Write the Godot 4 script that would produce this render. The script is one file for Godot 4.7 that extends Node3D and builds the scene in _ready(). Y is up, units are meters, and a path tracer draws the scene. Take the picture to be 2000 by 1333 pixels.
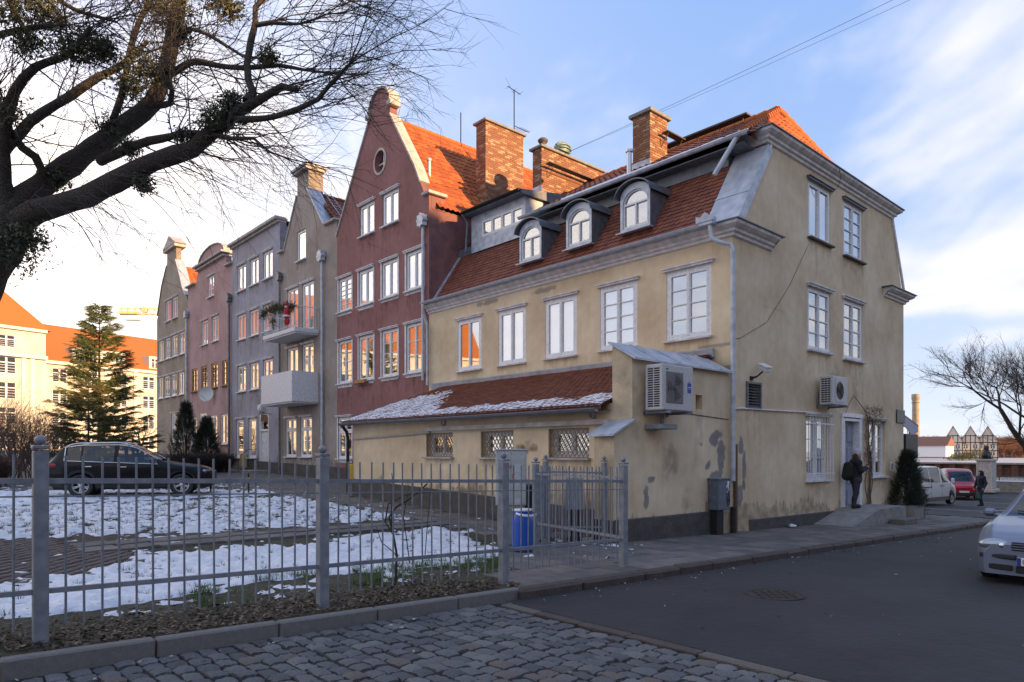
extends Node3D

# Winter street corner: u along +X is the street front, -Z runs along the row of gabled houses. One unit is a metre.
const EYE := Vector3(-14.542, 1.85, 8.426)
const TURN := -42.08
const SUN := Vector3(0.215, 0.185, 0.957)     # towards the sun

func _ready() -> void:
	rng.seed = 20240117
	set_view()
	make_materials()
	make_grounds()
	make_row_houses()
	make_corner_house()
	make_far_left()
	make_far_right()
	make_street_opposite()
	make_yard()
	make_street_things()
	make_vehicles()
	make_people()
	make_trees()

func set_view() -> void:
	var cam := Camera3D.new()
	cam.name = "camera"
	add_child(cam)
	cam.position = EYE
	cam.rotation_degrees = Vector3(0, TURN, 0)
	cam.projection = Camera3D.PROJECTION_FRUSTUM
	cam.near = 0.1
	cam.far = 4000.0
	var k := cam.near / 1340.0                # the lens: 1340 photo pixels per unit of tangent, horizon at row 885 of 1333
	cam.size = 1333.0 * k
	cam.frustum_offset = Vector2(0.0, (885.0 - 666.5) * k)
	cam.current = true
	var env := Environment.new()
	env.background_mode = Environment.BG_SKY
	var sky := Sky.new()
	var pan := PanoramaSkyMaterial.new()
	pan.panorama = sky_picture()
	sky.sky_material = pan
	env.sky = sky
	env.background_energy_multiplier = 0.93
	env.tonemap_mode = Environment.TONE_MAPPER_LINEAR
	env.tonemap_exposure = 1.95
	env.sdfgi_enabled = true
	env.ssao_enabled = true
	env.ssil_enabled = true
	var we := WorldEnvironment.new()
	we.name = "world_environment"
	we.environment = env
	add_child(we)
	var sun := DirectionalLight3D.new()
	sun.name = "sun"
	add_child(sun)
	sun.look_at_from_position(Vector3.ZERO, -SUN, Vector3.UP)
	sun.light_energy = 1.6
	sun.light_color = Color(1.0, 0.81, 0.58)
	sun.light_angular_distance = 0.6
	sun.shadow_enabled = true

# pale winter sky with drawn-out high cloud
func sky_picture() -> ImageTexture:
	var w := 1440
	var h := 720
	var f := FastNoiseLite.new()
	f.seed = 8
	f.noise_type = FastNoiseLite.TYPE_SIMPLEX_SMOOTH
	f.frequency = 0.55
	f.fractal_octaves = 7
	f.fractal_gain = 0.6
	var f2 := FastNoiseLite.new()
	f2.seed = 31
	f2.noise_type = FastNoiseLite.TYPE_SIMPLEX_SMOOTH
	f2.frequency = 0.3
	f2.fractal_octaves = 3
	var data := PackedFloat32Array()
	data.resize(w * h * 3)
	var along := Vector2(0.45, -0.89)
	var across := Vector2(0.89, 0.45)
	for j in h:
		var th := PI * (j + 0.5) / h
		var y := cos(th)
		var s := sin(th)
		for i in w:
			var ph := ((i + 0.5) / w - 0.5) * TAU
			var d := Vector3(sin(ph) * s, y, -cos(ph) * s)
			var o := (j * w + i) * 3
			if y < -0.01:
				data[o] = 0.16; data[o + 1] = 0.155; data[o + 2] = 0.15
				continue
			var up := maxf(y, 0.0)
			var c := Vector3(0.15, 0.26, 0.52).lerp(Vector3(0.39, 0.48, 0.60), pow(1.0 - up, 2.6))
			var q := Vector2(d.x, d.z) / (up + 0.16)
			var a := q.dot(along)
			var b := q.dot(across)
			var warp := f2.get_noise_2d(a * 1.2 + 9.0, b * 1.2)
			var n := f.get_noise_2d(a * 0.75 + warp * 0.7, b * 2.1 + warp * 1.1) * 0.6 + f2.get_noise_2d(a * 1.3 - 4.0, b * 1.6 + 3.0) * 0.75 + f.get_noise_2d(a * 2.6, b * 4.6 + warp) * 0.3
			n -= 0.42 * sstep(0.7, 0.98, -d.z * 0.99 - d.x * 0.1)
			var cl := sstep(-0.24, 0.4, n) * 0.95
			cl = lerpf(cl, maxf(cl, 0.4), pow(1.0 - up, 7.0))
			c = c.lerp(Vector3(0.575, 0.57, 0.595), cl)
			c = c.lerp(Vector3(0.55, 0.55, 0.56), pow(1.0 - up, 14.0) * 0.6)
			var k := maxf(d.dot(SUN), 0.0)
			c += Vector3(0.9, 0.7, 0.47) * (0.6 * pow(k, 4.0) + 1.8 * pow(k, 30.0))
			data[o] = c.x; data[o + 1] = c.y; data[o + 2] = c.z
	var im := Image.create_from_data(w, h, false, Image.FORMAT_RGBF, data.to_byte_array())
	return ImageTexture.create_from_image(im)
# ------------------------------------------------------------------ mesh builder
class MB:
	var v := PackedVector3Array()
	var n := PackedVector3Array()
	var i := PackedInt32Array()
	var c := PackedColorArray()
	var uv := PackedVector2Array()
	var tinted := false
	var col := Color(1, 1, 1)
	func put(p: Vector3, m: Vector3) -> void:
		v.append(p)
		n.append(m)
		if tinted:
			c.append(col)
	# a, b, d, e run counter-clockwise seen from outside
	func quad(a: Vector3, b: Vector3, d: Vector3, e: Vector3) -> void:
		var m := (d - a).cross(e - b).normalized()
		var k := v.size()
		put(a, m); put(b, m); put(d, m); put(e, m)
		i.append_array([k, k + 2, k + 1, k, k + 3, k + 2])
	func tri(a: Vector3, b: Vector3, d: Vector3) -> void:
		var m := (b - a).cross(d - a).normalized()
		var k := v.size()
		put(a, m); put(b, m); put(d, m)
		i.append_array([k, k + 2, k + 1])
	func box(at: Vector3, size: Vector3, b := Basis.IDENTITY) -> void:
		var x := b.x * size.x * 0.5
		var y := b.y * size.y * 0.5
		var z := b.z * size.z * 0.5
		quad(at - x - y + z, at + x - y + z, at + x + y + z, at - x + y + z)
		quad(at + x - y - z, at - x - y - z, at - x + y - z, at + x + y - z)
		quad(at + x - y + z, at + x - y - z, at + x + y - z, at + x + y + z)
		quad(at - x - y - z, at - x - y + z, at - x + y + z, at - x + y - z)
		quad(at - x + y + z, at + x + y + z, at + x + y - z, at - x + y - z)
		quad(at - x - y - z, at + x - y - z, at + x - y + z, at - x - y + z)
	func span(lo: Vector3, hi: Vector3) -> void:
		box((lo + hi) * 0.5, hi - lo)
	# box with chamfered edges
	func cbox(at: Vector3, size: Vector3, w: float, b := Basis.IDENTITY) -> void:
		var h := size * 0.5
		var ax := [b.x, b.y, b.z]
		var hs := [h.x, h.y, h.z]
		for k in 3:
			var u: Vector3 = ax[(k + 1) % 3]
			var t: Vector3 = ax[(k + 2) % 3]
			var m: Vector3 = ax[k]
			var hu: float = hs[(k + 1) % 3]
			var ht: float = hs[(k + 2) % 3]
			var hm: float = hs[k]
			for s in [1.0, -1.0]:
				var o: Vector3 = at + m * hm * s
				var uu = u * (hu - w) * s
				var tt := t * (ht - w)
				quad(o - uu - tt, o + uu - tt, o + uu + tt, o - uu + tt)
			# edges along m
			for q in [[1.0, 1.0], [-1.0, 1.0], [-1.0, -1.0], [1.0, -1.0]]:
				var p1: Vector3 = at + u * hu * q[0] + t * (ht - w) * q[1]
				var p2: Vector3 = at + u * (hu - w) * q[0] + t * ht * q[1]
				var l := m * (hm - w)
				if q[0] * q[1] > 0:
					quad(p1 - l, p2 - l, p2 + l, p1 + l)
				else:
					quad(p2 - l, p1 - l, p1 + l, p2 + l)
		for sx in [1.0, -1.0]:
			for sy in [1.0, -1.0]:
				for sz in [1.0, -1.0]:
					var a: Vector3 = at + b.x * h.x * sx + b.y * (h.y - w) * sy + b.z * (h.z - w) * sz
					var d: Vector3 = at + b.x * (h.x - w) * sx + b.y * h.y * sy + b.z * (h.z - w) * sz
					var e: Vector3 = at + b.x * (h.x - w) * sx + b.y * (h.y - w) * sy + b.z * h.z * sz
					if sx * sy * sz > 0:
						tri(a, d, e)
					else:
						tri(a, e, d)
	func tube(pts: PackedVector3Array, rad: PackedFloat32Array, sides: int, cap := true) -> void:
		var m := pts.size()
		var d := (pts[1] - pts[0]).normalized()
		var u := d.cross(Vector3.UP if absf(d.y) < 0.9 else Vector3.RIGHT).normalized()
		var start := v.size()
		for k in m:
			var f := (pts[mini(k + 1, m - 1)] - pts[maxi(k - 1, 0)]).normalized()
			u = (u - f * u.dot(f)).normalized()
			var w := f.cross(u)
			for s in sides:
				var a := TAU * s / sides
				var o := u * cos(a) + w * sin(a)
				put(pts[k] + o * rad[k], o)
		for k in m - 1:
			for s in sides:
				var p := start + k * sides + s
				var q := start + k * sides + (s + 1) % sides
				i.append_array([p, p + sides, q, q, p + sides, q + sides])
		if cap and sides > 3:
			for e in [0, m - 1]:
				var k0 := v.size()
				var nn: Vector3 = (pts[e] - pts[1 if e == 0 else m - 2]).normalized()
				put(pts[e], nn)
				for s in sides:
					put(v[start + e * sides + s], nn)
				for s in sides:
					var a1: int = k0 + 1 + s
					var a2: int = k0 + 1 + (s + 1) % sides
					if e == 0:
						i.append_array([k0, a1, a2])
					else:
						i.append_array([k0, a2, a1])
	func rod(a: Vector3, b: Vector3, r: float, sides := 6, r2 := -1.0) -> void:
		tube(PackedVector3Array([a, b]), PackedFloat32Array([r, r if r2 < 0 else r2]), sides)
	# bar of rectangular section from a to b; up tells which way the height h points
	func bar(a: Vector3, b: Vector3, w: float, h: float, up := Vector3.UP) -> void:
		var z := (b - a).normalized()
		var x := up.cross(z).normalized()
		var y := z.cross(x)
		box((a + b) * 0.5, Vector3(w, h, a.distance_to(b)), Basis(x, y, z))
	# profile of (radius, height) turned about b.y
	func lathe(prof: PackedVector2Array, seg: int, at := Vector3.ZERO, b := Basis.IDENTITY) -> void:
		var start := v.size()
		var m := prof.size()
		for k in m:
			var t: Vector2 = prof[mini(k + 1, m - 1)] - prof[maxi(k - 1, 0)]
			var nr := Vector2(t.y, -t.x).normalized()
			for s in seg:
				var a := TAU * s / seg
				var o := b.x * cos(a) - b.z * sin(a)
				put(at + o * prof[k].x + b.y * prof[k].y, (o * nr.x + b.y * nr.y).normalized())
		for k in m - 1:
			for s in seg:
				var p := start + k * seg + s
				var q := start + k * seg + (s + 1) % seg
				i.append_array([p, p + seg, q, q, p + seg, q + seg])
	func ball(at: Vector3, r: Vector3, seg := 12) -> void:
		var prof := PackedVector2Array()
		var half := maxi(seg / 2, 4)
		for k in half + 1:
			var a := PI * k / half - PI / 2
			prof.append(Vector2(cos(a), sin(a)))
		var k0 := v.size()
		lathe(prof, seg)
		for k in range(k0, v.size()):
			n[k] = Vector3(v[k].x / r.x, v[k].y / r.y, v[k].z / r.z).normalized()
			v[k] = at + v[k] * r
	# flat polygon (u, v) with thickness, front face towards t.basis.z
	func prism(poly: PackedVector2Array, depth: float, t: Transform3D) -> void:
		var p := poly
		if Geometry2D.is_polygon_clockwise(p):
			p = poly.duplicate()
			p.reverse()
		var ix := Geometry2D.triangulate_polygon(p)
		var f := t.basis.z * depth
		var pt := PackedVector3Array()
		for q in p:
			pt.append(t.origin + t.basis.x * q.x + t.basis.y * q.y)
		for k in range(0, ix.size(), 3):
			var a := p[ix[k]]
			var ccw := (p[ix[k + 1]] - a).cross(p[ix[k + 2]] - a) > 0
			var i1 := ix[k + 1] if ccw else ix[k + 2]
			var i2 := ix[k + 2] if ccw else ix[k + 1]
			tri(pt[ix[k]] + f, pt[i1] + f, pt[i2] + f)
			tri(pt[ix[k]], pt[i2], pt[i1])
		for k in p.size():
			var q := (k + 1) % p.size()
			quad(pt[k], pt[q], pt[q] + f, pt[k] + f)
	# smooth grid of rows x cols points
	func grid(pts: PackedVector3Array, cols: int, flip := false) -> void:
		var rows := pts.size() / cols
		var start := v.size()
		for r in rows:
			for k in cols:
				var du := pts[r * cols + mini(k + 1, cols - 1)] - pts[r * cols + maxi(k - 1, 0)]
				var dv := pts[mini(r + 1, rows - 1) * cols + k] - pts[maxi(r - 1, 0) * cols + k]
				var m := du.cross(dv).normalized()
				put(pts[r * cols + k], -m if flip else m)
		for r in rows - 1:
			for k in cols - 1:
				var p := start + r * cols + k
				if flip:
					i.append_array([p, p + 1, p + cols, p + 1, p + cols + 1, p + cols])
				else:
					i.append_array([p, p + cols, p + 1, p + 1, p + cols, p + cols + 1])
	# profile of (outwards, height) swept through rings of [point, outward vector], mitred where the vector is a diagonal
	func sweep(rings: Array, prof: Array) -> void:
		for k in rings.size() - 1:
			for j in prof.size() - 1:
				var q := []
				for e in [[k, j], [k + 1, j], [k + 1, j + 1], [k, j + 1]]:
					var p: Vector2 = prof[e[1]]
					q.append(rings[e[0]][0] + rings[e[0]][1] * p.x + Vector3(0, p.y, 0))
				quad(q[0], q[1], q[2], q[3])
		for k in [0, rings.size() - 1]:
			for j in range(1, prof.size() - 1):
				var a: Array = []
				for e in [0, j, j + 1]:
					a.append(rings[k][0] + rings[k][1] * prof[e].x + Vector3(0, prof[e].y, 0))
				if k == 0:
					tri(a[0], a[1], a[2])
				else:
					tri(a[0], a[2], a[1])
	func mesh() -> ArrayMesh:
		var a := []
		a.resize(Mesh.ARRAY_MAX)
		a[Mesh.ARRAY_VERTEX] = v
		a[Mesh.ARRAY_NORMAL] = n
		a[Mesh.ARRAY_INDEX] = i
		if tinted:
			a[Mesh.ARRAY_COLOR] = c
		if uv.size() == v.size():
			a[Mesh.ARRAY_TEX_UV] = uv
		var m := ArrayMesh.new()
		m.add_surface_from_arrays(Mesh.PRIMITIVE_TRIANGLES, a)
		return m

# ------------------------------------------------------------------ nodes
var names := {}
var rng := RandomNumberGenerator.new()
var M := {}

func numbered(called: String) -> String:
	var k: int = names.get(called, 0)
	names[called] = k + 1
	return called if k == 0 else "%s_%03d" % [called, k]

func gpos(o: Node) -> Vector3:
	var p := Vector3.ZERO
	while o != self and o is Node3D:
		p += o.position
		o = o.get_parent()
	return p

func tag(o: Node, label: String, category: String, group := "") -> Node:
	o.set_meta("label", label)
	o.set_meta("category", category)
	if group != "":
		o.set_meta("group", group)
	return o

func thing(called: String, label: String, category: String, at := Vector3.ZERO, group := "") -> Node3D:
	var o := Node3D.new()
	o.name = numbered(called)
	add_child(o)
	o.position = at
	tag(o, label, category, group)
	return o

# one mesh as a named node; world coordinates unless put is given (then the mesh is local and put is relative to the parent)
func obj(called: String, mesh, m: Material, parent: Node = self, put = null) -> MeshInstance3D:
	var o := MeshInstance3D.new()
	o.mesh = mesh.mesh() if mesh is MB else mesh
	o.material_override = m
	if parent == self:
		o.name = numbered(called)
		add_child(o)
	else:
		o.name = called
		parent.add_child(o, true)
	if put is Transform3D:
		o.transform = put
	elif put is Vector3:
		o.position = put
	elif parent != self:
		o.position = -gpos(parent)
	return o

func struct(called: String, mesh, m: Material) -> MeshInstance3D:
	var o := obj(called, mesh, m)
	o.set_meta("kind", "structure")
	return o

func many(called: String, mesh: Mesh, m: Material, where: Array, parent: Node = self, tones := PackedColorArray()) -> MultiMeshInstance3D:
	var mm := MultiMesh.new()
	mm.transform_format = MultiMesh.TRANSFORM_3D
	mm.use_colors = tones.size() > 0
	mm.mesh = mesh
	mm.instance_count = where.size()
	for k in where.size():
		mm.set_instance_transform(k, where[k])
		if tones.size() > 0:
			mm.set_instance_color(k, tones[k % tones.size()])
	var o := MultiMeshInstance3D.new()
	o.multimesh = mm
	o.material_override = m
	o.set_meta("kind", "stuff")
	if parent == self:
		o.name = numbered(called)
		add_child(o)
	else:
		o.name = called
		parent.add_child(o, true)
		o.position = -gpos(parent)
	return o

func xf(b: Basis, o: Vector3) -> Transform3D:
	return Transform3D(b, o)

const WEST := Basis(Vector3(0, 0, 1), Vector3(0, 1, 0), Vector3(-1, 0, 0))   # a wall that faces -X: u runs along +Z
const SOUTH := Basis(Vector3(1, 0, 0), Vector3(0, 1, 0), Vector3(0, 0, 1))   # a wall that faces +Z: u runs along +X

func r2(a: float, b: float) -> float:
	return rng.randf_range(a, b)

func sstep(a: float, b: float, x: float) -> float:
	var t := clampf((x - a) / (b - a), 0.0, 1.0)
	return t * t * (3.0 - 2.0 * t)

# height of pavements and lawns; the street falls towards the river, the yard rises towards the far houses
func ground(x: float, z: float) -> float:
	var s := sstep(2.0, 14.0, -z)
	var w := -z - 1.0
	var yard := 0.05 * clampf(w, 0.0, 9.0) + 0.022 * clampf(w - 9.0, 0.0, 80.0)
	return -0.028 * clampf(x, -30.0, 30.0) * (1.0 - s * (1.0 - sstep(4.0, 12.0, x))) + yard * (1.0 - sstep(3.0, 12.0, x))

func gp(x: float, z: float, up := 0.0) -> Vector3:
	return Vector3(x, ground(x, z) + up, z)

# ------------------------------------------------------------------ textures and materials
func lin(r: float, g: float, b: float) -> Color:
	return Color(r, g, b).linear_to_srgb()

func noise_bytes(size: int, freq: float, seed_: int, octaves := 4, kind := FastNoiseLite.TYPE_SIMPLEX_SMOOTH) -> PackedByteArray:
	var f := FastNoiseLite.new()
	f.seed = seed_
	f.noise_type = kind
	f.frequency = freq
	f.fractal_octaves = octaves
	var im := f.get_seamless_image(size, size, false, false, 0.2)
	im.convert(Image.FORMAT_L8)
	return im.get_data()

# grey mottle around 1: layers are [frequency, strength, octaves]
func mottle(size: int, layers: Array, warm := 0.0, seed_ := 1) -> ImageTexture:
	var bs := []
	for k in layers.size():
		bs.append(noise_bytes(size, layers[k][0], seed_ * 17 + k * 7, layers[k][2]))
	var out := PackedByteArray()
	out.resize(size * size * 3)
	var lut := PackedByteArray()
	for k in 513:
		lut.append(int(255.0 * pow(clampf(k / 512.0, 0.0, 1.0), 1.0 / 2.2)))
	for p in size * size:
		var t := 0.82
		for k in layers.size():
			t += (bs[k][p] / 255.0 - 0.5) * layers[k][1]
		var w: float = (bs[0][p] / 255.0 - 0.5) * warm
		out[p * 3] = lut[int(clampf(t + w, 0.0, 1.0) * 512)]
		out[p * 3 + 1] = lut[int(clampf(t, 0.0, 1.0) * 512)]
		out[p * 3 + 2] = lut[int(clampf(t - w, 0.0, 1.0) * 512)]
	return ImageTexture.create_from_image(Image.create_from_data(size, size, false, Image.FORMAT_RGB8, out))

func relief(size: int, freq: float, seed_: int, octaves := 4, kind := FastNoiseLite.TYPE_SIMPLEX_SMOOTH) -> ImageTexture:
	return ImageTexture.create_from_image(Image.create_from_data(size, size, false, Image.FORMAT_L8, noise_bytes(size, freq, seed_, octaves, kind)))

func mat(c: Color, rough: float, metal := 0.0, tex: Texture2D = null, scale := 1.0, bump: Texture2D = null, depth := 0.0, world := true) -> StandardMaterial3D:
	var m := StandardMaterial3D.new()
	m.albedo_color = c
	m.roughness = rough
	m.metallic = metal
	if tex or bump:
		m.uv1_triplanar = true
		m.uv1_world_triplanar = world
		m.uv1_scale = Vector3.ONE * scale
		m.albedo_texture = tex
		if bump:
			m.heightmap_enabled = true
			m.heightmap_texture = bump
			m.heightmap_scale = depth
	return m

func glass(share: float, c := Color(1, 1, 1)) -> StandardMaterial3D:
	var m := StandardMaterial3D.new()
	m.albedo_color = Color(c.r, c.g, c.b, share)
	m.metallic = 1.0
	m.roughness = 0.02
	m.transparency = BaseMaterial3D.TRANSPARENCY_ALPHA
	m.albedo_texture = T.white
	return m

var T := {}
var TONES := {}

func make_materials() -> void:
	var w := Image.create_empty(4, 4, false, Image.FORMAT_RGB8)
	w.fill(Color.WHITE)
	T.white = ImageTexture.create_from_image(w)
	T.fine = mottle(512, [[0.02, 0.25, 4], [0.2, 0.3, 2]], 0.03, 3)
	T.speck = mottle(512, [[0.015, 0.2, 4], [0.35, 0.55, 2]], 0.02, 5)
	T.patchy = mottle(1024, [[0.004, 0.45, 5], [0.05, 0.2, 3]], 0.06, 7)
	T.cloudy = mottle(512, [[0.008, 0.5, 5]], 0.1, 9)
	T.grain = relief(512, 0.12, 11, 3)
	T.rough = relief(512, 0.03, 13, 5)
	T.soft = relief(512, 0.012, 15, 4)
	M.asphalt = mat(lin(0.032, 0.031, 0.033), 0.85, 0, mottle(1024, [[0.005, 0.6, 5], [0.03, 0.25, 3], [0.35, 0.45, 1]], 0.02, 21), 0.12, T.grain, 0.6)
	M.sett_bed = mat(lin(0.022, 0.019, 0.017), 0.95, 0, T.fine, 1.0, T.rough, 1.0)
	M.soil = mat(lin(0.06, 0.045, 0.034), 0.95, 0, T.patchy, 0.5, T.rough, 3.0)
	M.winter = mat(lin(0.34, 0.33, 0.32), 0.95, 0, T.patchy, 0.2, T.rough, 3.0)
	M.granite = []
	for c in [lin(0.165, 0.161, 0.162), lin(0.115, 0.113, 0.115), lin(0.21, 0.205, 0.2), lin(0.17, 0.145, 0.125), lin(0.14, 0.139, 0.143)]:
		M.granite.append(mat(c, 0.85, 0, T.speck, 3.0, T.rough, 1.2))
	M.slab = []
	for c in [lin(0.165, 0.15, 0.138), lin(0.135, 0.126, 0.12), lin(0.19, 0.17, 0.152), lin(0.12, 0.115, 0.11)]:
		M.slab.append(mat(c, 0.85, 0, T.patchy, 0.6, T.grain, 0.4))
	M.kerb = mat(lin(0.22, 0.205, 0.19), 0.85, 0, T.fine, 1.5, T.grain, 0.5)
	M.kerb_red = mat(lin(0.09, 0.065, 0.055), 0.8, 0, T.patchy, 1.2, T.rough, 1.0)
	M.snow = mat(lin(0.85, 0.86, 0.9), 0.6, 0, T.fine, 0.9, T.rough, 1.5)
	M.plinth = mat(lin(0.1, 0.09, 0.083), 0.9, 0, T.patchy, 0.7, T.rough, 1.0)
	M.concrete = mat(lin(0.3, 0.29, 0.27), 0.9, 0, T.patchy, 0.8, T.grain, 0.5)
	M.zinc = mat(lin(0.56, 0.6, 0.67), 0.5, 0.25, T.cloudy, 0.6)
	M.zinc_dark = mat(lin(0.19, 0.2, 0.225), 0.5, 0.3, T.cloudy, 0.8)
	M.paint_grey = mat(lin(0.27, 0.285, 0.315), 0.5, 0.1, T.patchy, 1.7, T.grain, 0.1)
	M.white = mat(lin(0.92, 0.92, 0.94), 0.4, 0, T.fine, 0.8)
	M.white_old = mat(lin(0.86, 0.83, 0.83), 0.7, 0, T.patchy, 0.9, T.grain, 0.3)
	M.sheet_white = mat(lin(0.82, 0.82, 0.84), 0.6, 0, T.fine, 0.7)
	M.stone_trim = mat(lin(0.56, 0.5, 0.45), 0.85, 0, T.patchy, 0.7, T.grain, 0.3)
	M.sill_dark = mat(lin(0.12, 0.095, 0.08), 0.7, 0, T.fine, 1.0)
	M.wood_orange = mat(lin(0.42, 0.19, 0.055), 0.5, 0, T.fine, 2.0)
	M.blind = mat(lin(0.84, 0.84, 0.84), 0.8)
	M.blind.backlight_enabled = true
	M.blind.backlight = Color(0.25, 0.25, 0.25)
	M.curtain = mat(lin(0.6, 0.56, 0.5), 0.9)
	M.dark = mat(lin(0.012, 0.012, 0.013), 0.7)
	M.black = mat(lin(0.02, 0.02, 0.022), 0.45)
	M.glass = glass(0.36)
	M.glass_far = glass(0.34)
	M.glass_car = mat(Color(0.09, 0.13, 0.13, 0.62), 0.03)
	M.glass_car.transparency = BaseMaterial3D.TRANSPARENCY_ALPHA
	M.glass_car.metallic_specular = 0.7
	M.bark = mat(lin(0.08, 0.063, 0.047), 0.95, 0, T.patchy, 1.6, T.rough, 7.0)
	M.twig = mat(lin(0.062, 0.048, 0.042), 0.9)
	M.twig_red = mat(lin(0.13, 0.075, 0.055), 0.9)
	M.twig_warm = mat(lin(0.16, 0.115, 0.085), 0.9)
	M.leaf_dark = mat(lin(0.03, 0.038, 0.016), 0.6)
	M.fir_dark = mat(lin(0.022, 0.034, 0.016), 0.75)
	M.fir = mat(lin(0.045, 0.06, 0.022), 0.75)
	M.fir.vertex_color_use_as_albedo = true
	M.tiles_tint = mat(lin(1, 1, 1), 0.75, 0, T.fine, 1.6, T.grain, 0.2)
	M.tiles_tint.vertex_color_use_as_albedo = true
	M.brick_tint = mat(lin(1, 1, 1), 0.88, 0, T.fine, 3.0, T.grain, 0.3)
	M.brick_tint.vertex_color_use_as_albedo = true
	M.mortar = mat(lin(0.33, 0.27, 0.2), 0.95, 0, T.fine, 2.0, T.grain, 0.4)
	M.iron = mat(lin(0.03, 0.03, 0.032), 0.6, 0.5)
	M.rust = mat(lin(0.05, 0.036, 0.03), 0.8, 0.2, T.patchy, 2.0)
	M.stick = mat(lin(0.5, 0.5, 0.5), 0.5, 0.3)
	M.tile_mats = {}
	TONES.old = [Color(0.225, 0.068, 0.038), Color(0.26, 0.08, 0.042), Color(0.19, 0.058, 0.035), Color(0.29, 0.096, 0.05), Color(0.235, 0.076, 0.046)]
	TONES.new = [Color(0.46, 0.12, 0.026), Color(0.52, 0.145, 0.03), Color(0.42, 0.105, 0.024), Color(0.55, 0.165, 0.036)]
	TONES.brick = [Color(0.4, 0.19, 0.1), Color(0.44, 0.24, 0.13), Color(0.36, 0.16, 0.085), Color(0.47, 0.29, 0.17), Color(0.5, 0.35, 0.22), Color(0.3, 0.13, 0.075)]
	for key in ["old", "new"]:
		M.tile_mats[key] = []
		for c in TONES[key]:
			M.tile_mats[key].append(mat(lin(c.r, c.g, c.b), 0.75, 0, T.fine, 1.6, T.grain, 0.2))
# ------------------------------------------------------------------ ground, road, setts, pavement
func sheet(xs: Array, zs: Array, f: Callable) -> MB:
	var b := MB.new()
	var pts := PackedVector3Array()
	for z in zs:
		for x in xs:
			pts.append(Vector3(x, f.call(x, z), z))
	b.grid(pts, xs.size(), true)
	return b

func steps(a: float, b: float, d: float) -> Array:
	var n := maxi(1, int(round((b - a) / d)))
	var out := []
	for k in n + 1:
		out.append(lerpf(a, b, float(k) / n))
	return out

func road_y(x: float, z: float) -> float:
	return -0.028 * clampf(x, -30.0, 30.0) - 0.1

func make_grounds() -> void:
	var xs := [-1800.0, -600.0, -200.0] + steps(-100, -24, 8) + steps(-22, 46, 2.0)
	var zs := [-1800.0, -700.0, -300.0] + steps(-200, -50, 15) + steps(-48, 2, 2.0) + [2.41, 2.43] + steps(4, 20, 2.0) + [60.0, 300.0, 1800.0]
	struct("ground", sheet(xs, zs, func(x, z): return (ground(x, z) - 0.035) if (z < 2.4 and (x < 11.5)) else road_y(x, z) - 0.12), M.winter)
	var rd := sheet(steps(-9.4, 46, 1.0), steps(2.62, 33.8, 1.2), road_y)
	struct("road", rd, M.asphalt)
	var rd2 := sheet(steps(13.2, 46, 1.0), steps(-60, 2.62, 2.0), func(x, z): return road_y(x, z) + 0.001)
	struct("side_road", rd2, M.asphalt)
	make_setts()
	make_pavement()
	make_kerbs()
	# river, far quay
	var wt := mat(lin(0.05, 0.06, 0.07), 0.09, 0, null, 0.25, T.soft, 6.0)
	struct("river", sheet(steps(45.5, 113, 10.0), [-1800.0, -300.0, -60.0, 0.0, 60.0, 400.0], func(_x, _z): return -1.6), wt)
	struct("quay_wall", (func():
		var b := MB.new()
		b.span(Vector3(45.2, -3, -300), Vector3(46.0, -0.9, 200))
		return b).call(), M.concrete)
	struct("far_bank", sheet([113.4, 160.0, 300.0, 1000.0, 2500.0], [-2500.0, -600.0, -200.0, -60.0, 60.0, 300.0, 2500.0], func(_x, _z): return 0.15), mat(lin(0.5, 0.5, 0.52), 0.9, 0, T.patchy, 0.05))
	# painted lines of the parking bays
	var ln := MB.new()
	for k in 4:
		var x0 := 20.0 + k * 5.4
		ln.quad(Vector3(x0, road_y(x0, 0) + 0.006, 0.3), Vector3(x0 + 0.12, road_y(x0, 0) + 0.006, 0.3), Vector3(x0 + 0.12, road_y(x0, 0) + 0.006, -4.4), Vector3(x0, road_y(x0, 0) + 0.006, -4.4))
	for k in 16:
		var x0 := 19.0 + k * 1.4
		ln.quad(Vector3(x0, road_y(x0, 0) + 0.006, 0.42), Vector3(x0 + 1.4, road_y(x0 + 1.4, 0) + 0.006, 0.42), Vector3(x0 + 1.4, road_y(x0 + 1.4, 0) + 0.006, 0.3), Vector3(x0, road_y(x0, 0) + 0.006, 0.3))
	struct("road_marking", ln, mat(lin(0.4, 0.4, 0.4), 0.8, 0, T.speck, 1.0))

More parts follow.
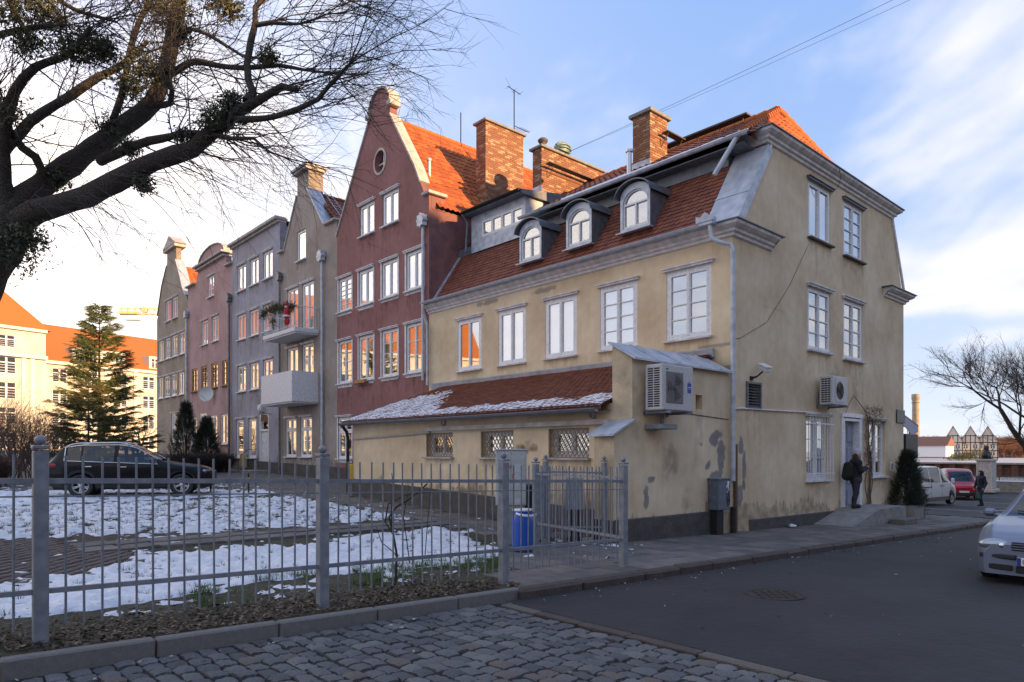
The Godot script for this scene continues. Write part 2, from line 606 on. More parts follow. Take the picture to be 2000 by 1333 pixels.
func sett_mesh(seed_: int, l: float, w: float) -> ArrayMesh:
	var r := RandomNumberGenerator.new()
	r.seed = seed_
	var b := MB.new()
	var n := 5
	var pts := PackedVector3Array()
	var tip := r.randf_range(-0.08, 0.08)
	var tip2 := r.randf_range(-0.05, 0.05)
	for j in n:
		for i in n:
			var u := -1.0 + 2.0 * i / (n - 1)
			var v := -1.0 + 2.0 * j / (n - 1)
			var edge := absf(u) > 0.99 or absf(v) > 0.99
			var c := 0.93 if absf(u) > 0.99 and absf(v) > 0.99 else 1.0
			var x := u * w * 0.5 * c + (r.randf_range(-0.006, 0.006) if edge else 0.0)
			var z := v * l * 0.5 * c + (r.randf_range(-0.008, 0.008) if edge else 0.0)
			var y := -0.012 * (pow(absf(u), 5) + pow(absf(v), 5)) + tip * x + tip2 * z + r.randf_range(-0.005, 0.005)
			pts.append(Vector3(x, y, z))
	b.grid(pts, n, true)
	# skirt
	var ring := []
	for i in n - 1:
		ring.append(i)
	for j in n - 1:
		ring.append(j * n + n - 1)
	for i in n - 1:
		ring.append((n - 1) * n + n - 1 - i)
	for j in n - 1:
		ring.append((n - 1 - j) * n)
	for k in ring.size():
		var p := pts[ring[k]]
		var q := pts[ring[(k + 1) % ring.size()]]
		b.quad(p, q, q * Vector3(0.97, 1, 0.97) - Vector3(0, 0.055, 0), p * Vector3(0.97, 1, 0.97) - Vector3(0, 0.055, 0))
	return b.mesh()

func make_setts() -> void:
	var bed := struct("cobbled_road", sheet(steps(-22, -9.42, 0.8), steps(2.5, 33.8, 0.9), func(x, z): return road_y(x, z) - 0.028), M.sett_bed)
	var shapes := []
	for k in 8:
		shapes.append(sett_mesh(100 + k, [0.165, 0.185, 0.15, 0.2, 0.175, 0.155, 0.19, 0.14][k], 0.128 + 0.004 * (k % 3)))
	var ls := [0.165, 0.185, 0.15, 0.2, 0.175, 0.155, 0.19, 0.14]
	var list := []
	var x := -9.66
	while x > -17.0:
		var z := 2.555 + r2(0.0, 0.04)
		while z < 8.3:
			var k := rng.randi() % 8
			z += ls[k] / 2
			var p := Vector3(x + r2(-0.006, 0.006), 0, z)
			p.y = road_y(p.x, p.z) + r2(-0.01, 0.008)
			var to := p - EYE
			var ahead := to.dot(Vector3(0.6702, 0, -0.7422))
			var aside := to.dot(Vector3(0.7422, 0, 0.6702))
			if ahead > 2.6 and absf(aside) < ahead * 0.8 + 0.8:
				list.append([ahead if ahead > 4.3 else 99.0, Transform3D(Basis(Vector3.UP, r2(-0.04, 0.04)), p), k])
			z += ls[k] / 2 + r2(0.012, 0.024)
		x -= 0.132 + r2(0.014, 0.02)
	list.sort_custom(func(a, b): return a[0] < b[0])
	var rest := []
	for k in 8:
		rest.append([])
	for k in list.size():
		if k < 300:
			obj("sett", shapes[list[k][2]], M.granite[[0, 0, 1, 1, 4, 4, 2, 3][rng.randi() % 8] if rng.randf() < 0.9 else 0], bed, list[k][1])
		else:
			rest[list[k][2]].append(list[k][1])
	for k in 8:
		if rest[k].size() > 0:
			many("setts", shapes[k], M.granite[[0, 1, 4, 0, 1, 4, 2, 0][k]], rest[k], bed)
	# flush border stones between setts and asphalt
	var z := 2.7
	while z < 9.0:
		var l := r2(0.55, 0.8)
		var b := MB.new()
		b.cbox(Vector3.ZERO, Vector3(0.13, 0.1, l - 0.012), 0.008)
		obj("border_stone", b, M.kerb_red if rng.randf() < 0.7 else M.granite[3], bed, Vector3(-9.49, road_y(-9.49, z) - 0.045, z + l / 2))
		z += l

func in_pave(x: float, z: float) -> bool:
	if z > 2.42:
		return false
	if x > -8.95 + (2.0 - z) * 0.85 and z > -0.9 and x < 13.0:
		if x > 12.0 and z > 2.42 - (x - 12.0) * 0.9:
			return false
		return not (x > -4.3 and z < 0.03 and x < 11.1)
	# strip between the lawn and the lean-to
	if z <= -0.9 and z > -18.5 and x < -3.78:
		return x > -5.85 + 0.055 * (-z)
	return false

func make_pavement() -> void:
	var bed := struct("pavement", sheet(steps(-9.1, 13.2, 0.5), steps(-0.5, 2.6, 0.5), func(x, z): return ground(x, z) - 0.02), M.sett_bed)
	var shapes := []
	for k in 3:
		var b := MB.new()
		b.cbox(Vector3(0, -0.03, 0), Vector3(0.492, 0.06, 0.492), 0.006)
		shapes.append(b.mesh())
	var list := []
	for i in 60:
		for j in 44:
			var x := -9.75 + 0.5 * i + (0.0)
			var z := 2.17 - 0.5 * j
			x += 0.25 if j % 2 == 1 else 0.0
			if not in_pave(x, z):
				continue
			var p := gp(x, z, r2(-0.004, 0.004))
			var nx := (ground(x + 0.2, z) - ground(x - 0.2, z)) / 0.4
			var nz := (ground(x, z + 0.2) - ground(x, z - 0.2)) / 0.4
			var up := Vector3(-nx, 1, -nz).normalized()
			var bx := Vector3(0, 0, 1).cross(up).cross(up) * -1.0
			bx = up.cross(Vector3(0, 0, 1)).normalized()
			var bas := Basis(bx, up, bx.cross(up)) * Basis.from_euler(Vector3(r2(-0.01, 0.01), r2(-0.012, 0.012), r2(-0.01, 0.01)))
			list.append([p.distance_to(EYE), Transform3D(bas, p)])
	list.sort_custom(func(a, b): return a[0] < b[0])
	var rest := []
	for k in list.size():
		if k < 300:
			obj("paving_slab", shapes[0], M.slab[rng.randi() % 4], bed, list[k][1])
		else:
			rest.append(list[k][1])
	if rest.size() > 0:
		many("paving_slabs", shapes[0], M.slab[0], rest, bed)

func make_kerbs() -> void:
	# concrete kerb in front of the fence
	var k1 := thing("kerb", "pale concrete kerb between the fenced lawn and the setts", "kerb", gp(-13, 2.5))
	var x := -22.0
	while x < -9.2:
		var b := MB.new()
		b.cbox(Vector3.ZERO, Vector3(0.988, 0.24, 0.12), 0.015)
		var o := obj("kerb_stone", b, M.kerb, k1, xf(Basis(Vector3(0, 0, 1), -0.028), gp(x + 0.5, 2.48, -0.105 + r2(-0.006, 0.006)) - k1.position))
		x += 1.0
	var k2 := thing("kerb", "worn reddish granite kerb along the pavement of the beige house", "kerb", gp(0, 2.55))
	x = -9.15
	while x < 12.2:
		var l := r2(0.8, 1.3)
		var b := MB.new()
		b.cbox(Vector3.ZERO, Vector3(l - 0.02, 0.26, 0.2 + r2(-0.015, 0.015)), 0.035)
		obj("kerb_stone", b, M.kerb_red, k2, xf(Basis(Vector3(0, 0, 1), -0.028) * Basis(Vector3.UP, r2(-0.01, 0.01)), gp(x + l / 2, 2.53, -0.115 + r2(-0.01, 0.01)) - k2.position))
		x += l
	# curve round the corner into the side road
	for k in 7:
		var a := (k + 0.5) / 7.0 * PI / 2
		var p := Vector3(12.1 + 1.05 * sin(a), 0, 1.48 + 1.05 * cos(a))
		var b := MB.new()
		b.cbox(Vector3.ZERO, Vector3(0.25, 0.26, 0.2), 0.03)
		obj("kerb_stone", b, M.kerb_red, k2, xf(Basis(Vector3.UP, -a), gp(p.x, p.z, -0.115) - k2.position))
	var z := 1.4
	while z > -14:
		var b := MB.new()
		b.cbox(Vector3.ZERO, Vector3(0.2, 0.26, 0.98), 0.03)
		obj("kerb_stone", b, M.kerb_red, k2, gp(13.15, z - 0.5, -0.115) - k2.position)
		z -= 1.0
	var side := sheet(steps(11.1, 13.1, 0.5), steps(-14, 0.1, 1.0), func(xx, zz): return road_y(xx, zz) + 0.1)
	struct("side_pavement", side, M.slab[1])
# ------------------------------------------------------------------ building kit
func along(pts: Array, y: float) -> float:
	for k in pts.size() - 1:
		var a: Vector2 = pts[k]
		var b: Vector2 = pts[k + 1]
		if y <= b.x:
			return a.y if b.x - a.x < 1e-5 else lerpf(a.y, b.y, clampf((y - a.x) / (b.x - a.x), 0.0, 1.0))
	return pts[-1].y

# wall sheet in the plane of t (basis x = right, y = up, z = outwards) with real openings; left and right are lists of Vector2(height, position)
func facade(mb: MB, t: Transform3D, left: Array, right: Array, holes: Array, deep := 0.2) -> void:
	var ys := []
	for p in left + right:
		ys.append(p.x)
	for h in holes:
		if h.has("round"):
			for k in 13:
				ys.append(lerpf(h.b, h.t, 0.5 - 0.5 * cos(PI * k / 12.0)))
		else:
			ys.append_array([h.b, h.t])
	ys.sort()
	for k in ys.size() - 1:
		var y0: float = ys[k]
		var y1: float = ys[k + 1]
		if y1 - y0 < 0.0004:
			continue
		var e := (y1 - y0) * 0.001
		var from := [along(left, y0 + e), along(left, y1 - e)]
		var cuts := []
		for h in holes:
			if h.b < y1 - e and h.t > y0 + e:
				if h.has("round"):
					var cy: float = (h.b + h.t) / 2
					var hh: float = (h.t - h.b) / 2
					var cu: float = (h.l + h.r) / 2
					var hw: float = (h.r - h.l) / 2
					var w0 := hw * sqrt(maxf(0.0, 1.0 - pow((y0 - cy) / hh, 2)))
					var w1 := hw * sqrt(maxf(0.0, 1.0 - pow((y1 - cy) / hh, 2)))
					cuts.append([cu - w0, cu - w1, cu + w0, cu + w1])
				else:
					cuts.append([h.l, h.l, h.r, h.r])
		cuts.sort_custom(func(a, b): return a[0] < b[0])
		cuts.append([along(right, y0 + e), along(right, y1 - e), 0, 0])
		for c in cuts:
			if c[0] - from[0] > 0.0005 or c[1] - from[1] > 0.0005:
				mb.quad(t * Vector3(from[0], y0, 0), t * Vector3(c[0], y0, 0), t * Vector3(c[1], y1, 0), t * Vector3(from[1], y1, 0))
			from = [c[2], c[3]]
	for h in holes:
		if h.has("round"):
			var cy: float = (h.b + h.t) / 2
			var cu: float = (h.l + h.r) / 2
			for k in 24:
				var a0 := TAU * k / 24
				var a1 := TAU * (k + 1) / 24
				var p := Vector3(cu + cos(a0) * (h.r - h.l) / 2, cy + sin(a0) * (h.t - h.b) / 2, 0)
				var q := Vector3(cu + cos(a1) * (h.r - h.l) / 2, cy + sin(a1) * (h.t - h.b) / 2, 0)
				var d := Vector3(0, 0, -deep)
				mb.quad(t * p, t * (p + d), t * (q + d), t * q)
		else:
			var d := Vector3(0, 0, -deep)
			var a := Vector3(h.l, h.b, 0)
			var b := Vector3(h.r, h.b, 0)
			var c := Vector3(h.r, h.t, 0)
			var f := Vector3(h.l, h.t, 0)
			mb.quad(t * a, t * b, t * (b + d), t * (a + d))
			mb.quad(t * b, t * c, t * (c + d), t * (b + d))
			mb.quad(t * c, t * f, t * (f + d), t * (c + d))
			mb.quad(t * f, t * a, t * (a + d), t * (f + d))

func hole(at: float, w: float, b: float, t: float) -> Dictionary:
	return {"l": at - w / 2, "r": at + w / 2, "b": b, "t": t}

func flat_uv(mb: MB, t: Transform3D, u0: float, u1: float, y0: float, y1: float) -> void:
	mb.uv.resize(mb.v.size())
	var inv := t.affine_inverse()
	for k in mb.v.size():
		var p := inv * mb.v[k]
		mb.uv[k] = Vector2((p.x - u0) / (u1 - u0), 1.0 - (p.y - y0) / (y1 - y0))

# weathered render: mottle, run-off grime under sills, splashed base, and patches [u, y, ru, ry, r, g, b, strength]
func wall_mat(u0: float, u1: float, y0: float, y1: float, base: Color, holes: Array, seed_: int, o := {}) -> StandardMaterial3D:
	var ppm: float = o.get("ppm", 26.0)
	var w := int((u1 - u0) * ppm)
	var h := int((y1 - y0) * ppm)
	var f := FastNoiseLite.new()
	f.seed = seed_
	f.noise_type = FastNoiseLite.TYPE_SIMPLEX_SMOOTH
	f.frequency = 0.45
	f.fractal_octaves = 5
	var g := FastNoiseLite.new()
	g.seed = seed_ + 5
	g.noise_type = FastNoiseLite.TYPE_SIMPLEX_SMOOTH
	g.frequency = 2.6
	g.fractal_octaves = 4
	var grime: float = o.get("grime", 0.35)
	var foot: float = o.get("foot", 0.8)
	var floor_y: float = o.get("floor", 0.3)
	var patches: Array = o.get("patches", [])
	var data := PackedByteArray()
	data.resize(w * h * 3)
	var lut := PackedByteArray()
	for k in 1025:
		lut.append(int(255.0 * pow(k / 1024.0, 1.0 / 2.2) + 0.5))
	for i in w:
		var u := u0 + (i + 0.5) / ppm
		var run := g.get_noise_2d(u * 2.2, 31.0)
		var under := []
		for q in holes:
			var e: float = minf(u - q.l + 0.06, q.r + 0.06 - u)
			if e > 0.0 and not q.has("round"):
				under.append([q.b, maxf(0.05, (1.1 + 1.6 * run) * (1.2 if e < 0.16 else 0.75))])
		for j in h:
			var y := y1 - (j + 0.5) / ppm
			var n1 := f.get_noise_2d(u, y)
			var n2 := g.get_noise_2d(u, y)
			var st := g.get_noise_2d(u * 2.6 + 50.0, y * 0.22)
			var dirt := 0.22 * n1 + 0.1 * n2 + float(o.get("streak", 0.12)) * st
			for q in under:
				var d: float = q[0] - y
				if d > 0.0 and d < q[1]:
					dirt += grime * (0.45 + 0.9 * n2 + 0.8 * st) * (1.0 - d / q[1])
			var low := floor_y + foot * (0.5 + 0.9 * n1 + 0.4 * st) - y
			if low > 0.0:
				dirt += 0.3 + 0.25 * n2
			var k := clampf(1.0 - dirt, 0.35, 1.25)
			var r := base.r * k
			var gg := base.g * k * (1.0 - 0.05 * n1)
			var b := base.b * k * (1.0 - 0.12 * n1)
			for p in patches:
				var du: float = (u - p[0]) / p[2]
				var dy: float = (y - p[1]) / p[3]
				var m := 1.0 - du * du - dy * dy + 0.9 * n2 + 0.5 * n1
				if m > 0.35:
					var s: float = p[7] * clampf((m - 0.35) * p[8], 0.0, 1.0)
					var t := 1.0 + 0.35 * n2
					r = lerpf(r, p[4] * t, s)
					gg = lerpf(gg, p[5] * t, s)
					b = lerpf(b, p[6] * t, s)
			var at := (j * w + i) * 3
			data[at] = lut[int(clampf(r, 0, 1) * 1024)]
			data[at + 1] = lut[int(clampf(gg, 0, 1) * 1024)]
			data[at + 2] = lut[int(clampf(b, 0, 1) * 1024)]
	var m := StandardMaterial3D.new()
	m.albedo_texture = ImageTexture.create_from_image(Image.create_from_data(w, h, false, Image.FORMAT_RGB8, data))
	m.texture_repeat = false
	m.roughness = 0.92
	return m

# ------------------------------------------------------------------ windows
var kits := {}

# t: bottom middle of the opening in the wall plane
func window(parent: Node, t: Transform3D, w: float, h: float, o := {}) -> MeshInstance3D:
	var cols: int = o.get("cols", 2)
	var rows: int = o.get("rows", 1)
	var top: float = o.get("top", 0.0)          # height of a top light
	var back: float = o.get("back", 0.08)
	var fw: float = o.get("fw", 0.065)
	var fm: Material = o.get("frame", M.white)
	var key := "%.2f %.2f %d %d %.2f %.2f %.2f %s %s" % [w, h, cols, rows, top, back, fw, o.get("head", true), o.get("sill", true)]
	if not kits.has(key):
		var f := MB.new()
		var z := -back
		var d := 0.07
		f.box(Vector3(-w / 2 + fw / 2, h / 2, z), Vector3(fw, h, d))
		f.box(Vector3(w / 2 - fw / 2, h / 2, z), Vector3(fw, h, d))
		f.box(Vector3(0, fw / 2, z), Vector3(w - 2 * fw, fw, d))
		f.box(Vector3(0, h - fw / 2, z), Vector3(w - 2 * fw, fw, d))
		var panes := []
		var zones := [[fw, h - fw - top, rows]]
		if top > 0.0:
			f.box(Vector3(0, h - fw - top, z), Vector3(w - 2 * fw, fw * 1.1, d - 0.004))
			zones = [[fw, h - fw - top - fw * 0.55, rows], [h - fw - top + fw * 0.55, h - fw, 1]]
		var cw := (w - 2 * fw) / cols
		for zn in zones:
			for c in cols:
				var x0: float = -w / 2 + fw + cw * c
				var sw := 0.055 if cols > 1 else 0.04
				var a := Vector3(x0, zn[0], 0)
				var b := Vector3(x0 + cw, zn[1], 0)
				var zz := z + 0.012
				f.box(Vector3(a.x + sw / 2, (a.y + b.y) / 2, zz), Vector3(sw, b.y - a.y, d * 0.8))
				f.box(Vector3(b.x - sw / 2, (a.y + b.y) / 2, zz), Vector3(sw, b.y - a.y, d * 0.8))
				f.box(Vector3((a.x + b.x) / 2, a.y + sw / 2, zz), Vector3(cw - 2 * sw, sw, d * 0.8))
				f.box(Vector3((a.x + b.x) / 2, b.y - sw / 2, zz), Vector3(cw - 2 * sw, sw, d * 0.8))
				var n: int = zn[2]
				var gh: float = (b.y - a.y - 2 * sw) / n
				for k in n:
					if k > 0:
						f.box(Vector3((a.x + b.x) / 2, a.y + sw + gh * k, z + 0.015), Vector3(cw - 2 * sw, 0.026, 0.04))
					var g := MB.new()
					g.box(Vector3.ZERO, Vector3(cw - 2 * sw - 0.002, gh - 0.004, 0.004))
					panes.append([g.mesh(), Vector3((a.x + b.x) / 2, a.y + sw + gh * (k + 0.5), z)])
		if cols == 2:
			f.box(Vector3(0, h / 2, z + 0.045), Vector3(0.045, h - 2 * fw, 0.018))
		var s := MB.new()
		s.box(Vector3(0, -0.022, 0.035 - back / 2), Vector3(w + 0.1, 0.045, back + 0.17))
		var l := MB.new()
		l.box(Vector3(0, h + 0.035, 0.03), Vector3(w + 0.14, 0.05, 0.10))
		l.box(Vector3(0, h + 0.075, 0.045), Vector3(w + 0.19, 0.03, 0.14))
		var bl := MB.new()
		bl.box(Vector3(0, 0, -back - 0.055), Vector3(w - 0.08, 1.0, 0.01))
		var cu := MB.new()
		var pts := PackedVector3Array()
		for r in 2:
			for k in 25:
				var x := -0.5 + k / 24.0
				pts.append(Vector3(x, float(r), -back - 0.13 + 0.025 * sin(k * 1.7)))
		cu.grid(pts, 25, true)
		kits[key] = {"frame": f.mesh(), "panes": panes, "sill": s.mesh(), "head": l.mesh(), "blind": bl.mesh(), "curtain": cu.mesh()}
	var kit: Dictionary = kits[key]
	var node := obj("window", kit.frame, fm, parent, xf(t.basis, t.origin - gpos(parent)))
	for p in kit.panes:
		obj("pane", p[0], o.get("glass", M.glass), node, p[1])
	if o.get("sill", true):
		obj("window_sill", kit.sill, o.get("sill_mat", M.white_old), node, Vector3.ZERO)
	if o.get("head", true):
		obj("lintel", kit.head, o.get("head_mat", M.white_old), node, Vector3.ZERO)
	var bl: float = o.get("blind", 0.0)
	if bl > 0.0:
		obj("blind", kit.blind, o.get("blind_mat", M.blind), node, xf(Basis.from_scale(Vector3(1, h * bl, 1)), Vector3(0, h - h * bl / 2 - 0.02, 0)))
	if o.get("curtain", false):
		for s in [-1.0, 1.0]:
			obj("curtain", kit.curtain, M.curtain, node, xf(Basis.from_scale(Vector3(w * 0.3, h - 0.1, 1)), Vector3(s * w * 0.3, 0.05, 0)))
	return node

# ------------------------------------------------------------------ roof tiles, bricks
func tile_mesh(kind: String, w: float, e: float) -> ArrayMesh:
	var m := MB.new()
	if kind == "beaver":
		var p := PackedVector2Array([Vector2(w * 0.485, e * 1.7), Vector2(-w * 0.485, e * 1.7)])
		for k in 6:
			var a := PI + PI * k / 5.0
			p.append(Vector2(cos(a) * w * 0.485, w * 0.34 + sin(a) * w * 0.34))
		m.prism(p, 0.022, Transform3D(Basis(Vector3.RIGHT, -0.15), Vector3(0, 0, 0.03)))
	else:
		var cols := 9
		var pts := PackedVector3Array()
		for r in 2:
			for k in cols:
				var x := -0.54 + 1.08 * k / (cols - 1)
				pts.append(Vector3(x * w, r * e * 1.18, 0.052 - r * 0.03 + 0.026 * sin(x * TAU * 1.0 + 0.6)))
		m.grid(pts, cols)
		for k in cols - 1:
			m.quad(pts[k] - Vector3(0, 0, 0.018), pts[k + 1] - Vector3(0, 0, 0.018), pts[k + 1], pts[k])
	return m.mesh()

# o: left end of the eaves seen from outside; inside(u, v) says whether a tile lies there
func tiles(parent: Node, o: Vector3, u: Vector3, up: Vector3, width: float, length: float, w: float, e: float, kind: String, tone: String, singles: int, inside = null) -> void:
	var n := u.cross(up)
	var mesh := tile_mesh(kind, w, e)
	var list := []
	var rows := int(length / e)
	var cols := int(width / w)
	for r in rows:
		for k in range(0 if r % 2 == 0 or kind != "beaver" else 0, cols):
			var a := (k + 0.5 + (0.5 if r % 2 == 1 and kind == "beaver" and k < cols - 1 else 0.0)) * w
			var b := r * e
			if inside != null and not inside.call(a, b):
				continue
			var p := o + u * a + up * b
			var tilt := Basis(u, up, n) * Basis(Vector3.FORWARD, r2(-0.018, 0.018)) * Basis(Vector3.RIGHT, r2(-0.02, 0.02))
			list.append([p.distance_squared_to(EYE), Transform3D(tilt, p + n * r2(-0.004, 0.004))])
	list.sort_custom(func(a, b): return a[0] < b[0])
	var mats: Array = M.tile_mats[tone]
	for k in mini(singles, list.size()):
		obj("roof_tile", mesh, mats[rng.randi() % mats.size()], parent, Transform3D(list[k][1].basis, list[k][1].origin - gpos(parent)))
	var rest := []
	var tones := PackedColorArray()
	for k in range(singles, list.size()):
		rest.append(list[k][1])
		tones.append(TONES[tone][rng.randi() % TONES[tone].size()])
	if rest.size() > 0:
		many("roof_tiles", mesh, M.tiles_tint, rest, parent, tones)

var brick_unit: ArrayMesh

func brick_stack(parent: Node, called: String, lo: Vector3, hi: Vector3) -> MeshInstance3D:
	if brick_unit == null:
		var b := MB.new()
		b.cbox(Vector3.ZERO, Vector3.ONE, 0.06)
		brick_unit = b.mesh()
	var core := MB.new()
	core.span(lo + Vector3(0.012, 0, 0.012), hi - Vector3(0.012, 0, 0.012))
	var node := obj(called, core, M.mortar, parent)
	var list := []
	var tones := PackedColorArray()
	var courses := int((hi.y - lo.y) / 0.077)
	var ch := (hi.y - lo.y) / courses
	for r in courses:
		var y := lo.y + ch * (r + 0.5)
		for side in 4:
			var ln := hi.x - lo.x if side < 2 else hi.z - lo.z
			var pos := -0.13 if r % 2 == 1 else 0.0
			while pos < ln - 0.01:
				var a := maxf(pos, 0.0)
				var b := minf(pos + 0.258, ln)
				pos += 0.258
				if b - a < 0.05:
					continue
				var c := (a + b) / 2
				var p: Vector3
				var s: Vector3
				var out := r2(0.0, 0.006)
				if side < 2:
					p = Vector3(lo.x + c, y, (hi.z - 0.05 + out) if side == 0 else (lo.z + 0.05 - out))
					s = Vector3(b - a - 0.012, ch - 0.011, 0.1)
				else:
					p = Vector3((lo.x + 0.05 - out) if side == 2 else (hi.x - 0.05 + out), y, lo.z + c)
					s = Vector3(0.1, ch - 0.011, b - a - 0.012)
				list.append(Transform3D(Basis.from_scale(s), p))
				tones.append(TONES.brick[mini(rng.randi() % 8, 5) if rng.randf() < 0.8 else 5])
	many("bricks", brick_unit, M.brick_tint, list, node, tones)
	return node

# gutter: half round, from a to b
func gutter(parent: Node, a: Vector3, b: Vector3, r: float, m: Material, called := "gutter") -> MeshInstance3D:
	var g := MB.new()
	var d := (b - a).normalized()
	var x := Vector3.UP.cross(d).normalized()
	var pts := PackedVector3Array()
	for e in [a, b]:
		for k in 9:
			var an := PI + PI * k / 8.0
			pts.append(e + x * cos(an) * r + Vector3.UP * sin(an) * r)
	g.grid(pts, 9)
	for k in 8:
		pts.append(Vector3.ZERO)
	var n := int(a.distance_to(b) / 0.9)
	for k in n + 1:
		var p := a.lerp(b, float(k) / maxi(n, 1))
		g.box(p + Vector3(0, 0.005, 0), Vector3(r * 2.1, 0.012, 0.03), Basis(x, Vector3.UP, d))
	g.rod(a + x * r, b + x * r, 0.011, 5)
	g.rod(a - x * r, b - x * r, 0.011, 5)
	return obj(called, g, m, parent)

func pipe(parent: Node, pts: PackedVector3Array, r: float, m: Material, called := "downpipe") -> MeshInstance3D:
	var rad := PackedFloat32Array()
	for p in pts:
		rad.append(r)
	var b := MB.new()
	b.tube(pts, rad, 10)
	for k in pts.size() - 1:
		var l := pts[k].distance_to(pts[k + 1])
		var n := int(l / 1.9)
		for q in n:
			var p := pts[k].lerp(pts[k + 1], (q + 0.5) / n)
			var d := (pts[k + 1] - pts[k]).normalized()
			b.tube(PackedVector3Array([p - d * 0.02, p + d * 0.02]), PackedFloat32Array([r * 1.18, r * 1.18]), 10)
	return obj(called, b, m, parent)

# star-shaped rainwater head
func rain_head(parent: Node, at: Vector3, s: float, m: Material) -> void:
	var poly := PackedVector2Array()
	for k in 16:
		var a := TAU * k / 16
		poly.append(Vector2(cos(a), sin(a)) * s * (1.0 if k % 2 == 0 else 0.74) * (Vector2(1, 1.15)))
	var b := MB.new()
	b.prism(poly, s * 0.9, Transform3D(WEST, at))
	obj("rain_head", b, m, parent)

# house body behind the street wall: side walls, back and inner floors, as one closed shell
func shell(mb: MB, x0: float, x1: float, z0: float, z1: float, y0: float, eave: float, ridge: float) -> void:
	var zm := (z0 + z1) / 2
	mb.quad(Vector3(x0, y0, z1), Vector3(x1, y0, z1), Vector3(x1, eave, z1), Vector3(x0, eave, z1))
	mb.quad(Vector3(x1, y0, z0), Vector3(x0, y0, z0), Vector3(x0, eave, z0), Vector3(x1, eave, z0))
	mb.quad(Vector3(x1, y0, z1), Vector3(x1, y0, z0), Vector3(x1, eave, z0), Vector3(x1, eave, z1))
	if ridge > eave:
		mb.tri(Vector3(x1, eave, z1), Vector3(x1, eave, z0), Vector3(x1, ridge, zm))
	var y := 3.9
	while y < eave:
		mb.quad(Vector3(x0 + 0.2, y, z1), Vector3(x1, y, z1), Vector3(x1, y, z0), Vector3(x0 + 0.2, y, z0))
		y += 2.95
# ------------------------------------------------------------------ the row of gabled houses
const WF := Transform3D(WEST, Vector3.ZERO)

func row_house(called: String, label: String, z0: float, z1: float, base: Color, left: Array, right: Array, holes: Array, seed_: int, o := {}) -> Dictionary:
	var zm := (z0 + z1) / 2
	var h := thing(called, label, "house", gp(0, zm), "row of gabled houses behind the yard")
	var top := 0.0
	for p in left + right:
		top = maxf(top, p.x)
	var mb := MB.new()
	facade(mb, WF, left, right, holes, 0.24)
	flat_uv(mb, WF, z0, z1, 0.0, top)
	var wm := wall_mat(z0, z1, 0.0, top, base, holes, seed_, {"ppm": 22.0, "grime": 0.4, "foot": 0.9, "floor": ground(0, zm) + 0.2})
	var wall := obj("wall", mb, wm, h)
	# back of the gable above the roof, and its thickness
	var gb := MB.new()
	var th := 0.34
	for s in [left, right]:
		for k in s.size() - 1:
			if s[k + 1].x > o.get("eave", 11.0) - 0.8:
				var a := Vector3(0, s[k].x, s[k].y)
				var b := Vector3(0, s[k + 1].x, s[k + 1].y)
				var d := Vector3(th, 0, 0)
				if s == right:
					gb.quad(a, a + d, b + d, b)
				else:
					gb.quad(a + d, a, b, b + d)
	facade(gb, Transform3D(Basis(Vector3(0, 0, -1), Vector3.UP, Vector3(1, 0, 0)), Vector3(th, 0, 0)), right.map(func(p): return Vector2(p.x, -p.y)).filter(func(p): return true), left.map(func(p): return Vector2(p.x, -p.y)), [{"l": -z1 + 0.05, "r": -z0 - 0.05, "b": -1.0, "t": o.get("eave", 11.0) - 0.7}], 0.0)
	var plain := mat(lin(base.r, base.g, base.b), 0.92, 0, T.patchy, 0.4, T.grain, 0.3)
	obj("gable_back", gb, plain, h)
	var sh := MB.new()
	shell(sh, th, 10.5, z0 + 0.01, z1 - 0.01, 0.0, o.get("eave", 11.0), o.get("ridge", 13.0))
	obj("side_walls", sh, plain, h)
	var pl := MB.new()
	var g0 := ground(0, z0)
	var g1 := ground(0, z1)
	pl.quad(Vector3(-0.03, g0 - 0.4, z0), Vector3(-0.03, g1 - 0.4, z1), Vector3(-0.03, g1 + 0.55, z1), Vector3(-0.03, g0 + 0.55, z0))
	pl.quad(Vector3(-0.03, g0 + 0.55, z0), Vector3(-0.03, g1 + 0.55, z1), Vector3(0, g1 + 0.57, z1), Vector3(0, g0 + 0.57, z0))
	obj("plinth", pl, M.plinth, h)
	return {"node": h, "wall": wall, "plain": plain}

func saddle(h: Node, z0: float, z1: float, eave: float, ridge: float, x0: float, tone: String, singles: int, w := 0.235, e := 0.33) -> void:
	var zm := (z0 + z1) / 2
	var rf := MB.new()
	for s in [[z1, 1.0], [z0, -1.0]]:
		var a := Vector3(x0, eave, s[0])
		var b := Vector3(10.5, eave, s[0])
		var c := Vector3(10.5, ridge, zm)
		var d := Vector3(x0, ridge, zm)
		if s[1] > 0:
			rf.quad(a, b, c, d)
		else:
			rf.quad(b, a, d, c)
	var node := obj("roof", rf, M.tile_mats[tone][0], h)
	var run := Vector3(0, ridge - eave, zm - z1)
	var drop := run.normalized() * 0.12
	tiles(node, Vector3(x0, eave, z1) - drop, Vector3(1, 0, 0), run.normalized(), 10.4 - x0, run.length() + 0.12, w, e, "pan", tone, singles)
	var cap := MB.new()
	var n := int((10.5 - x0) / 0.36)
	for k in n:
		var p := Vector3(x0 + 0.36 * k, ridge + 0.01, zm)
		cap.tube(PackedVector3Array([p, p + Vector3(0.38, 0.012, 0)]), PackedFloat32Array([0.1, 0.115]), 8)
	obj("ridge_tiles", cap, M.tile_mats[tone][1], node)

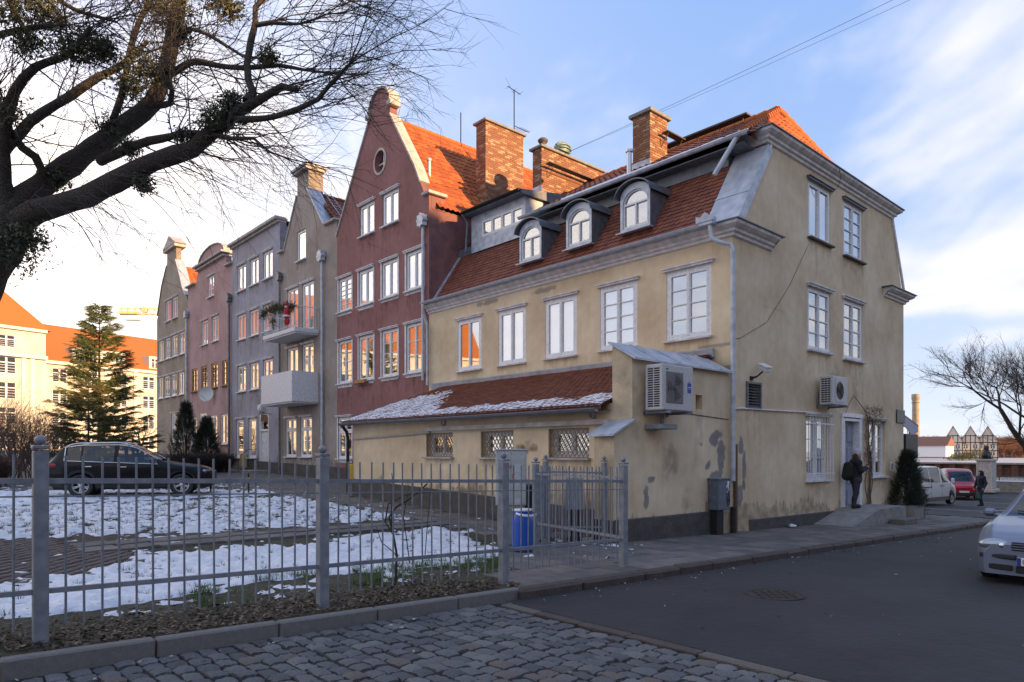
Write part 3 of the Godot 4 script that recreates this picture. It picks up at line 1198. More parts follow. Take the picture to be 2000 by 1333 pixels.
func coping(h: Node, pts: Array, w: float, m: Material, called := "coping") -> void:
	var b := MB.new()
	for k in pts.size() - 1:
		var p: Vector3 = pts[k]
		var q: Vector3 = pts[k + 1]
		var dir := (q - p).normalized()
		var x := Vector3(1, 0, 0)
		b.box((p + q) / 2 + Vector3(0.15, 0, 0), Vector3(w, 0.07, p.distance_to(q) + 0.03), Basis(x, dir.cross(x).normalized(), dir))
	obj(called, b, m, h)

func make_row_houses() -> void:
	make_red()
	make_taupe()
	make_grey()
	make_pink()
	make_brown()

func make_red() -> void:
	var holes := []
	var specs := []
	for z in [-16.62, -14.82]:
		specs.append([z, 1.18, 10.85, 12.15, {"blind": 0.97}])
	var k := 0
	for z in [-18.48, -16.71, -14.88, -13.12]:
		specs.append([z, 1.2, 7.98, 9.45, {"blind": [0.9, 0.95, 0.95, 0.9][k], "rows": [6, 1, 1, 1][k]}])
		specs.append([z, 1.22, 4.86, 6.72, {"rows": [4, 1, 4, 3][k], "curtain": k > 0, "blind": [0.0, 0.3, 0.25, 0.0][k]}])
		k += 1
	specs.append([-18.5, 1.25, 1.6, 3.4, {"top": 0.55, "rows": 1}])
	for s in specs:
		holes.append(hole(s[0], s[1], s[2], s[3]))
	holes.append({"l": -15.98, "r": -15.2, "b": 13.12, "t": 14.0, "round": true})
	var left := [Vector2(0, -19.2), Vector2(11.35, -19.2), Vector2(15.6, -16.32), Vector2(15.75, -16.36), Vector2(16.05, -16.28), Vector2(16.3, -16.06), Vector2(16.46, -15.7)]
	var right := [Vector2(0, -12.2), Vector2(11.3, -12.2), Vector2(11.3, -12.42), Vector2(11.75, -12.68), Vector2(12.6, -13.12), Vector2(15.2, -14.86), Vector2(15.75, -14.86), Vector2(16.05, -14.96), Vector2(16.3, -15.2), Vector2(16.46, -15.6)]
	var d := row_house("gabled_house", "dark red rendered house with curved gable top and oval attic window", -19.2, -12.2, Color(0.275, 0.125, 0.115), left, right, holes, 41, {"eave": 10.85, "ridge": 15.3})
	var h: Node3D = d.node
	for s in specs:
		var o: Dictionary = s[4]
		window(h, Transform3D(WEST, Vector3(0, s[2], s[0])), s[1], s[3] - s[2], o)
		# ragged bands of white render round the openings
		if s[2] < 10:
			var b := MB.new()
			for q in [[s[0] - s[1] / 2 - 0.05, s[0] - s[1] / 2, s[2] - 0.1, s[3] + 0.06], [s[0] + s[1] / 2, s[0] + s[1] / 2 + 0.05, s[2] - 0.1, s[3] + 0.06], [s[0] - s[1] / 2, s[0] + s[1] / 2, s[2] - 0.16, s[2] - 0.05]]:
				b.span(Vector3(-0.012, q[2] + r2(-0.03, 0.03), q[0] - r2(0, 0.03)), Vector3(0.01, q[3], q[1] + r2(0, 0.03)))
			obj("window_surround", b, M.white_old, h)
	var ov := MB.new()
	for k2 in 24:
		var a0 := TAU * k2 / 24
		var a1 := TAU * (k2 + 1) / 24
		var f := func(a, r, x): return Vector3(x, 13.56 + sin(a) * 0.44 * r, -15.59 + cos(a) * 0.39 * r)
		ov.quad(f.call(a0, 1.0, -0.03), f.call(a1, 1.0, -0.03), f.call(a1, 1.22, -0.03), f.call(a0, 1.22, -0.03))
		ov.quad(f.call(a0, 1.22, -0.03), f.call(a1, 1.22, -0.03), f.call(a1, 1.22, 0.02), f.call(a0, 1.22, 0.02))
	obj("oval_window_surround", ov, M.stone_trim, h)
	var og := MB.new()
	var poly := PackedVector2Array()
	for k2 in 24:
		poly.append(Vector2(cos(TAU * k2 / 24) * 0.385, sin(TAU * k2 / 24) * 0.435))
	og.prism(poly, 0.01, Transform3D(WEST, Vector3(0.2, 13.56, -15.59)))
	obj("oval_pane", og, M.glass, h)
	var bars := MB.new()
	bars.box(Vector3(0.18, 13.56, -15.59), Vector3(0.03, 0.86, 0.05))
	bars.box(Vector3(0.185, 13.56, -15.59), Vector3(0.03, 0.05, 0.76))
	obj("oval_window_bars", bars, M.white, h)
	saddle(h, -19.15, -12.1, 10.95, 15.45, 0.32, "new", 300)
	coping(h, [Vector3(0.02, 11.95, -12.75), Vector3(0.02, 12.66, -13.12), Vector3(0.02, 15.2, -14.82)], 0.46, M.stone_trim)
	coping(h, [Vector3(0.02, 15.6, -16.36), Vector3(0.02, 11.4, -19.24)], 0.46, M.stone_trim)
	var arc := []
	for k2 in 11:
		var a := PI * k2 / 10.0
		arc.append(Vector3(0.02, 15.72 + sin(a) * 0.78, -15.61 + cos(a) * 0.8))
	coping(h, arc, 0.5, M.stone_trim, "gable_cornice")
	var st := MB.new()
	st.cbox(Vector3(0.12, 15.62, -14.78), Vector3(0.5, 0.2, 0.3), 0.02)
	st.cbox(Vector3(0.12, 15.62, -16.44), Vector3(0.5, 0.2, 0.3), 0.02)
	st.cbox(Vector3(0.3, 11.36, -12.28), Vector3(0.85, 0.12, 0.5), 0.02)
	obj("gable_stone", st, M.stone_trim, h)
	var par := MB.new()
	par.span(Vector3(0.1, 10.8, -12.42), Vector3(0.72, 11.3, -12.19))
	obj("shoulder", par, d.plain, h)
	# arched bird hole under the shoulder
	rain_head(h, Vector3(-0.06, 10.35, -12.42), 0.24, M.zinc)
	pipe(h, PackedVector3Array([Vector3(-0.12, 10.2, -12.42), Vector3(-0.12, 4.5, -12.42)]), 0.06, M.zinc)
	var v := MB.new()
	v.rod(Vector3(0.8, 12.0, -13.33), Vector3(0.8, 13.1, -13.33), 0.07, 10)
	v.rod(Vector3(0.8, 13.1, -13.33), Vector3(0.8, 13.18, -13.33), 0.1, 10)
	obj("vent_pipe", v, M.zinc, h)
	var b2 := MB.new()
	b2.cbox(Vector3(-0.12, 4.8, -16.9), Vector3(0.2, 0.16, 0.9), 0.02)
	obj("flower_box", b2, M.wood_orange, h)
	var gb := thing("gas_meter_box", "yellow gas box on the wall beside the downpipe of the red house", "meter box", Vector3(-0.14, 0.72, -17.55))
	var gm := MB.new()
	gm.cbox(Vector3(0, 0.34, 0), Vector3(0.22, 0.62, 0.34), 0.02)
	obj("cabinet", gm, mat(lin(0.62, 0.4, 0.02), 0.5), gb, Vector3.ZERO)
	var gd := MB.new()
	gd.box(Vector3(-0.115, 0.34, 0), Vector3(0.012, 0.5, 0.24))
	obj("door", gd, mat(lin(0.5, 0.32, 0.02), 0.5), gb, Vector3.ZERO)

func make_taupe() -> void:
	var specs := [[-22.76, 0.98, 11.08, 12.52, {"cols": 1, "rows": 1, "head": false}]]
	for z in [-23.72, -22.06]:
		specs.append([z, 1.22, 7.62, 9.9, {"rows": 1, "blind": 0.9, "sill": false}])
		specs.append([z, 1.22, 4.75, 7.0, {"rows": 1, "blind": 0.5, "curtain": true, "sill": false}])
		specs.append([z - 0.2, 1.22, 1.66, 3.55, {"top": 0.5, "blind": 0.6}])
	var holes := []
	for s in specs:
		holes.append(hole(s[0], s[1], s[2], s[3]))
	var left := [Vector2(0, -25.2), Vector2(11.9, -25.2), Vector2(11.9, -24.7), Vector2(14.28, -23.2), Vector2(15.2, -23.2)]
	var right := [Vector2(0, -19.2), Vector2(12.1, -19.2), Vector2(12.1, -20.3), Vector2(14.28, -22.0), Vector2(15.2, -22.0)]
	var d := row_house("gabled_house", "brown-grey house with two balconies and a square pier on its gable", -25.2, -19.2, Color(0.33, 0.275, 0.238), left, right, holes, 43, {"eave": 11.7, "ridge": 13.9})
	var h: Node3D = d.node
	for s in specs:
		window(h, Transform3D(WEST, Vector3(0, s[2], s[0])), s[1], s[3] - s[2], s[4])
	saddle(h, -25.1, -19.25, 11.8, 14.2, 0.32, "old", 0)
	coping(h, [Vector3(0.05, 12.2, -20.25), Vector3(0.05, 14.3, -21.93)], 0.7, M.zinc)
	coping(h, [Vector3(0.05, 14.3, -23.26), Vector3(0.05, 12.0, -24.72)], 0.5, M.stone_trim)
	var st := MB.new()
	st.cbox(Vector3(0.3, 15.28, -22.6), Vector3(1.0, 0.12, 1.5), 0.02)
	st.cbox(Vector3(0.3, 15.42, -22.6), Vector3(1.12, 0.14, 1.66), 0.02)
	st.cbox(Vector3(0.2, 12.16, -19.7), Vector3(0.75, 0.1, 1.1), 0.02)
	st.cbox(Vector3(0.2, 11.95, -24.95), Vector3(0.75, 0.1, 0.6), 0.02)
	obj("gable_cornice", st, M.stone_trim, h)
	var pier := MB.new()
	pier.span(Vector3(0.33, 13.5, -23.2), Vector3(0.75, 15.2, -22.0))
	pier.span(Vector3(0.33, 11.4, -20.25), Vector3(0.55, 12.1, -19.21))
	obj("gable_pier", pier, d.plain, h)
	rain_head(h, Vector3(-0.05, 10.75, -20.4), 0.26, M.zinc)
	pipe(h, PackedVector3Array([Vector3(-0.12, 10.6, -20.4), Vector3(-0.12, ground(0, -20.4), -20.4)]), 0.06, M.zinc)
	rain_head(h, Vector3(-0.05, 10.7, -25.0), 0.22, M.zinc_dark)
	pipe(h, PackedVector3Array([Vector3(-0.12, 10.6, -25.0), Vector3(-0.12, ground(0, -25), -25.0)]), 0.055, M.zinc_dark)
	var lad := MB.new()
	for s in [-0.17, 0.17]:
		lad.rod(Vector3(0.95 + s, 12.55, -20.1), Vector3(0.95 + s, 14.35, -22.0), 0.018, 5)
	for k in 9:
		var p := Vector3(0.95, 12.65, -20.2).lerp(Vector3(0.95, 14.25, -21.9), k / 8.0)
		lad.rod(p - Vector3(0.17, 0, 0), p + Vector3(0.17, 0, 0), 0.013, 5)
	obj("roof_ladder", lad, M.zinc, h)
	# upper balcony: open railing
	var bal := obj("balcony", slab_mesh(-1.17, -24.5, -20.95, 7.26, 7.52), M.sheet_white, h)
	var rail := MB.new()
	var corners := [Vector3(0, 0, -24.46), Vector3(-1.13, 0, -24.46), Vector3(-1.13, 0, -20.99), Vector3(0, 0, -20.99)]
	for k in 3:
		var a: Vector3 = corners[k]
		var b: Vector3 = corners[k + 1]
		rail.rod(a + Vector3(0, 8.5, 0), b + Vector3(0, 8.5, 0), 0.02, 6)
		rail.rod(a + Vector3(0, 7.62, 0), b + Vector3(0, 7.62, 0), 0.012, 5)
		var n := int(a.distance_to(b) / 0.13)
		for q in n + 1:
			var p := a.lerp(b, float(q) / n)
			rail.rod(p + Vector3(0, 7.52, 0), p + Vector3(0, 8.5, 0), 0.008, 4)
	obj("railing", rail, M.white, bal)
	# lower balcony: closed parapet of sheets
	var bal2 := obj("balcony", slab_mesh(-1.3, -24.45, -20.95, 4.1, 4.34), M.sheet_white, h)
	for q in [[Vector3(-1.26, 4.95, -23.6), Vector3(0.03, 1.2, 1.68)], [Vector3(-1.26, 4.95, -21.87), Vector3(0.034, 1.2, 1.76)], [Vector3(-0.63, 4.95, -20.99), Vector3(1.24, 1.2, 0.03)], [Vector3(-0.63, 4.95, -24.42), Vector3(1.24, 1.2, 0.03)]]:
		var pm := MB.new()
		pm.box(q[0], q[1])
		obj("parapet_sheet", pm, M.sheet_white, bal2)
	# fir garland with red bows along the upper railing
	var g := thing("fir_garland", "green fir garland with red bows draped along the upper balcony railing", "garland", Vector3(-1.18, 8.5, -22.7))
	var spr := []
	var tones := PackedColorArray()
	for k in 420:
		var t := rng.randf()
		var z := lerpf(-24.6, -20.95, t)
		var y := 8.52 + 0.16 * sin(t * 5.2) + 0.1 * t - 0.04
		if rng.randf() < 0.14:
			z = -23.2 + r2(-0.15, 0.15)
			y = 8.5 - r2(0.0, 0.75)
		var p := Vector3(-1.2 + r2(-0.08, 0.08), y + r2(-0.09, 0.09), z)
		spr.append(Transform3D(Basis.from_euler(Vector3(r2(-3, 3), r2(-3, 3), r2(-3, 3))).scaled(Vector3.ONE * 0.85), p))
		tones.append(Color(0.05, 0.085, 0.03) if rng.randf() < 0.86 else Color(0.32, 0.02, 0.02))
	var mw := mat(lin(1, 1, 1), 0.7)
	mw.vertex_color_use_as_albedo = true
	var gn := many("sprigs", sprig(), mw, spr, g, tones)
	var core := MB.new()
	var cp := PackedVector3Array()
	var cr := PackedFloat32Array()
	for k in 20:
		var t := k / 19.0
		cp.append(Vector3(-1.2, 8.52 + 0.16 * sin(t * 5.2) + 0.1 * t - 0.04, lerpf(-24.6, -20.95, t)))
		cr.append(0.03)
	core.tube(cp, cr, 5)
	obj("rope", core, M.leaf_dark, g)
	# red stuffed figure hung on the railing
	var fig := thing("hanging_decoration", "red stuffed decoration with white trim hung on the upper balcony railing", "decoration", Vector3(-1.25, 7.7, -21.55))
	var red := mat(lin(0.42, 0.02, 0.03), 0.9)
	var b3 := MB.new()
	b3.ball(Vector3(0, 0.5, 0), Vector3(0.14, 0.26, 0.2), 12)
	b3.ball(Vector3(0, 0.12, -0.1), Vector3(0.08, 0.17, 0.09), 10)
	b3.ball(Vector3(0, 0.12, 0.1), Vector3(0.08, 0.17, 0.09), 10)
	b3.ball(Vector3(0, 0.72, 0.2), Vector3(0.06, 0.16, 0.07), 10)
	b3.lathe(PackedVector2Array([Vector2(0.11, 0.82), Vector2(0.09, 0.92), Vector2(0.03, 1.06), Vector2(0.0, 1.08)]), 10)
	obj("body", b3, red, fig, Vector3.ZERO)
	var b4 := MB.new()
	b4.lathe(PackedVector2Array([Vector2(0.145, 0.3), Vector2(0.19, 0.33), Vector2(0.19, 0.38), Vector2(0.15, 0.4)]), 14)
	b4.ball(Vector3(0, 0.78, 0), Vector3(0.12, 0.06, 0.13), 10)
	obj("trim", b4, M.white_old, fig, Vector3.ZERO)

func slab_mesh(x: float, z0: float, z1: float, y0: float, y1: float) -> MB:
	var b := MB.new()
	b.cbox(Vector3(x / 2, (y0 + y1) / 2 + 0.03, (z0 + z1) / 2), Vector3(-x, y1 - y0 - 0.06, z1 - z0), 0.015)
	b.span(Vector3(x + 0.06, y0, z0 + 0.06), Vector3(0, y0 + 0.06, z1 - 0.06))
	return b

func sprig() -> ArrayMesh:
	if kits.has("sprig"):
		return kits.sprig
	var b := MB.new()
	var r := RandomNumberGenerator.new()
	r.seed = 4
	for k in 22:
		var t := k / 22.0
		var base := Vector3(0, 0, t * 0.34)
		var a := r.randf() * TAU
		var out := Vector3(cos(a), sin(a) * 0.7, 0.75).normalized() * (0.085 * (1.15 - t * 0.6))
		var side := out.cross(Vector3(0, 0, 1)).normalized() * 0.009
		b.tri(base - side, base + side, base + out)
	b.rod(Vector3.ZERO, Vector3(0, 0, 0.36), 0.004, 3, 0.001)
	kits.sprig = b.mesh()
	return kits.sprig

func make_grey() -> void:
	var specs := []
	var k := 0
	for z in [-30.35, -28.55, -26.72]:
		specs.append([z, 1.2, 10.95, 12.4, {"blind": 0.97, "rows": 1}])
		specs.append([z, 1.2, 8.2, 9.62, {"blind": [0.97, 0.9, 0.95][k], "rows": 1}])
		specs.append([z, 1.2, 5.28, 6.74, {"curtain": true, "rows": 1}])
		k += 1
	for z in [-30.6, -28.8]:
		specs.append([z, 1.1, 1.58, 3.74, {"top": 0.0, "cols": 1, "blind": 0.25, "head": true, "fw": 0.12}])
	var holes := []
	for s in specs:
		holes.append(hole(s[0], s[1], s[2], s[3]))
	var dz := -27.25
	var dy := ground(0, dz) + 0.15
	holes.append(hole(dz, 1.25, dy, 3.9))
	var left := [Vector2(0, -31.8), Vector2(13.55, -31.8)]
	var right := [Vector2(0, -25.2), Vector2(13.55, -25.2)]
	var d := row_house("flat_topped_house", "blue-grey rendered house with straight cornice and a white street door", -31.8, -25.2, Color(0.32, 0.305, 0.345), left, right, holes, 47, {"eave": 13.4, "ridge": 13.4})
	var h: Node3D = d.node
	for s in specs:
		window(h, Transform3D(WEST, Vector3(0, s[2], s[0])), s[1], s[3] - s[2], s[4])
	var c := MB.new()
	c.cbox(Vector3(0.1, 13.6, -28.5), Vector3(0.5, 0.1, 6.62), 0.02)
	c.cbox(Vector3(0.05, 13.74, -28.5), Vector3(0.68, 0.16, 6.7), 0.02)
	obj("cornice", c, M.stone_trim, h)
	var rf := MB.new()
	rf.quad(Vector3(0, 13.7, -25.2), Vector3(10.5, 12.9, -25.2), Vector3(10.5, 12.9, -31.8), Vector3(0, 13.7, -31.8))
	obj("roof", rf, M.zinc_dark, h)
	# door with top light and frame
	var f := MB.new()
	f.box(Vector3(0.1, (dy + 3.9) / 2, dz - 0.57), Vector3(0.16, 3.9 - dy, 0.11))
	f.box(Vector3(0.1, (dy + 3.9) / 2, dz + 0.57), Vector3(0.16, 3.9 - dy, 0.11))
	f.box(Vector3(0.1, 3.82, dz), Vector3(0.16, 0.16, 1.03))
	f.box(Vector3(0.1, 3.05, dz), Vector3(0.14, 0.1, 1.03))
	var door := obj("door_frame", f, M.white, h)
	var g := MB.new()
	g.box(Vector3(0.12, 3.42, dz), Vector3(0.01, 0.62, 1.0))
	obj("top_light_pane", g, M.glass, door)
	var lf := MB.new()
	lf.box(Vector3(0.14, (dy + 3.0) / 2, dz - 0.1), Vector3(0.06, 3.0 - dy, 0.83))
	lf.box(Vector3(0.105, dy + 0.45, dz - 0.1), Vector3(0.02, 0.6, 0.6))
	lf.box(Vector3(0.105, dy + 1.35, dz - 0.1), Vector3(0.02, 0.9, 0.6))
	obj("door_leaf", lf, M.white_old, door)
	var st := MB.new()
	st.cbox(Vector3(-0.5, dy - 0.12, dz), Vector3(1.0, 0.18, 1.9), 0.02)
	obj("door_step", st, M.concrete, h)
	var hr := MB.new()
	hr.tube(PackedVector3Array([Vector3(-0.05, dy + 1.05, dz - 0.8), Vector3(-0.5, dy + 1.05, dz - 0.8), Vector3(-0.9, dy + 0.75, dz - 0.8), Vector3(-0.9, dy - 0.05, dz - 0.8)]), PackedFloat32Array([0.018, 0.018, 0.018, 0.018]), 6)
	obj("handrail", hr, M.iron, h)
	var lamp := thing("wall_lamp", "white globe lamp above the door of the blue-grey house", "lamp", Vector3(0, 4.2, dz))
	var lb := MB.new()
	lb.ball(Vector3(-0.2, 0, 0), Vector3(0.13, 0.2, 0.13), 14)
	obj("globe", lb, M.white, lamp, Vector3.ZERO)
	var la := MB.new()
	la.rod(Vector3(0, -0.22, 0), Vector3(-0.2, -0.2, 0), 0.02, 6)
	obj("bracket", la, M.iron, lamp, Vector3.ZERO)
	var sg := thing("hanging_sign", "small orange-brown sign on a bracket beside the white door", "sign", Vector3(-0.4, 3.55, dz + 1.05))
	var sb := MB.new()
	sb.cbox(Vector3(0, 0.08, 0), Vector3(0.36, 0.36, 0.03), 0.008)
	obj("board", sb, mat(lin(0.45, 0.24, 0.14), 0.7, 0, T.cloudy, 3.0), sg, Vector3.ZERO)
	var sa := MB.new()
	sa.rod(Vector3(0.4, 0.3, 0), Vector3(-0.28, 0.3, 0), 0.014, 5)
	sa.rod(Vector3(0.0, 0.24, 0), Vector3(0.0, 0.3, 0), 0.008, 4)
	obj("bracket", sa, M.iron, sg, Vector3.ZERO)
	var bx := thing("gas_meter_box", "pale yellow meter box low on the blue-grey house wall", "meter box", Vector3(-0.14, ground(0, -29.3) + 0.1, -29.7))
	var bm := MB.new()
	bm.cbox(Vector3(0, 0.42, 0), Vector3(0.24, 0.8, 0.5), 0.02)
	obj("cabinet", bm, mat(lin(0.5, 0.42, 0.22), 0.6), bx, Vector3.ZERO)
	var bd := MB.new()
	bd.box(Vector3(-0.125, 0.42, 0), Vector3(0.012, 0.64, 0.36))
	obj("door", bd, mat(lin(0.42, 0.34, 0.16), 0.6), bx, Vector3.ZERO)

func make_pink() -> void:
	var specs := [[-35.38, 1.05, 11.45, 12.75, {"rows": 3, "blind": 0.6}]]
	for z in [-36.48, -34.6]:
		specs.append([z, 1.15, 8.62, 10.16, {"blind": 0.95}])
	for z in [-38.45, -36.6, -34.75, -32.85]:
		specs.append([z, 1.12, 5.8, 7.32, {"frame": M.wood_orange, "rows": 4, "head": false, "sill_mat": M.sill_dark, "curtain": true}])
	for z in [-38.62, -34.9, -33.05]:
		specs.append([z, 1.25, 2.36, 4.14, {"rows": 1, "curtain": true, "head": false}])
	var holes := []
	for s in specs:
		holes.append(hole(s[0], s[1], s[2], s[3]))
	var dz := -36.77
	holes.append(hole(dz, 1.2, 1.55, 4.34))
	var left := [Vector2(0, -39.8), Vector2(12.75, -39.8), Vector2(12.75, -38.2), Vector2(13.75, -37.6)]
	var right := [Vector2(0, -31.8), Vector2(12.75, -31.8), Vector2(12.75, -32.6), Vector2(13.75, -32.95)]
	for k in 9:
		var a := PI / 2 * k / 8.0
		left.append(Vector2(13.75 + 0.8 * sin(a), -35.28 - 2.3 * cos(a)))
		right.append(Vector2(13.75 + 0.8 * sin(a), -35.27 + 2.3 * cos(a)))
	var d := row_house("round_topped_house", "dusty pink house with rounded top and orange wooden windows", -39.8, -31.8, Color(0.41, 0.27, 0.255), left, right, holes, 53, {"eave": 12.5, "ridge": 13.3})
	var h: Node3D = d.node
	for s in specs:
		window(h, Transform3D(WEST, Vector3(0, s[2], s[0])), s[1], s[3] - s[2], s[4])
	var c := MB.new()
	c.cbox(Vector3(0.1, 13.5, -35.28), Vector3(0.62, 0.12, 5.0), 0.02)
	c.cbox(Vector3(0.06, 13.68, -35.28), Vector3(0.8, 0.14, 5.2), 0.02)
	obj("cornice", c, M.stone_trim, h)
	c = MB.new()
	c.cbox(Vector3(0.1, 12.8, -39.1), Vector3(0.6, 0.1, 1.6), 0.02)
	obj("shoulder_cornice", c, M.stone_trim, h)
	c = MB.new()
	c.cbox(Vector3(0.1, 12.8, -32.2), Vector3(0.6, 0.1, 1.0), 0.02)
	obj("cornice", c, M.stone_trim, h)
	var arc := []
	for k in 11:
		var a := PI * k / 10.0
		arc.append(Vector3(0.02, 13.78 + 0.82 * sin(a), -35.28 + 2.34 * cos(a)))
	coping(h, arc, 0.5, M.stone_trim)
	var rf := MB.new()
	rf.quad(Vector3(0.3, 12.6, -31.8), Vector3(10.5, 12.6, -31.8), Vector3(10.5, 13.4, -35.8), Vector3(0.3, 13.4, -35.8))
	rf.quad(Vector3(10.5, 12.6, -39.8), Vector3(0.3, 12.6, -39.8), Vector3(0.3, 13.4, -35.8), Vector3(10.5, 13.4, -35.8))
	obj("roof", rf, M.tile_mats.new[0], h)
	var f := MB.new()
	f.box(Vector3(0.1, 2.95, dz - 0.54), Vector3(0.16, 2.78, 0.12))
	f.box(Vector3(0.1, 2.95, dz + 0.54), Vector3(0.16, 2.78, 0.12))
	f.box(Vector3(0.1, 3.95, dz), Vector3(0.14, 0.78, 0.96))
	var door := obj("door_frame", f, M.white, h)
	var lf := MB.new()
	lf.box(Vector3(0.16, 2.55, dz), Vector3(0.06, 2.0, 0.96))
	obj("door_leaf", lf, mat(lin(0.12, 0.13, 0.15), 0.5), door)
	for k in 4:
		var st := MB.new()
		var y1 := 1.55 - 0.19 * k
		st.cbox(Vector3(-0.55 - 0.28 * k, y1 - 0.1, dz), Vector3(1.1 if k == 0 else 0.3, 0.2, 2.0), 0.015)
		obj("step", st, mat(lin(0.16, 0.075, 0.055), 0.85, 0, T.fine, 2.0), h)
	rain_head(h, Vector3(-0.05, 10.8, -31.95), 0.24, M.zinc_dark)
	pipe(h, PackedVector3Array([Vector3(-0.13, 10.7, -31.95), Vector3(-0.13, ground(0, -32), -31.95)]), 0.07, M.zinc_dark)
	rain_head(h, Vector3(-0.05, 11.0, -39.7), 0.24, M.zinc)
	pipe(h, PackedVector3Array([Vector3(-0.13, 10.9, -39.7), Vector3(-0.13, ground(0, -40), -39.7)]), 0.07, M.zinc)
	var dish := thing("satellite_dish", "grey satellite dish below the orange windows of the pink house", "satellite dish", Vector3(0, 5.4, -34.85))
	var db := MB.new()
	var prof := PackedVector2Array()
	for k in 7:
		var r := 0.46 * k / 6.0
		prof.append(Vector2(r, r * r * 0.45))
	db.lathe(prof, 20, Vector3(-0.4, 0, 0), Basis(Quaternion(Vector3.UP, Vector3(-0.75, 0.15, 0.64).normalized())))
	obj("reflector", db, M.stick, dish, Vector3.ZERO)
	var da := MB.new()
	da.rod(Vector3(0, -0.1, 0), Vector3(-0.32, 0, 0), 0.025, 6)
	da.rod(Vector3(-0.4, -0.42, 0.1), Vector3(-0.85, -0.1, 0.25), 0.012, 5)
	obj("arm", da, M.stick, dish, Vector3.ZERO)

func make_brown() -> void:
	var specs := []
	for z in [-44.2, -42.6]:
		specs.append([z, 1.2, 11.2, 12.68, {"blind": 0.95}])
	for z in [-46.0, -44.38, -42.76, -41.12]:
		specs.append([z, 1.22, 8.52, 10.04, {"curtain": true}])
		specs.append([z - 0.15, 1.22, 5.8, 7.34, {"curtain": true}])
	for z in [-42.9, -41.4]:
		specs.append([z, 1.1, 2.6, 4.6, {"blind": 0.6}])
	var holes := []
	for s in specs:
		holes.append(hole(s[0], s[1], s[2], s[3]))
	var left := [Vector2(0, -47.0), Vector2(11.7, -47.0), Vector2(11.9, -46.8), Vector2(12.8, -46.35), Vector2(13.9, -45.75), Vector2(14.8, -45.0), Vector2(15.4, -44.5), Vector2(16.2, -44.45)]
	var right := [Vector2(0, -39.8), Vector2(11.9, -39.8), Vector2(12.3, -40.1), Vector2(12.8, -40.7), Vector2(13.8, -41.3), Vector2(14.6, -41.9), Vector2(15.3, -42.3), Vector2(16.2, -42.35)]
	var d := row_house("gabled_house", "brown-olive house with a curved gable and small pediment cap", -47.0, -39.8, Color(0.31, 0.26, 0.208), left, right, holes, 59, {"eave": 11.5, "ridge": 15.0})
	var h: Node3D = d.node
	for s in specs:
		window(h, Transform3D(WEST, Vector3(0, s[2], s[0])), s[1], s[3] - s[2], s[4])
	saddle(h, -46.9, -39.85, 11.6, 15.0, 0.32, "new", 0, 0.3, 0.4)
	var st := MB.new()
	st.cbox(Vector3(0.2, 16.2, -43.4), Vector3(0.8, 0.2, 2.7), 0.02)
	st.prism(PackedVector2Array([Vector2(-1.45, 0), Vector2(1.45, 0), Vector2(0, 0.75)]), 0.8, Transform3D(WEST, Vector3(0.6, 16.32, -43.4)))
	obj("gable_cap", st, M.stone_trim, h)
	coping(h, [Vector3(0.05, 12.4, -40.1), Vector3(0.05, 12.9, -40.68), Vector3(0.05, 13.85, -41.28), Vector3(0.05, 15.2, -42.25)], 0.6, M.zinc)
	coping(h, [Vector3(0.05, 15.2, -44.6), Vector3(0.05, 13.95, -45.8), Vector3(0.05, 12.0, -46.85)], 0.5, M.zinc_dark)
# ------------------------------------------------------------------ the beige corner house
const BEIGE := Color(0.69, 0.545, 0.36)

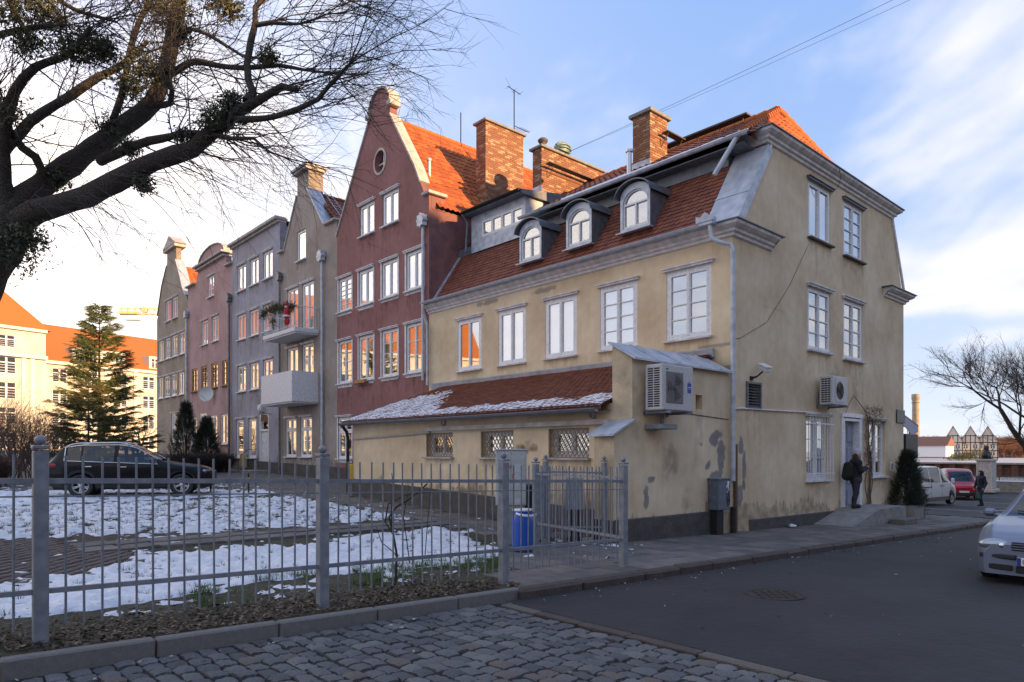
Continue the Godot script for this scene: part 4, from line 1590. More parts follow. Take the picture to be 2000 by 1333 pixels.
func make_corner_house() -> void:
	var h := thing("corner_house", "beige rendered corner house with red mansard roof and three arched dormers", "house", Vector3(0, 0, 0))
	var SF := Transform3D(SOUTH, Vector3.ZERO)
	# ---- street front, with the end wall of the lean-to flush in it
	var fh := [hole(4.6, 1.4, 7.72, 9.28), hole(6.88, 1.4, 7.66, 9.28), hole(4.58, 1.42, 4.66, 6.38), hole(6.88, 1.42, 4.62, 6.38), hole(4.5, 1.42, 1.1, 2.84), hole(6.72, 1.2, 0.2, 2.86), hole(8.78, 1.32, 1.1, 2.86), hole(0.95, 0.62, 2.95, 3.52), hole(-1.4, 0.26, 2.8, 3.12)]
	var left := [Vector2(-0.7, -4.3), Vector2(2.22, -4.3), Vector2(2.47, -3.75), Vector2(3.72, -3.75), Vector2(3.72, 0.0), Vector2(7.24, 0.0), Vector2(7.24, 0.2), Vector2(9.62, 1.7)]
	var right := [Vector2(-0.7, 11.1), Vector2(7.24, 11.1), Vector2(7.24, 11.0), Vector2(9.62, 9.95)]
	var mb := MB.new()
	facade(mb, SF, left, right, fh, 0.22)
	flat_uv(mb, SF, -4.3, 11.1, -0.7, 9.62)
	var pg := [0.235, 0.215, 0.2]
	var pt := []
	for q in [[-0.78, 2.2, 0.3, 0.22], [-0.5, 1.8, 0.2, 0.5], [-1.05, 1.6, 0.13, 0.17], [-0.72, 1.3, 0.36, 0.26], [-1.3, 2.05, 0.16, 0.08], [0.38, 2.0, 0.13, 0.26], [0.52, 1.55, 0.1, 0.4], [0.33, 0.85, 0.16, 0.3], [0.5, 1.1, 0.1, 0.18], [-3.1, 1.35, 0.16, 0.12], [-3.3, 0.95, 0.12, 0.3]]:
		pt.append(q + pg + [0.95, 6.0])
	for q in [[-2.5, 1.6, 0.35, 0.5, 0.2, 0.13, 0.075, 0.55, 1.2], [-1.9, 0.85, 0.35, 0.3, 0.22, 0.14, 0.08, 0.5, 1.2], [-3.6, 2.7, 0.25, 0.9, 0.26, 0.18, 0.1, 0.4, 1.0], [0.06, 1.0, 0.05, 1.3, 0.17, 0.09, 0.045, 0.85, 4.0], [5.6, 4.0, 0.3, 0.7, 0.27, 0.19, 0.11, 0.45, 1.0], [7.0, 3.9, 0.4, 0.7, 0.27, 0.19, 0.11, 0.35, 1.0], [2.2, 5.5, 1.6, 0.05, 0.3, 0.22, 0.13, 0.3, 1.0]]:
		pt.append(q)
	var bm := wall_mat(-4.3, 11.1, -0.7, 9.62, BEIGE, fh, 71, {"ppm": 34.0, "streak": 0.05, "grime": 0.2, "foot": 0.7, "floor": 0.1, "patches": pt})
	obj("street_wall", mb, bm, h)
	# ---- yard front
	var ah := []
	var az := [-9.84, -7.69, -5.55, -3.4, -1.2]
	for z in az:
		ah.append(hole(z, 1.28, 4.66, 6.4))
	mb = MB.new()
	facade(mb, WF, [Vector2(0, -12.2), Vector2(7.24, -12.2)], [Vector2(0, 0.0), Vector2(7.24, 0.0)], ah, 0.22)
	flat_uv(mb, WF, -12.2, 0.0, 0.0, 7.24)
	pt = []
	for q in [[-8.9, 6.8, 0.9, 0.1], [-6.2, 6.74, 0.75, 0.09], [-3.0, 5.5, 0.12, 0.14], [-0.35, 4.4, 0.7, 0.05]]:
		pt.append(q + pg + [0.7, 4.0])
	obj("yard_wall", mb, wall_mat(-12.2, 0.0, 0.0, 7.24, BEIGE, ah, 73, {"ppm": 30.0, "streak": 0.05, "grime": 0.2, "foot": 0.0, "floor": 3.9, "patches": pt}), h)
	# ---- back and far walls, floors
	var sh := MB.new()
	sh.quad(Vector3(11.1, -0.9, 0), Vector3(11.1, -0.9, -12.2), Vector3(11.1, 7.2, -12.2), Vector3(11.1, 7.2, 0))
	sh.quad(Vector3(11.1, 0, -12.2), Vector3(0, 0, -12.2), Vector3(0, 7.2, -12.2), Vector3(11.1, 7.2, -12.2))
	sh.quad(Vector3(10.0, 7.0, -12.2), Vector3(0.3, 7.0, -12.2), Vector3(1.7, 9.6, -12.2), Vector3(9.5, 9.6, -12.2))
	for y in [3.4, 6.95, 9.58]:
		var e := 0.3 if y < 9.0 else 1.75
		sh.quad(Vector3(e, y, -0.25), Vector3(11.1 - e, y, -0.25), Vector3(11.1 - e, y, -12.2), Vector3(e, y, -12.2))
	sh.quad(Vector3(5.5, 0, -0.25), Vector3(5.5, 0, -12.2), Vector3(5.5, 7, -12.2), Vector3(5.5, 7, -0.25))
	obj("inner_walls", sh, mat(lin(0.6, 0.55, 0.47), 0.9), h)
	# ---- windows of the street front
	var sw := {"sill_mat": M.white_old, "back": 0.06}
	window(h, Transform3D(SOUTH, Vector3(4.6, 7.72, 0)), 1.4, 1.56, {"blind": 0.98, "sill_mat": M.sill_dark, "head_mat": M.zinc_dark, "back": 0.06})
	window(h, Transform3D(SOUTH, Vector3(6.88, 7.66, 0)), 1.4, 1.62, {"rows": 4, "blind": 0.85, "sill_mat": M.sill_dark, "head_mat": M.zinc_dark, "back": 0.06})
	window(h, Transform3D(SOUTH, Vector3(4.58, 4.66, 0)), 1.42, 1.72, {"rows": 4, "curtain": true, "back": 0.06})
	window(h, Transform3D(SOUTH, Vector3(6.88, 4.62, 0)), 1.42, 1.76, {"rows": 4, "curtain": true, "back": 0.06})
	var gw := window(h, Transform3D(SOUTH, Vector3(4.5, 1.1, 0)), 1.42, 1.74, {"rows": 3, "blind": 0.98, "back": 0.12})
	window(h, Transform3D(SOUTH, Vector3(8.78, 1.1, 0)), 1.32, 1.76, {"rows": 4, "back": 0.12, "curtain": true})
	for k in 9:
		var bar := MB.new()
		bar.rod(Vector3(-0.72 + 0.18 * k, 0.02, 0.11), Vector3(-0.72 + 0.18 * k, 1.72, 0.11), 0.012, 6)
		obj("grille_bar", bar, M.white, gw, Vector3.ZERO)
	for y in [0.18, 1.55]:
		var bar := MB.new()
		bar.box(Vector3(0, y, 0.11), Vector3(1.6, 0.03, 0.012))
		for s in [-0.76, 0.76]:
			bar.rod(Vector3(s, y, 0.0), Vector3(s, y, 0.11), 0.01, 5)
		obj("grille_rail", bar, M.white, gw, Vector3.ZERO)
	# ---- windows of the yard front
	var o5 := [{"curtain": false, "blind": 0.0}, {"blind": 0.97}, {"blind": 0.97}, {"rows": 4, "blind": 0.9}, {"rows": 4}]
	for k in 5:
		var o: Dictionary = o5[k]
		o.fw = 0.085
		o.back = 0.05
		var wn := window(h, Transform3D(WEST, Vector3(0, 4.66, az[k])), 1.28, 1.74, o)
		if k == 1 or k == 2:
			for q in 3:
				var f := MB.new()
				f.box(Vector3(0, 0.42 + 0.42 * q, -0.192), Vector3(1.14, 0.014, 0.014))
				obj("blind_fold", f, M.blind, wn, Vector3.ZERO)
	# ---- street door
	var fr := MB.new()
	fr.box(Vector3(6.15, 1.49, -0.05), Vector3(0.07, 2.74, 0.2))
	fr.box(Vector3(7.29, 1.49, -0.05), Vector3(0.07, 2.74, 0.2))
	fr.box(Vector3(6.72, 2.83, -0.05), Vector3(1.07, 0.07, 0.2))
	fr.box(Vector3(6.05, 1.5, 0.02), Vector3(0.13, 2.86, 0.05))
	fr.box(Vector3(7.39, 1.5, 0.02), Vector3(0.13, 2.86, 0.05))
	fr.box(Vector3(6.72, 2.96, 0.03), Vector3(1.5, 0.11, 0.08))
	var df := obj("door_frame", fr, M.white, h)
	var leafm := mat(lin(0.36, 0.37, 0.46), 0.5, 0, T.fine, 1.5)
	var lf := MB.new()
	lf.box(Vector3(6.72, 1.46, -0.17), Vector3(1.06, 2.68, 0.05))
	var leaf := obj("door_leaf", lf, leafm, df)
	for r in 4:
		for c in 2:
			var p := MB.new()
			p.cbox(Vector3(6.47 + 0.5 * c, 0.52 + 0.63 * r, -0.135), Vector3(0.38, 0.48, 0.03), 0.012)
			obj("door_panel", p, leafm, leaf)
	var hd := MB.new()
	hd.rod(Vector3(6.28, 1.25, -0.14), Vector3(6.28, 1.25, -0.06), 0.012, 6)
	hd.rod(Vector3(6.28, 1.25, -0.07), Vector3(6.42, 1.25, -0.07), 0.012, 6)
	obj("door_handle", hd, M.iron, leaf)
	# ---- louvred vent, dark wall hole
	var vt := MB.new()
	vt.box(Vector3(0.95, 3.54, 0.02), Vector3(0.7, 0.05, 0.05))
	vt.box(Vector3(0.95, 2.93, 0.02), Vector3(0.7, 0.05, 0.05))
	vt.box(Vector3(0.625, 3.235, 0.02), Vector3(0.05, 0.56, 0.05))
	vt.box(Vector3(1.275, 3.235, 0.02), Vector3(0.05, 0.56, 0.05))
	var vn := obj("vent_grille", vt, M.zinc_dark, h)
	for k in 8:
		var s := MB.new()
		s.box(Vector3(0.95, 2.99 + 0.07 * k, -0.01), Vector3(0.6, 0.008, 0.06), Basis(Vector3.RIGHT, 0.6))
		obj("louvre", s, M.zinc_dark, vn)
	var bk := MB.new()
	bk.quad(Vector3(0.6, 2.9, -0.21), Vector3(1.3, 2.9, -0.21), Vector3(1.3, 3.6, -0.21), Vector3(0.6, 3.6, -0.21))
	bk.quad(Vector3(-1.6, 2.7, -0.2), Vector3(-1.2, 2.7, -0.2), Vector3(-1.2, 3.2, -0.2), Vector3(-1.6, 3.2, -0.2))
	obj("duct_back", bk, M.sill_dark, h)
	# ---- plinth
	for q in [[-4.3, -0.45, 0.54, 0.52], [0.75, 6.0, 0.22, 0.16], [7.6, 11.1, 0.1, 0.0]]:
		var pl := MB.new()
		var n := int((q[1] - q[0]) / 0.3)
		for k in n:
			var a: float = lerpf(q[0], q[1], float(k) / n)
			var b: float = lerpf(q[0], q[1], float(k + 1) / n)
			var ya: float = lerpf(q[2], q[3], float(k) / n)
			var yb: float = lerpf(q[2], q[3], float(k + 1) / n)
			pl.quad(Vector3(a, -0.6, 0.035), Vector3(b, -0.6, 0.035), Vector3(b, yb, 0.035), Vector3(a, ya, 0.035))
			pl.quad(Vector3(a, ya, 0.035), Vector3(b, yb, 0.035), Vector3(b, yb + 0.02, 0.0), Vector3(a, ya + 0.02, 0.0))
		obj("plinth", pl, M.plinth, h)
	# ---- cornices
	var trim := mat(lin(0.86, 0.82, 0.79), 0.8, 0, T.patchy, 0.8, T.grain, 0.2)
	var low := []
	for q in [[0, 6.9], [0.06, 6.92], [0.07, 6.98], [0.13, 7.0], [0.14, 7.06], [0.2, 7.085], [0.25, 7.12], [0.27, 7.13], [0.29, 7.195], [0, 7.2]]:
		low.append(Vector2(q[0], q[1]))
	var co := MB.new()
	co.sweep([[Vector3(0, 0, -12.2), Vector3(-1, 0, 0)], [Vector3.ZERO, Vector3(-1, 0, 1)], [Vector3(1.8, 0, 0), Vector3(0, 0, 1)]], low)
	obj("cornice", co, trim, h)
	co = MB.new()
	co.sweep([[Vector3(9.25, 0, 0), Vector3(0, 0, 1)], [Vector3(11.1, 0, 0), Vector3(1, 0, 1)], [Vector3(11.1, 0, -12.2), Vector3(1, 0, 0)]], low)
	obj("cornice", co, trim, h)
	var cz := MB.new()
	cz.span(Vector3(-0.33, 7.2, -12.2), Vector3(0.2, 7.225, 0.33))
	cz.span(Vector3(0.2, 7.2, 0.0), Vector3(1.95, 7.225, 0.33))
	cz.span(Vector3(9.12, 7.2, 0.0), Vector3(11.43, 7.225, 0.33))
	obj("cornice_flashing", cz, M.zinc_dark, h)
	co = MB.new()
	var high := low.map(func(p): return Vector2(p.x * 0.95, p.y + 2.66))
	co.sweep([[Vector3(1.62, 0, -0.7), Vector3(-1, 0, 0)], [Vector3(1.62, 0, 0), Vector3(-1, 0, 1)], [Vector3(10.0, 0, 0), Vector3(1, 0, 1)], [Vector3(10.0, 0, -0.7), Vector3(1, 0, 0)]], high)
	obj("upper_cornice", co, trim, h)
	cz = MB.new()
	cz.span(Vector3(1.3, 9.862, -0.5), Vector3(10.32, 9.885, 0.31))
	obj("upper_cornice_flashing", cz, M.zinc_dark, h)
	make_corner_roof(h)
	make_lean_to(h)
	# ---- rainwater
	gutter(h, Vector3(-0.4, 7.25, -12.1), Vector3(-0.4, 7.22, -0.25), 0.075, M.zinc)
	var hb := MB.new()
	hb.cbox(Vector3(-0.4, 7.25, -0.42), Vector3(0.18, 0.2, 0.4), 0.02)
	hb.prism(PackedVector2Array([Vector2(-0.24, -0.1), Vector2(0.24, -0.1), Vector2(0.24, 0.06), Vector2(0.12, 0.02), Vector2(0, 0.12), Vector2(-0.12, 0.02), Vector2(-0.24, 0.06)]), 0.02, Transform3D(WEST, Vector3(-0.49, 7.34, -0.42)))
	obj("rain_hopper", hb, M.zinc, h)
	pipe(h, PackedVector3Array([Vector3(-0.4, 7.2, -0.35), Vector3(-0.4, 6.86, -0.3), Vector3(-0.34, 6.74, -0.16), Vector3(-0.2, 6.66, 0.06), Vector3(-0.17, 6.5, 0.11), Vector3(-0.17, 1.2, 0.11)]), 0.058, M.zinc)
	pipe(h, PackedVector3Array([Vector3(-0.4, 7.2, -12.0), Vector3(-0.4, 6.9, -12.0), Vector3(-0.14, 6.5, -12.12), Vector3(-0.13, 4.3, -12.12)]), 0.055, M.zinc)
	pipe(h, PackedVector3Array([Vector3(0.98, 9.78, -0.35), Vector3(0.88, 9.6, -0.42), Vector3(0.6, 8.75, -0.85)]), 0.06, M.zinc)
	# ---- cables on the walls
	var cb := MB.new()
	cb.tube(PackedVector3Array([Vector3(-0.1, 2.86, 0.03), Vector3(0.3, 2.9, 0.03), Vector3(3.0, 2.93, 0.03), Vector3(5.3, 2.97, 0.03)]), PackedFloat32Array([0.022, 0.022, 0.022, 0.022]), 6)
	obj("cable_duct", cb, M.white_old, h)
	cb = MB.new()
	cb.tube(PackedVector3Array([Vector3(-3.4, 2.62, 0.012), Vector3(-2.2, 2.7, 0.012), Vector3(-1.5, 2.68, 0.012), Vector3(-0.2, 2.62, 0.012)]), PackedFloat32Array([0.009, 0.009, 0.009, 0.009]), 4)
	cb.tube(PackedVector3Array([Vector3(3.9, 7.5, 0.01), Vector3(2.8, 6.2, 0.01), Vector3(1.6, 5.1, 0.01), Vector3(0.3, 4.55, 0.01), Vector3(-0.1, 4.5, 0.01)]), PackedFloat32Array([0.006, 0.006, 0.006, 0.006, 0.006]), 4)
	cb.tube(PackedVector3Array([Vector3(5.1, 9.85, 0.32), Vector3(5.12, 9.55, 0.36), Vector3(5.1, 9.3, 0.3), Vector3(4.95, 9.05, 0.12)]), PackedFloat32Array([0.008, 0.008, 0.008, 0.008]), 4)
	obj("wall_cable", cb, M.sill_dark, h)

func make_corner_roof(h: Node) -> void:
	var p0 := Vector3(0.1, 7.24, -12.2)     # foot of the steep slope
	var up := Vector3(1.52, 2.26, 0)
	var ln := up.length()
	up = up.normalized()
	var rf := MB.new()
	rf.quad(p0, p0 + Vector3(0, 0, 12.2), p0 + up * ln + Vector3(0, 0, 12.2), p0 + up * ln)
	rf.quad(Vector3(11.05, 7.24, 0), Vector3(11.05, 7.24, -12.2), Vector3(9.5, 9.5, -12.2), Vector3(9.5, 9.5, 0))
	var roof := obj("mansard_roof", rf, M.tile_mats.old[0], h)
	var spots := [-7.2, -5.15, -3.1]
	tiles(roof, p0 - up * 0.06, Vector3(0, 0, 1), up, 11.36, ln - 0.2, 0.172, 0.15, "beaver", "old", 300, func(a, b):
		var z: float = -12.2 + a
		if z < -8.4 and b > 2.25:
			return false
		for s in spots:
			if absf(z - s) < 0.52 and b > 0.85 and b < 2.4:
				return false
		return true)
	# zinc band at the street end, soffit and fascia of the upper eaves
	var zb := MB.new()
	var q0 := p0 + Vector3(-0.03, 0.02, 0)
	zb.quad(q0 + Vector3(0, 0, 11.36), q0 + Vector3(0, 0, 12.26), q0 + up * ln + Vector3(0, 0, 12.26), q0 + up * ln + Vector3(0, 0, 11.36))
	zb.quad(q0 + Vector3(0, 0, 12.26), q0 + Vector3(0.22, -0.12, 12.26), q0 + up * ln + Vector3(0.22, -0.12, 12.26), q0 + up * ln + Vector3(0, 0, 12.26))
	zb.box(p0 + up * 1.05 + Vector3(-0.035, 0.023, 11.8), Vector3(0.02, 0.035, 0.92), Basis(up.cross(Vector3(0, 0, 1)), up, Vector3(0, 0, 1)))
	obj("verge_cladding", zb, M.zinc, roof)
	var ve := MB.new()
	ve.bar(Vector3(0.28, 7.25, 0.03), Vector3(1.78, 9.56, 0.03), 0.05, 0.06)
	ve.bar(Vector3(11.1, 7.25, 0.03), Vector3(9.98, 9.56, 0.03), 0.06, 0.07)
	ve.bar(Vector3(11.2, 7.25, 0.0), Vector3(10.06, 9.6, 0.0), 0.06, 0.1)
	obj("verge_board", ve, M.white_old, roof)
	var so := MB.new()
	so.span(Vector3(1.0, 9.5, -8.35), Vector3(1.75, 9.53, -0.3))
	so.span(Vector3(1.35, 9.2, -12.2), Vector3(1.64, 9.5, -0.9))
	obj("soffit", so, M.zinc_dark, roof)
	# upper hipped roof
	var apex := Vector3(5.55, 12.3, -1.68)
	var endr := Vector3(5.55, 12.3, -12.2)
	var e0 := Vector3(0.95, 9.7, -0.22)
	var e1 := Vector3(10.15, 9.6, -0.32)
	var ur := MB.new()
	ur.quad(Vector3(0.95, 9.62, -8.35), e0, apex, Vector3(5.55, 12.3, -8.35))
	ur.quad(Vector3(2.6, 10.58, -12.2), Vector3(2.6, 10.58, -8.35), Vector3(5.55, 12.3, -8.35), endr)
	ur.tri(e0, e1, apex)
	ur.quad(e1, Vector3(10.15, 9.62, -12.2), endr, apex)
	ur.tri(Vector3(10.0, 9.5, -12.2), Vector3(1.3, 9.5, -12.2), endr)
	var upper := obj("upper_roof", ur, M.tile_mats.old[2], h)
	var us := Vector3(4.6, 2.68, 0).normalized()
	tiles(upper, Vector3(0.9, 9.6, -12.2), Vector3(0, 0, 1), us, 12.2, 5.3, 0.23, 0.3, "pan", "old", 0, func(a, b):
		var z: float = -12.2 + a
		if z < -8.4 and b < 2.3:
			return false
		return b < 5.3 - maxf(0.0, z + 1.9) * 2.75)
	var hs := Vector3(0, apex.y - e0.y, apex.z - e0.z)
	var hl := hs.length()
	tiles(upper, e0 - hs.normalized() * 0.05, Vector3(1, 0, 0), hs.normalized(), 9.2, hl, 0.23, 0.3, "pan", "new", 60, func(a, b):
		var t: float = (b + 0.12) / hl
		return a > 4.6 * t and a < 9.2 - 4.6 * t)
	var hip := MB.new()
	for pq in [[e0, apex], [e1, apex], [apex, Vector3(5.55, 12.3, -12.2)]]:
		var l: float = pq[0].distance_to(pq[1])
		var m := int(l / 0.34)
		for k in m:
			var a: Vector3 = pq[0].lerp(pq[1], float(k) / m)
			var b: Vector3 = pq[0].lerp(pq[1], float(k + 1) / m + 0.01)
			hip.tube(PackedVector3Array([a + Vector3(0, 0.05, 0), b + Vector3(0, 0.035, 0)]), PackedFloat32Array([0.125, 0.1]), 8)
	obj("hip_tiles", hip, M.tile_mats.new[1], upper)
	gutter(h, Vector3(0.86, 9.64, -8.3), Vector3(0.86, 9.68, -0.1), 0.07, M.zinc, "upper_gutter")
	var sn := MB.new()
	snow_strip(sn, Vector3(0.9, 9.66, -6.4), Vector3(0, 0, 1), us, 6.3, 0.42, 5)
	var so2 := obj("snow", sn, M.snow, upper)
	so2.set_meta("kind", "stuff")
	sn = MB.new()
	snow_strip(sn, p0 + Vector3(-0.02, 0.03, 0.6), Vector3(0, 0, 1), up, 6.6, 0.22, 9)
	so2 = obj("snow", sn, M.snow, roof)
	so2.set_meta("kind", "stuff")
	# walkway plank near the ridge
	var wk := MB.new()
	wk.box(Vector3(5.1, 12.32, -4.2), Vector3(0.3, 0.05, 3.6))
	for k in 5:
		wk.rod(Vector3(5.1, 11.9, -5.8 + k * 0.8), Vector3(5.1, 12.32, -5.8 + k * 0.8), 0.02, 5)
	obj("roof_walkway", wk, M.sill_dark, upper)
	# ---- long dormer beside the red house
	var ld := MB.new()
	facade(ld, Transform3D(WEST, Vector3(1.3, 0, 0)), [Vector2(9.2, -11.35), Vector2(10.62, -11.35)], [Vector2(9.2, -8.45), Vector2(10.62, -8.45)], [{"l": -10.75, "r": -8.55, "b": 9.66, "t": 10.26}], 0.1)
	ld.quad(Vector3(1.3, 9.2, -8.45), Vector3(3.0, 9.2, -8.45), Vector3(3.0, 10.8, -8.45), Vector3(1.3, 10.62, -8.45))
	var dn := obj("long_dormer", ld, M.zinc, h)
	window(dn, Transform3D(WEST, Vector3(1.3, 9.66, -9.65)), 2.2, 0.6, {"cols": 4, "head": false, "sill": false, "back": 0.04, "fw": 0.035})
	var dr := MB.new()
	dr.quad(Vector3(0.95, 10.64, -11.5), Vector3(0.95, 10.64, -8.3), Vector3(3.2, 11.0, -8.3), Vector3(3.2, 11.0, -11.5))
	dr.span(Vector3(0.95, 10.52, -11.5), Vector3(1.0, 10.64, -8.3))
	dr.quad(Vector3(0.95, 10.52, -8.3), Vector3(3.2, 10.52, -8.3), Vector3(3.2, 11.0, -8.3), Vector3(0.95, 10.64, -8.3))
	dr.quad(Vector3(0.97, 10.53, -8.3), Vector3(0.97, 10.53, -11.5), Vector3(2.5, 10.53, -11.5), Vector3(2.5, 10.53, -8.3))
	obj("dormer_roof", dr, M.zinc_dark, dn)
	gutter(dn, Vector3(0.88, 10.62, -11.4), Vector3(0.88, 10.62, -8.3), 0.06, M.iron)
	pipe(dn, PackedVector3Array([Vector3(0.9, 10.55, -11.35), Vector3(1.15, 10.3, -11.4), Vector3(1.15, 9.25, -11.5)]), 0.045, M.zinc_dark)
	var lf := MB.new()
	lf.bar(Vector3(0.08, 7.3, -12.14), Vector3(1.6, 9.5, -12.14), 0.12, 0.1)
	obj("wall_flashing", lf, M.zinc, roof)
	# ---- arched dormers
	for z in spots:
		arched_dormer(h, z)
	# ---- chimneys
	var c1 := brick_stack(h, "chimney", Vector3(2.9, 10.6, -13.05), Vector3(4.95, 15.02, -12.45))
	var c2 := brick_stack(h, "chimney", Vector3(3.0, 10.5, -9.87), Vector3(6.4, 12.98, -9.39))
	var c3 := brick_stack(h, "chimney", Vector3(3.0, 10.3, -5.25), Vector3(3.92, 12.5, -4.57))
	for q in [[c1, Vector3(3.925, 15.07, -12.75), Vector3(2.25, 0.09, 0.8)], [c2, Vector3(4.7, 13.03, -9.63), Vector3(3.6, 0.09, 0.68)], [c3, Vector3(3.46, 12.56, -4.91), Vector3(1.12, 0.11, 0.88)]]:
		var cp := MB.new()
		cp.cbox(q[1], q[2], 0.015)
		obj("chimney_cap", cp, M.concrete, q[0])
	for q in [[c2, Vector3(4.7, 11.6, -9.63), Vector3(3.46, 1.3, 0.54)], [c3, Vector3(3.46, 10.9, -4.91), Vector3(0.98, 0.5, 0.74)]]:
		var fl := MB.new()
		if q[0] == c3:
			fl.prism(PackedVector2Array([Vector2(-0.49, -0.5), Vector2(0.49, 0.0), Vector2(0.49, 0.4), Vector2(-0.49, -0.1)]), 0.012, Transform3D(SOUTH, Vector3(3.46, 11.0, -4.565)))
			fl.span(Vector3(2.985, 10.5, -5.27), Vector3(2.998, 11.05, -4.56))
		else:
			fl.prism(PackedVector2Array([Vector2(-1.7, -0.5), Vector2(1.7, 1.45), Vector2(1.7, 1.6), Vector2(-1.7, -0.25)]), 0.012, Transform3D(SOUTH, Vector3(4.7, 11.15, -9.385)))
			fl.span(Vector3(2.97, 10.4, -9.9), Vector3(2.998, 11.6, -9.37))
		obj("flashing", fl, M.zinc, q[0])
	for q in [[c2, Vector3(4.35, 12.35, -9.12), 2.6], [c3, Vector3(3.95, 11.95, -4.35), 0.95]]:
		var pk := MB.new()
		pk.cbox(q[1], Vector3(q[2], 0.045, 0.26), 0.01)
		for s in [-0.4, 0.4]:
			var a: Vector3 = q[1] + Vector3(q[2] * s, 0, 0.08)
			pk.rod(a, a + Vector3(0, -0.4, -0.3), 0.014, 5)
			pk.rod(a + Vector3(0, 0, -0.3), a, 0.014, 5)
		obj("sweep_plank", pk, M.sill_dark, q[0])
	var cr := MB.new()
	cr.cbox(Vector3(4.7, 12.18, -9.4), Vector3(3.44, 0.07, 0.07), 0.01)
	cr.cbox(Vector3(3.46, 11.8, -4.58), Vector3(0.96, 0.07, 0.06), 0.01)
	obj("brick_corbel", cr, mat(lin(0.24, 0.1, 0.055), 0.9, 0, T.fine, 3.0), c2)
	var pot := MB.new()
	pot.lathe(PackedVector2Array([Vector2(0.11, 13.07), Vector2(0.1, 13.3), Vector2(0.16, 13.32), Vector2(0.2, 13.4), Vector2(0.14, 13.46), Vector2(0.0, 13.47)]), 12, Vector3(3.3, 0, -9.63))
	obj("chimney_pot", pot, M.sill_dark, c2)
	var cowl := MB.new()
	cowl.ball(Vector3(4.35, 13.36, -9.63), Vector3(0.34, 0.25, 0.25), 14)
	cowl.rod(Vector3(4.35, 13.05, -9.63), Vector3(4.35, 13.2, -9.63), 0.13, 12)
	for k in 12:
		var a := TAU * k / 12
		var pts := PackedVector3Array()
		for j in 7:
			var b := -1.2 + 2.4 * j / 6.0
			pts.append(Vector3(4.35 + 0.38 * sin(b), 13.36 + cos(a) * 0.27 * cos(b), -9.63 + sin(a) * 0.27 * cos(b)))
		cowl.tube(pts, PackedFloat32Array([0.02, 0.03, 0.035, 0.035, 0.035, 0.03, 0.02]), 4)
	obj("turbine_cowl", cowl, mat(lin(0.26, 0.36, 0.3), 0.5, 0.3, T.patchy, 3.0), c2)
	var vp := MB.new()
	vp.rod(Vector3(2.0, 10.1, -4.6), Vector3(2.0, 10.95, -4.6), 0.075, 12)
	vp.rod(Vector3(2.0, 10.95, -4.6), Vector3(2.0, 11.02, -4.6), 0.11, 12)
	obj("flue_pipe", vp, mat(lin(0.55, 0.56, 0.58), 0.3, 0.8), h)
	# ---- aerials
	aerial(Vector3(4.7, 15.1, -12.75), 1.9, true, "tall roof aerial with two crossed dipoles on the broad chimney")
	aerial(Vector3(4.1, 15.4, -15.6), 1.5, false, "short comb aerial on the ridge of the orange tiled roof")

func snow_strip(b: MB, o: Vector3, u: Vector3, up: Vector3, width: float, deep: float, seed_: int) -> void:
	var f := FastNoiseLite.new()
	f.seed = seed_
	f.frequency = 0.9
	f.fractal_octaves = 4
	var n := u.cross(up)
	var cols := int(width / 0.06)
	var rows := 12
	var pts := PackedVector3Array()
	for r in rows:
		for k in cols:
			var a := width * k / (cols - 1)
			var v := deep * 1.5 * r / (rows - 1)
			var edge := deep * (0.75 + 0.9 * f.get_noise_2d(a, 3.0)) - v
			var t := clampf(edge * 2.0, -0.05, 0.035) + 0.045 + 0.012 * f.get_noise_2d(a * 6, v * 8)
			if r == 0:
				t = 0.02
			pts.append(o + u * a + up * v + n * t)
	b.grid(pts, cols)

func aerial(at: Vector3, tall: float, cross: bool, label: String) -> void:
	var t := thing("roof_aerial", label, "aerial", at)
	var m := MB.new()
	m.rod(Vector3(0, -0.3, 0), Vector3(0, tall, 0), 0.024, 5)
	obj("mast", m, M.iron, t, Vector3.ZERO)
	var e := MB.new()
	if cross:
		e.rod(Vector3(-0.45, tall - 0.05, 0.1), Vector3(0.45, tall, -0.1), 0.02, 4)
		e.rod(Vector3(0.0, 0.4, 0), Vector3(0.75, 0.32, 0.1), 0.018, 4)
		for k in 5:
			e.rod(Vector3(0.2 + k * 0.12, 0.28, 0.3), Vector3(0.2 + k * 0.12, 0.42, -0.2), 0.006, 4)
		for s in [-0.35, 0.0, 0.35]:
			e.rod(Vector3(s, tall - 0.02, 0.16), Vector3(s, tall - 0.02, -0.16), 0.007, 4)
		e.rod(Vector3(0, tall * 0.9, 0), Vector3(-0.5, tall + 0.35, 0), 0.006, 4)
	else:
		for k in 7:
			e.rod(Vector3(-0.09, tall - 0.08 - k * 0.11, 0.12), Vector3(0.09, tall - 0.08 - k * 0.11, -0.12), 0.012, 4)
	obj("elements", e, M.iron, t, Vector3.ZERO)

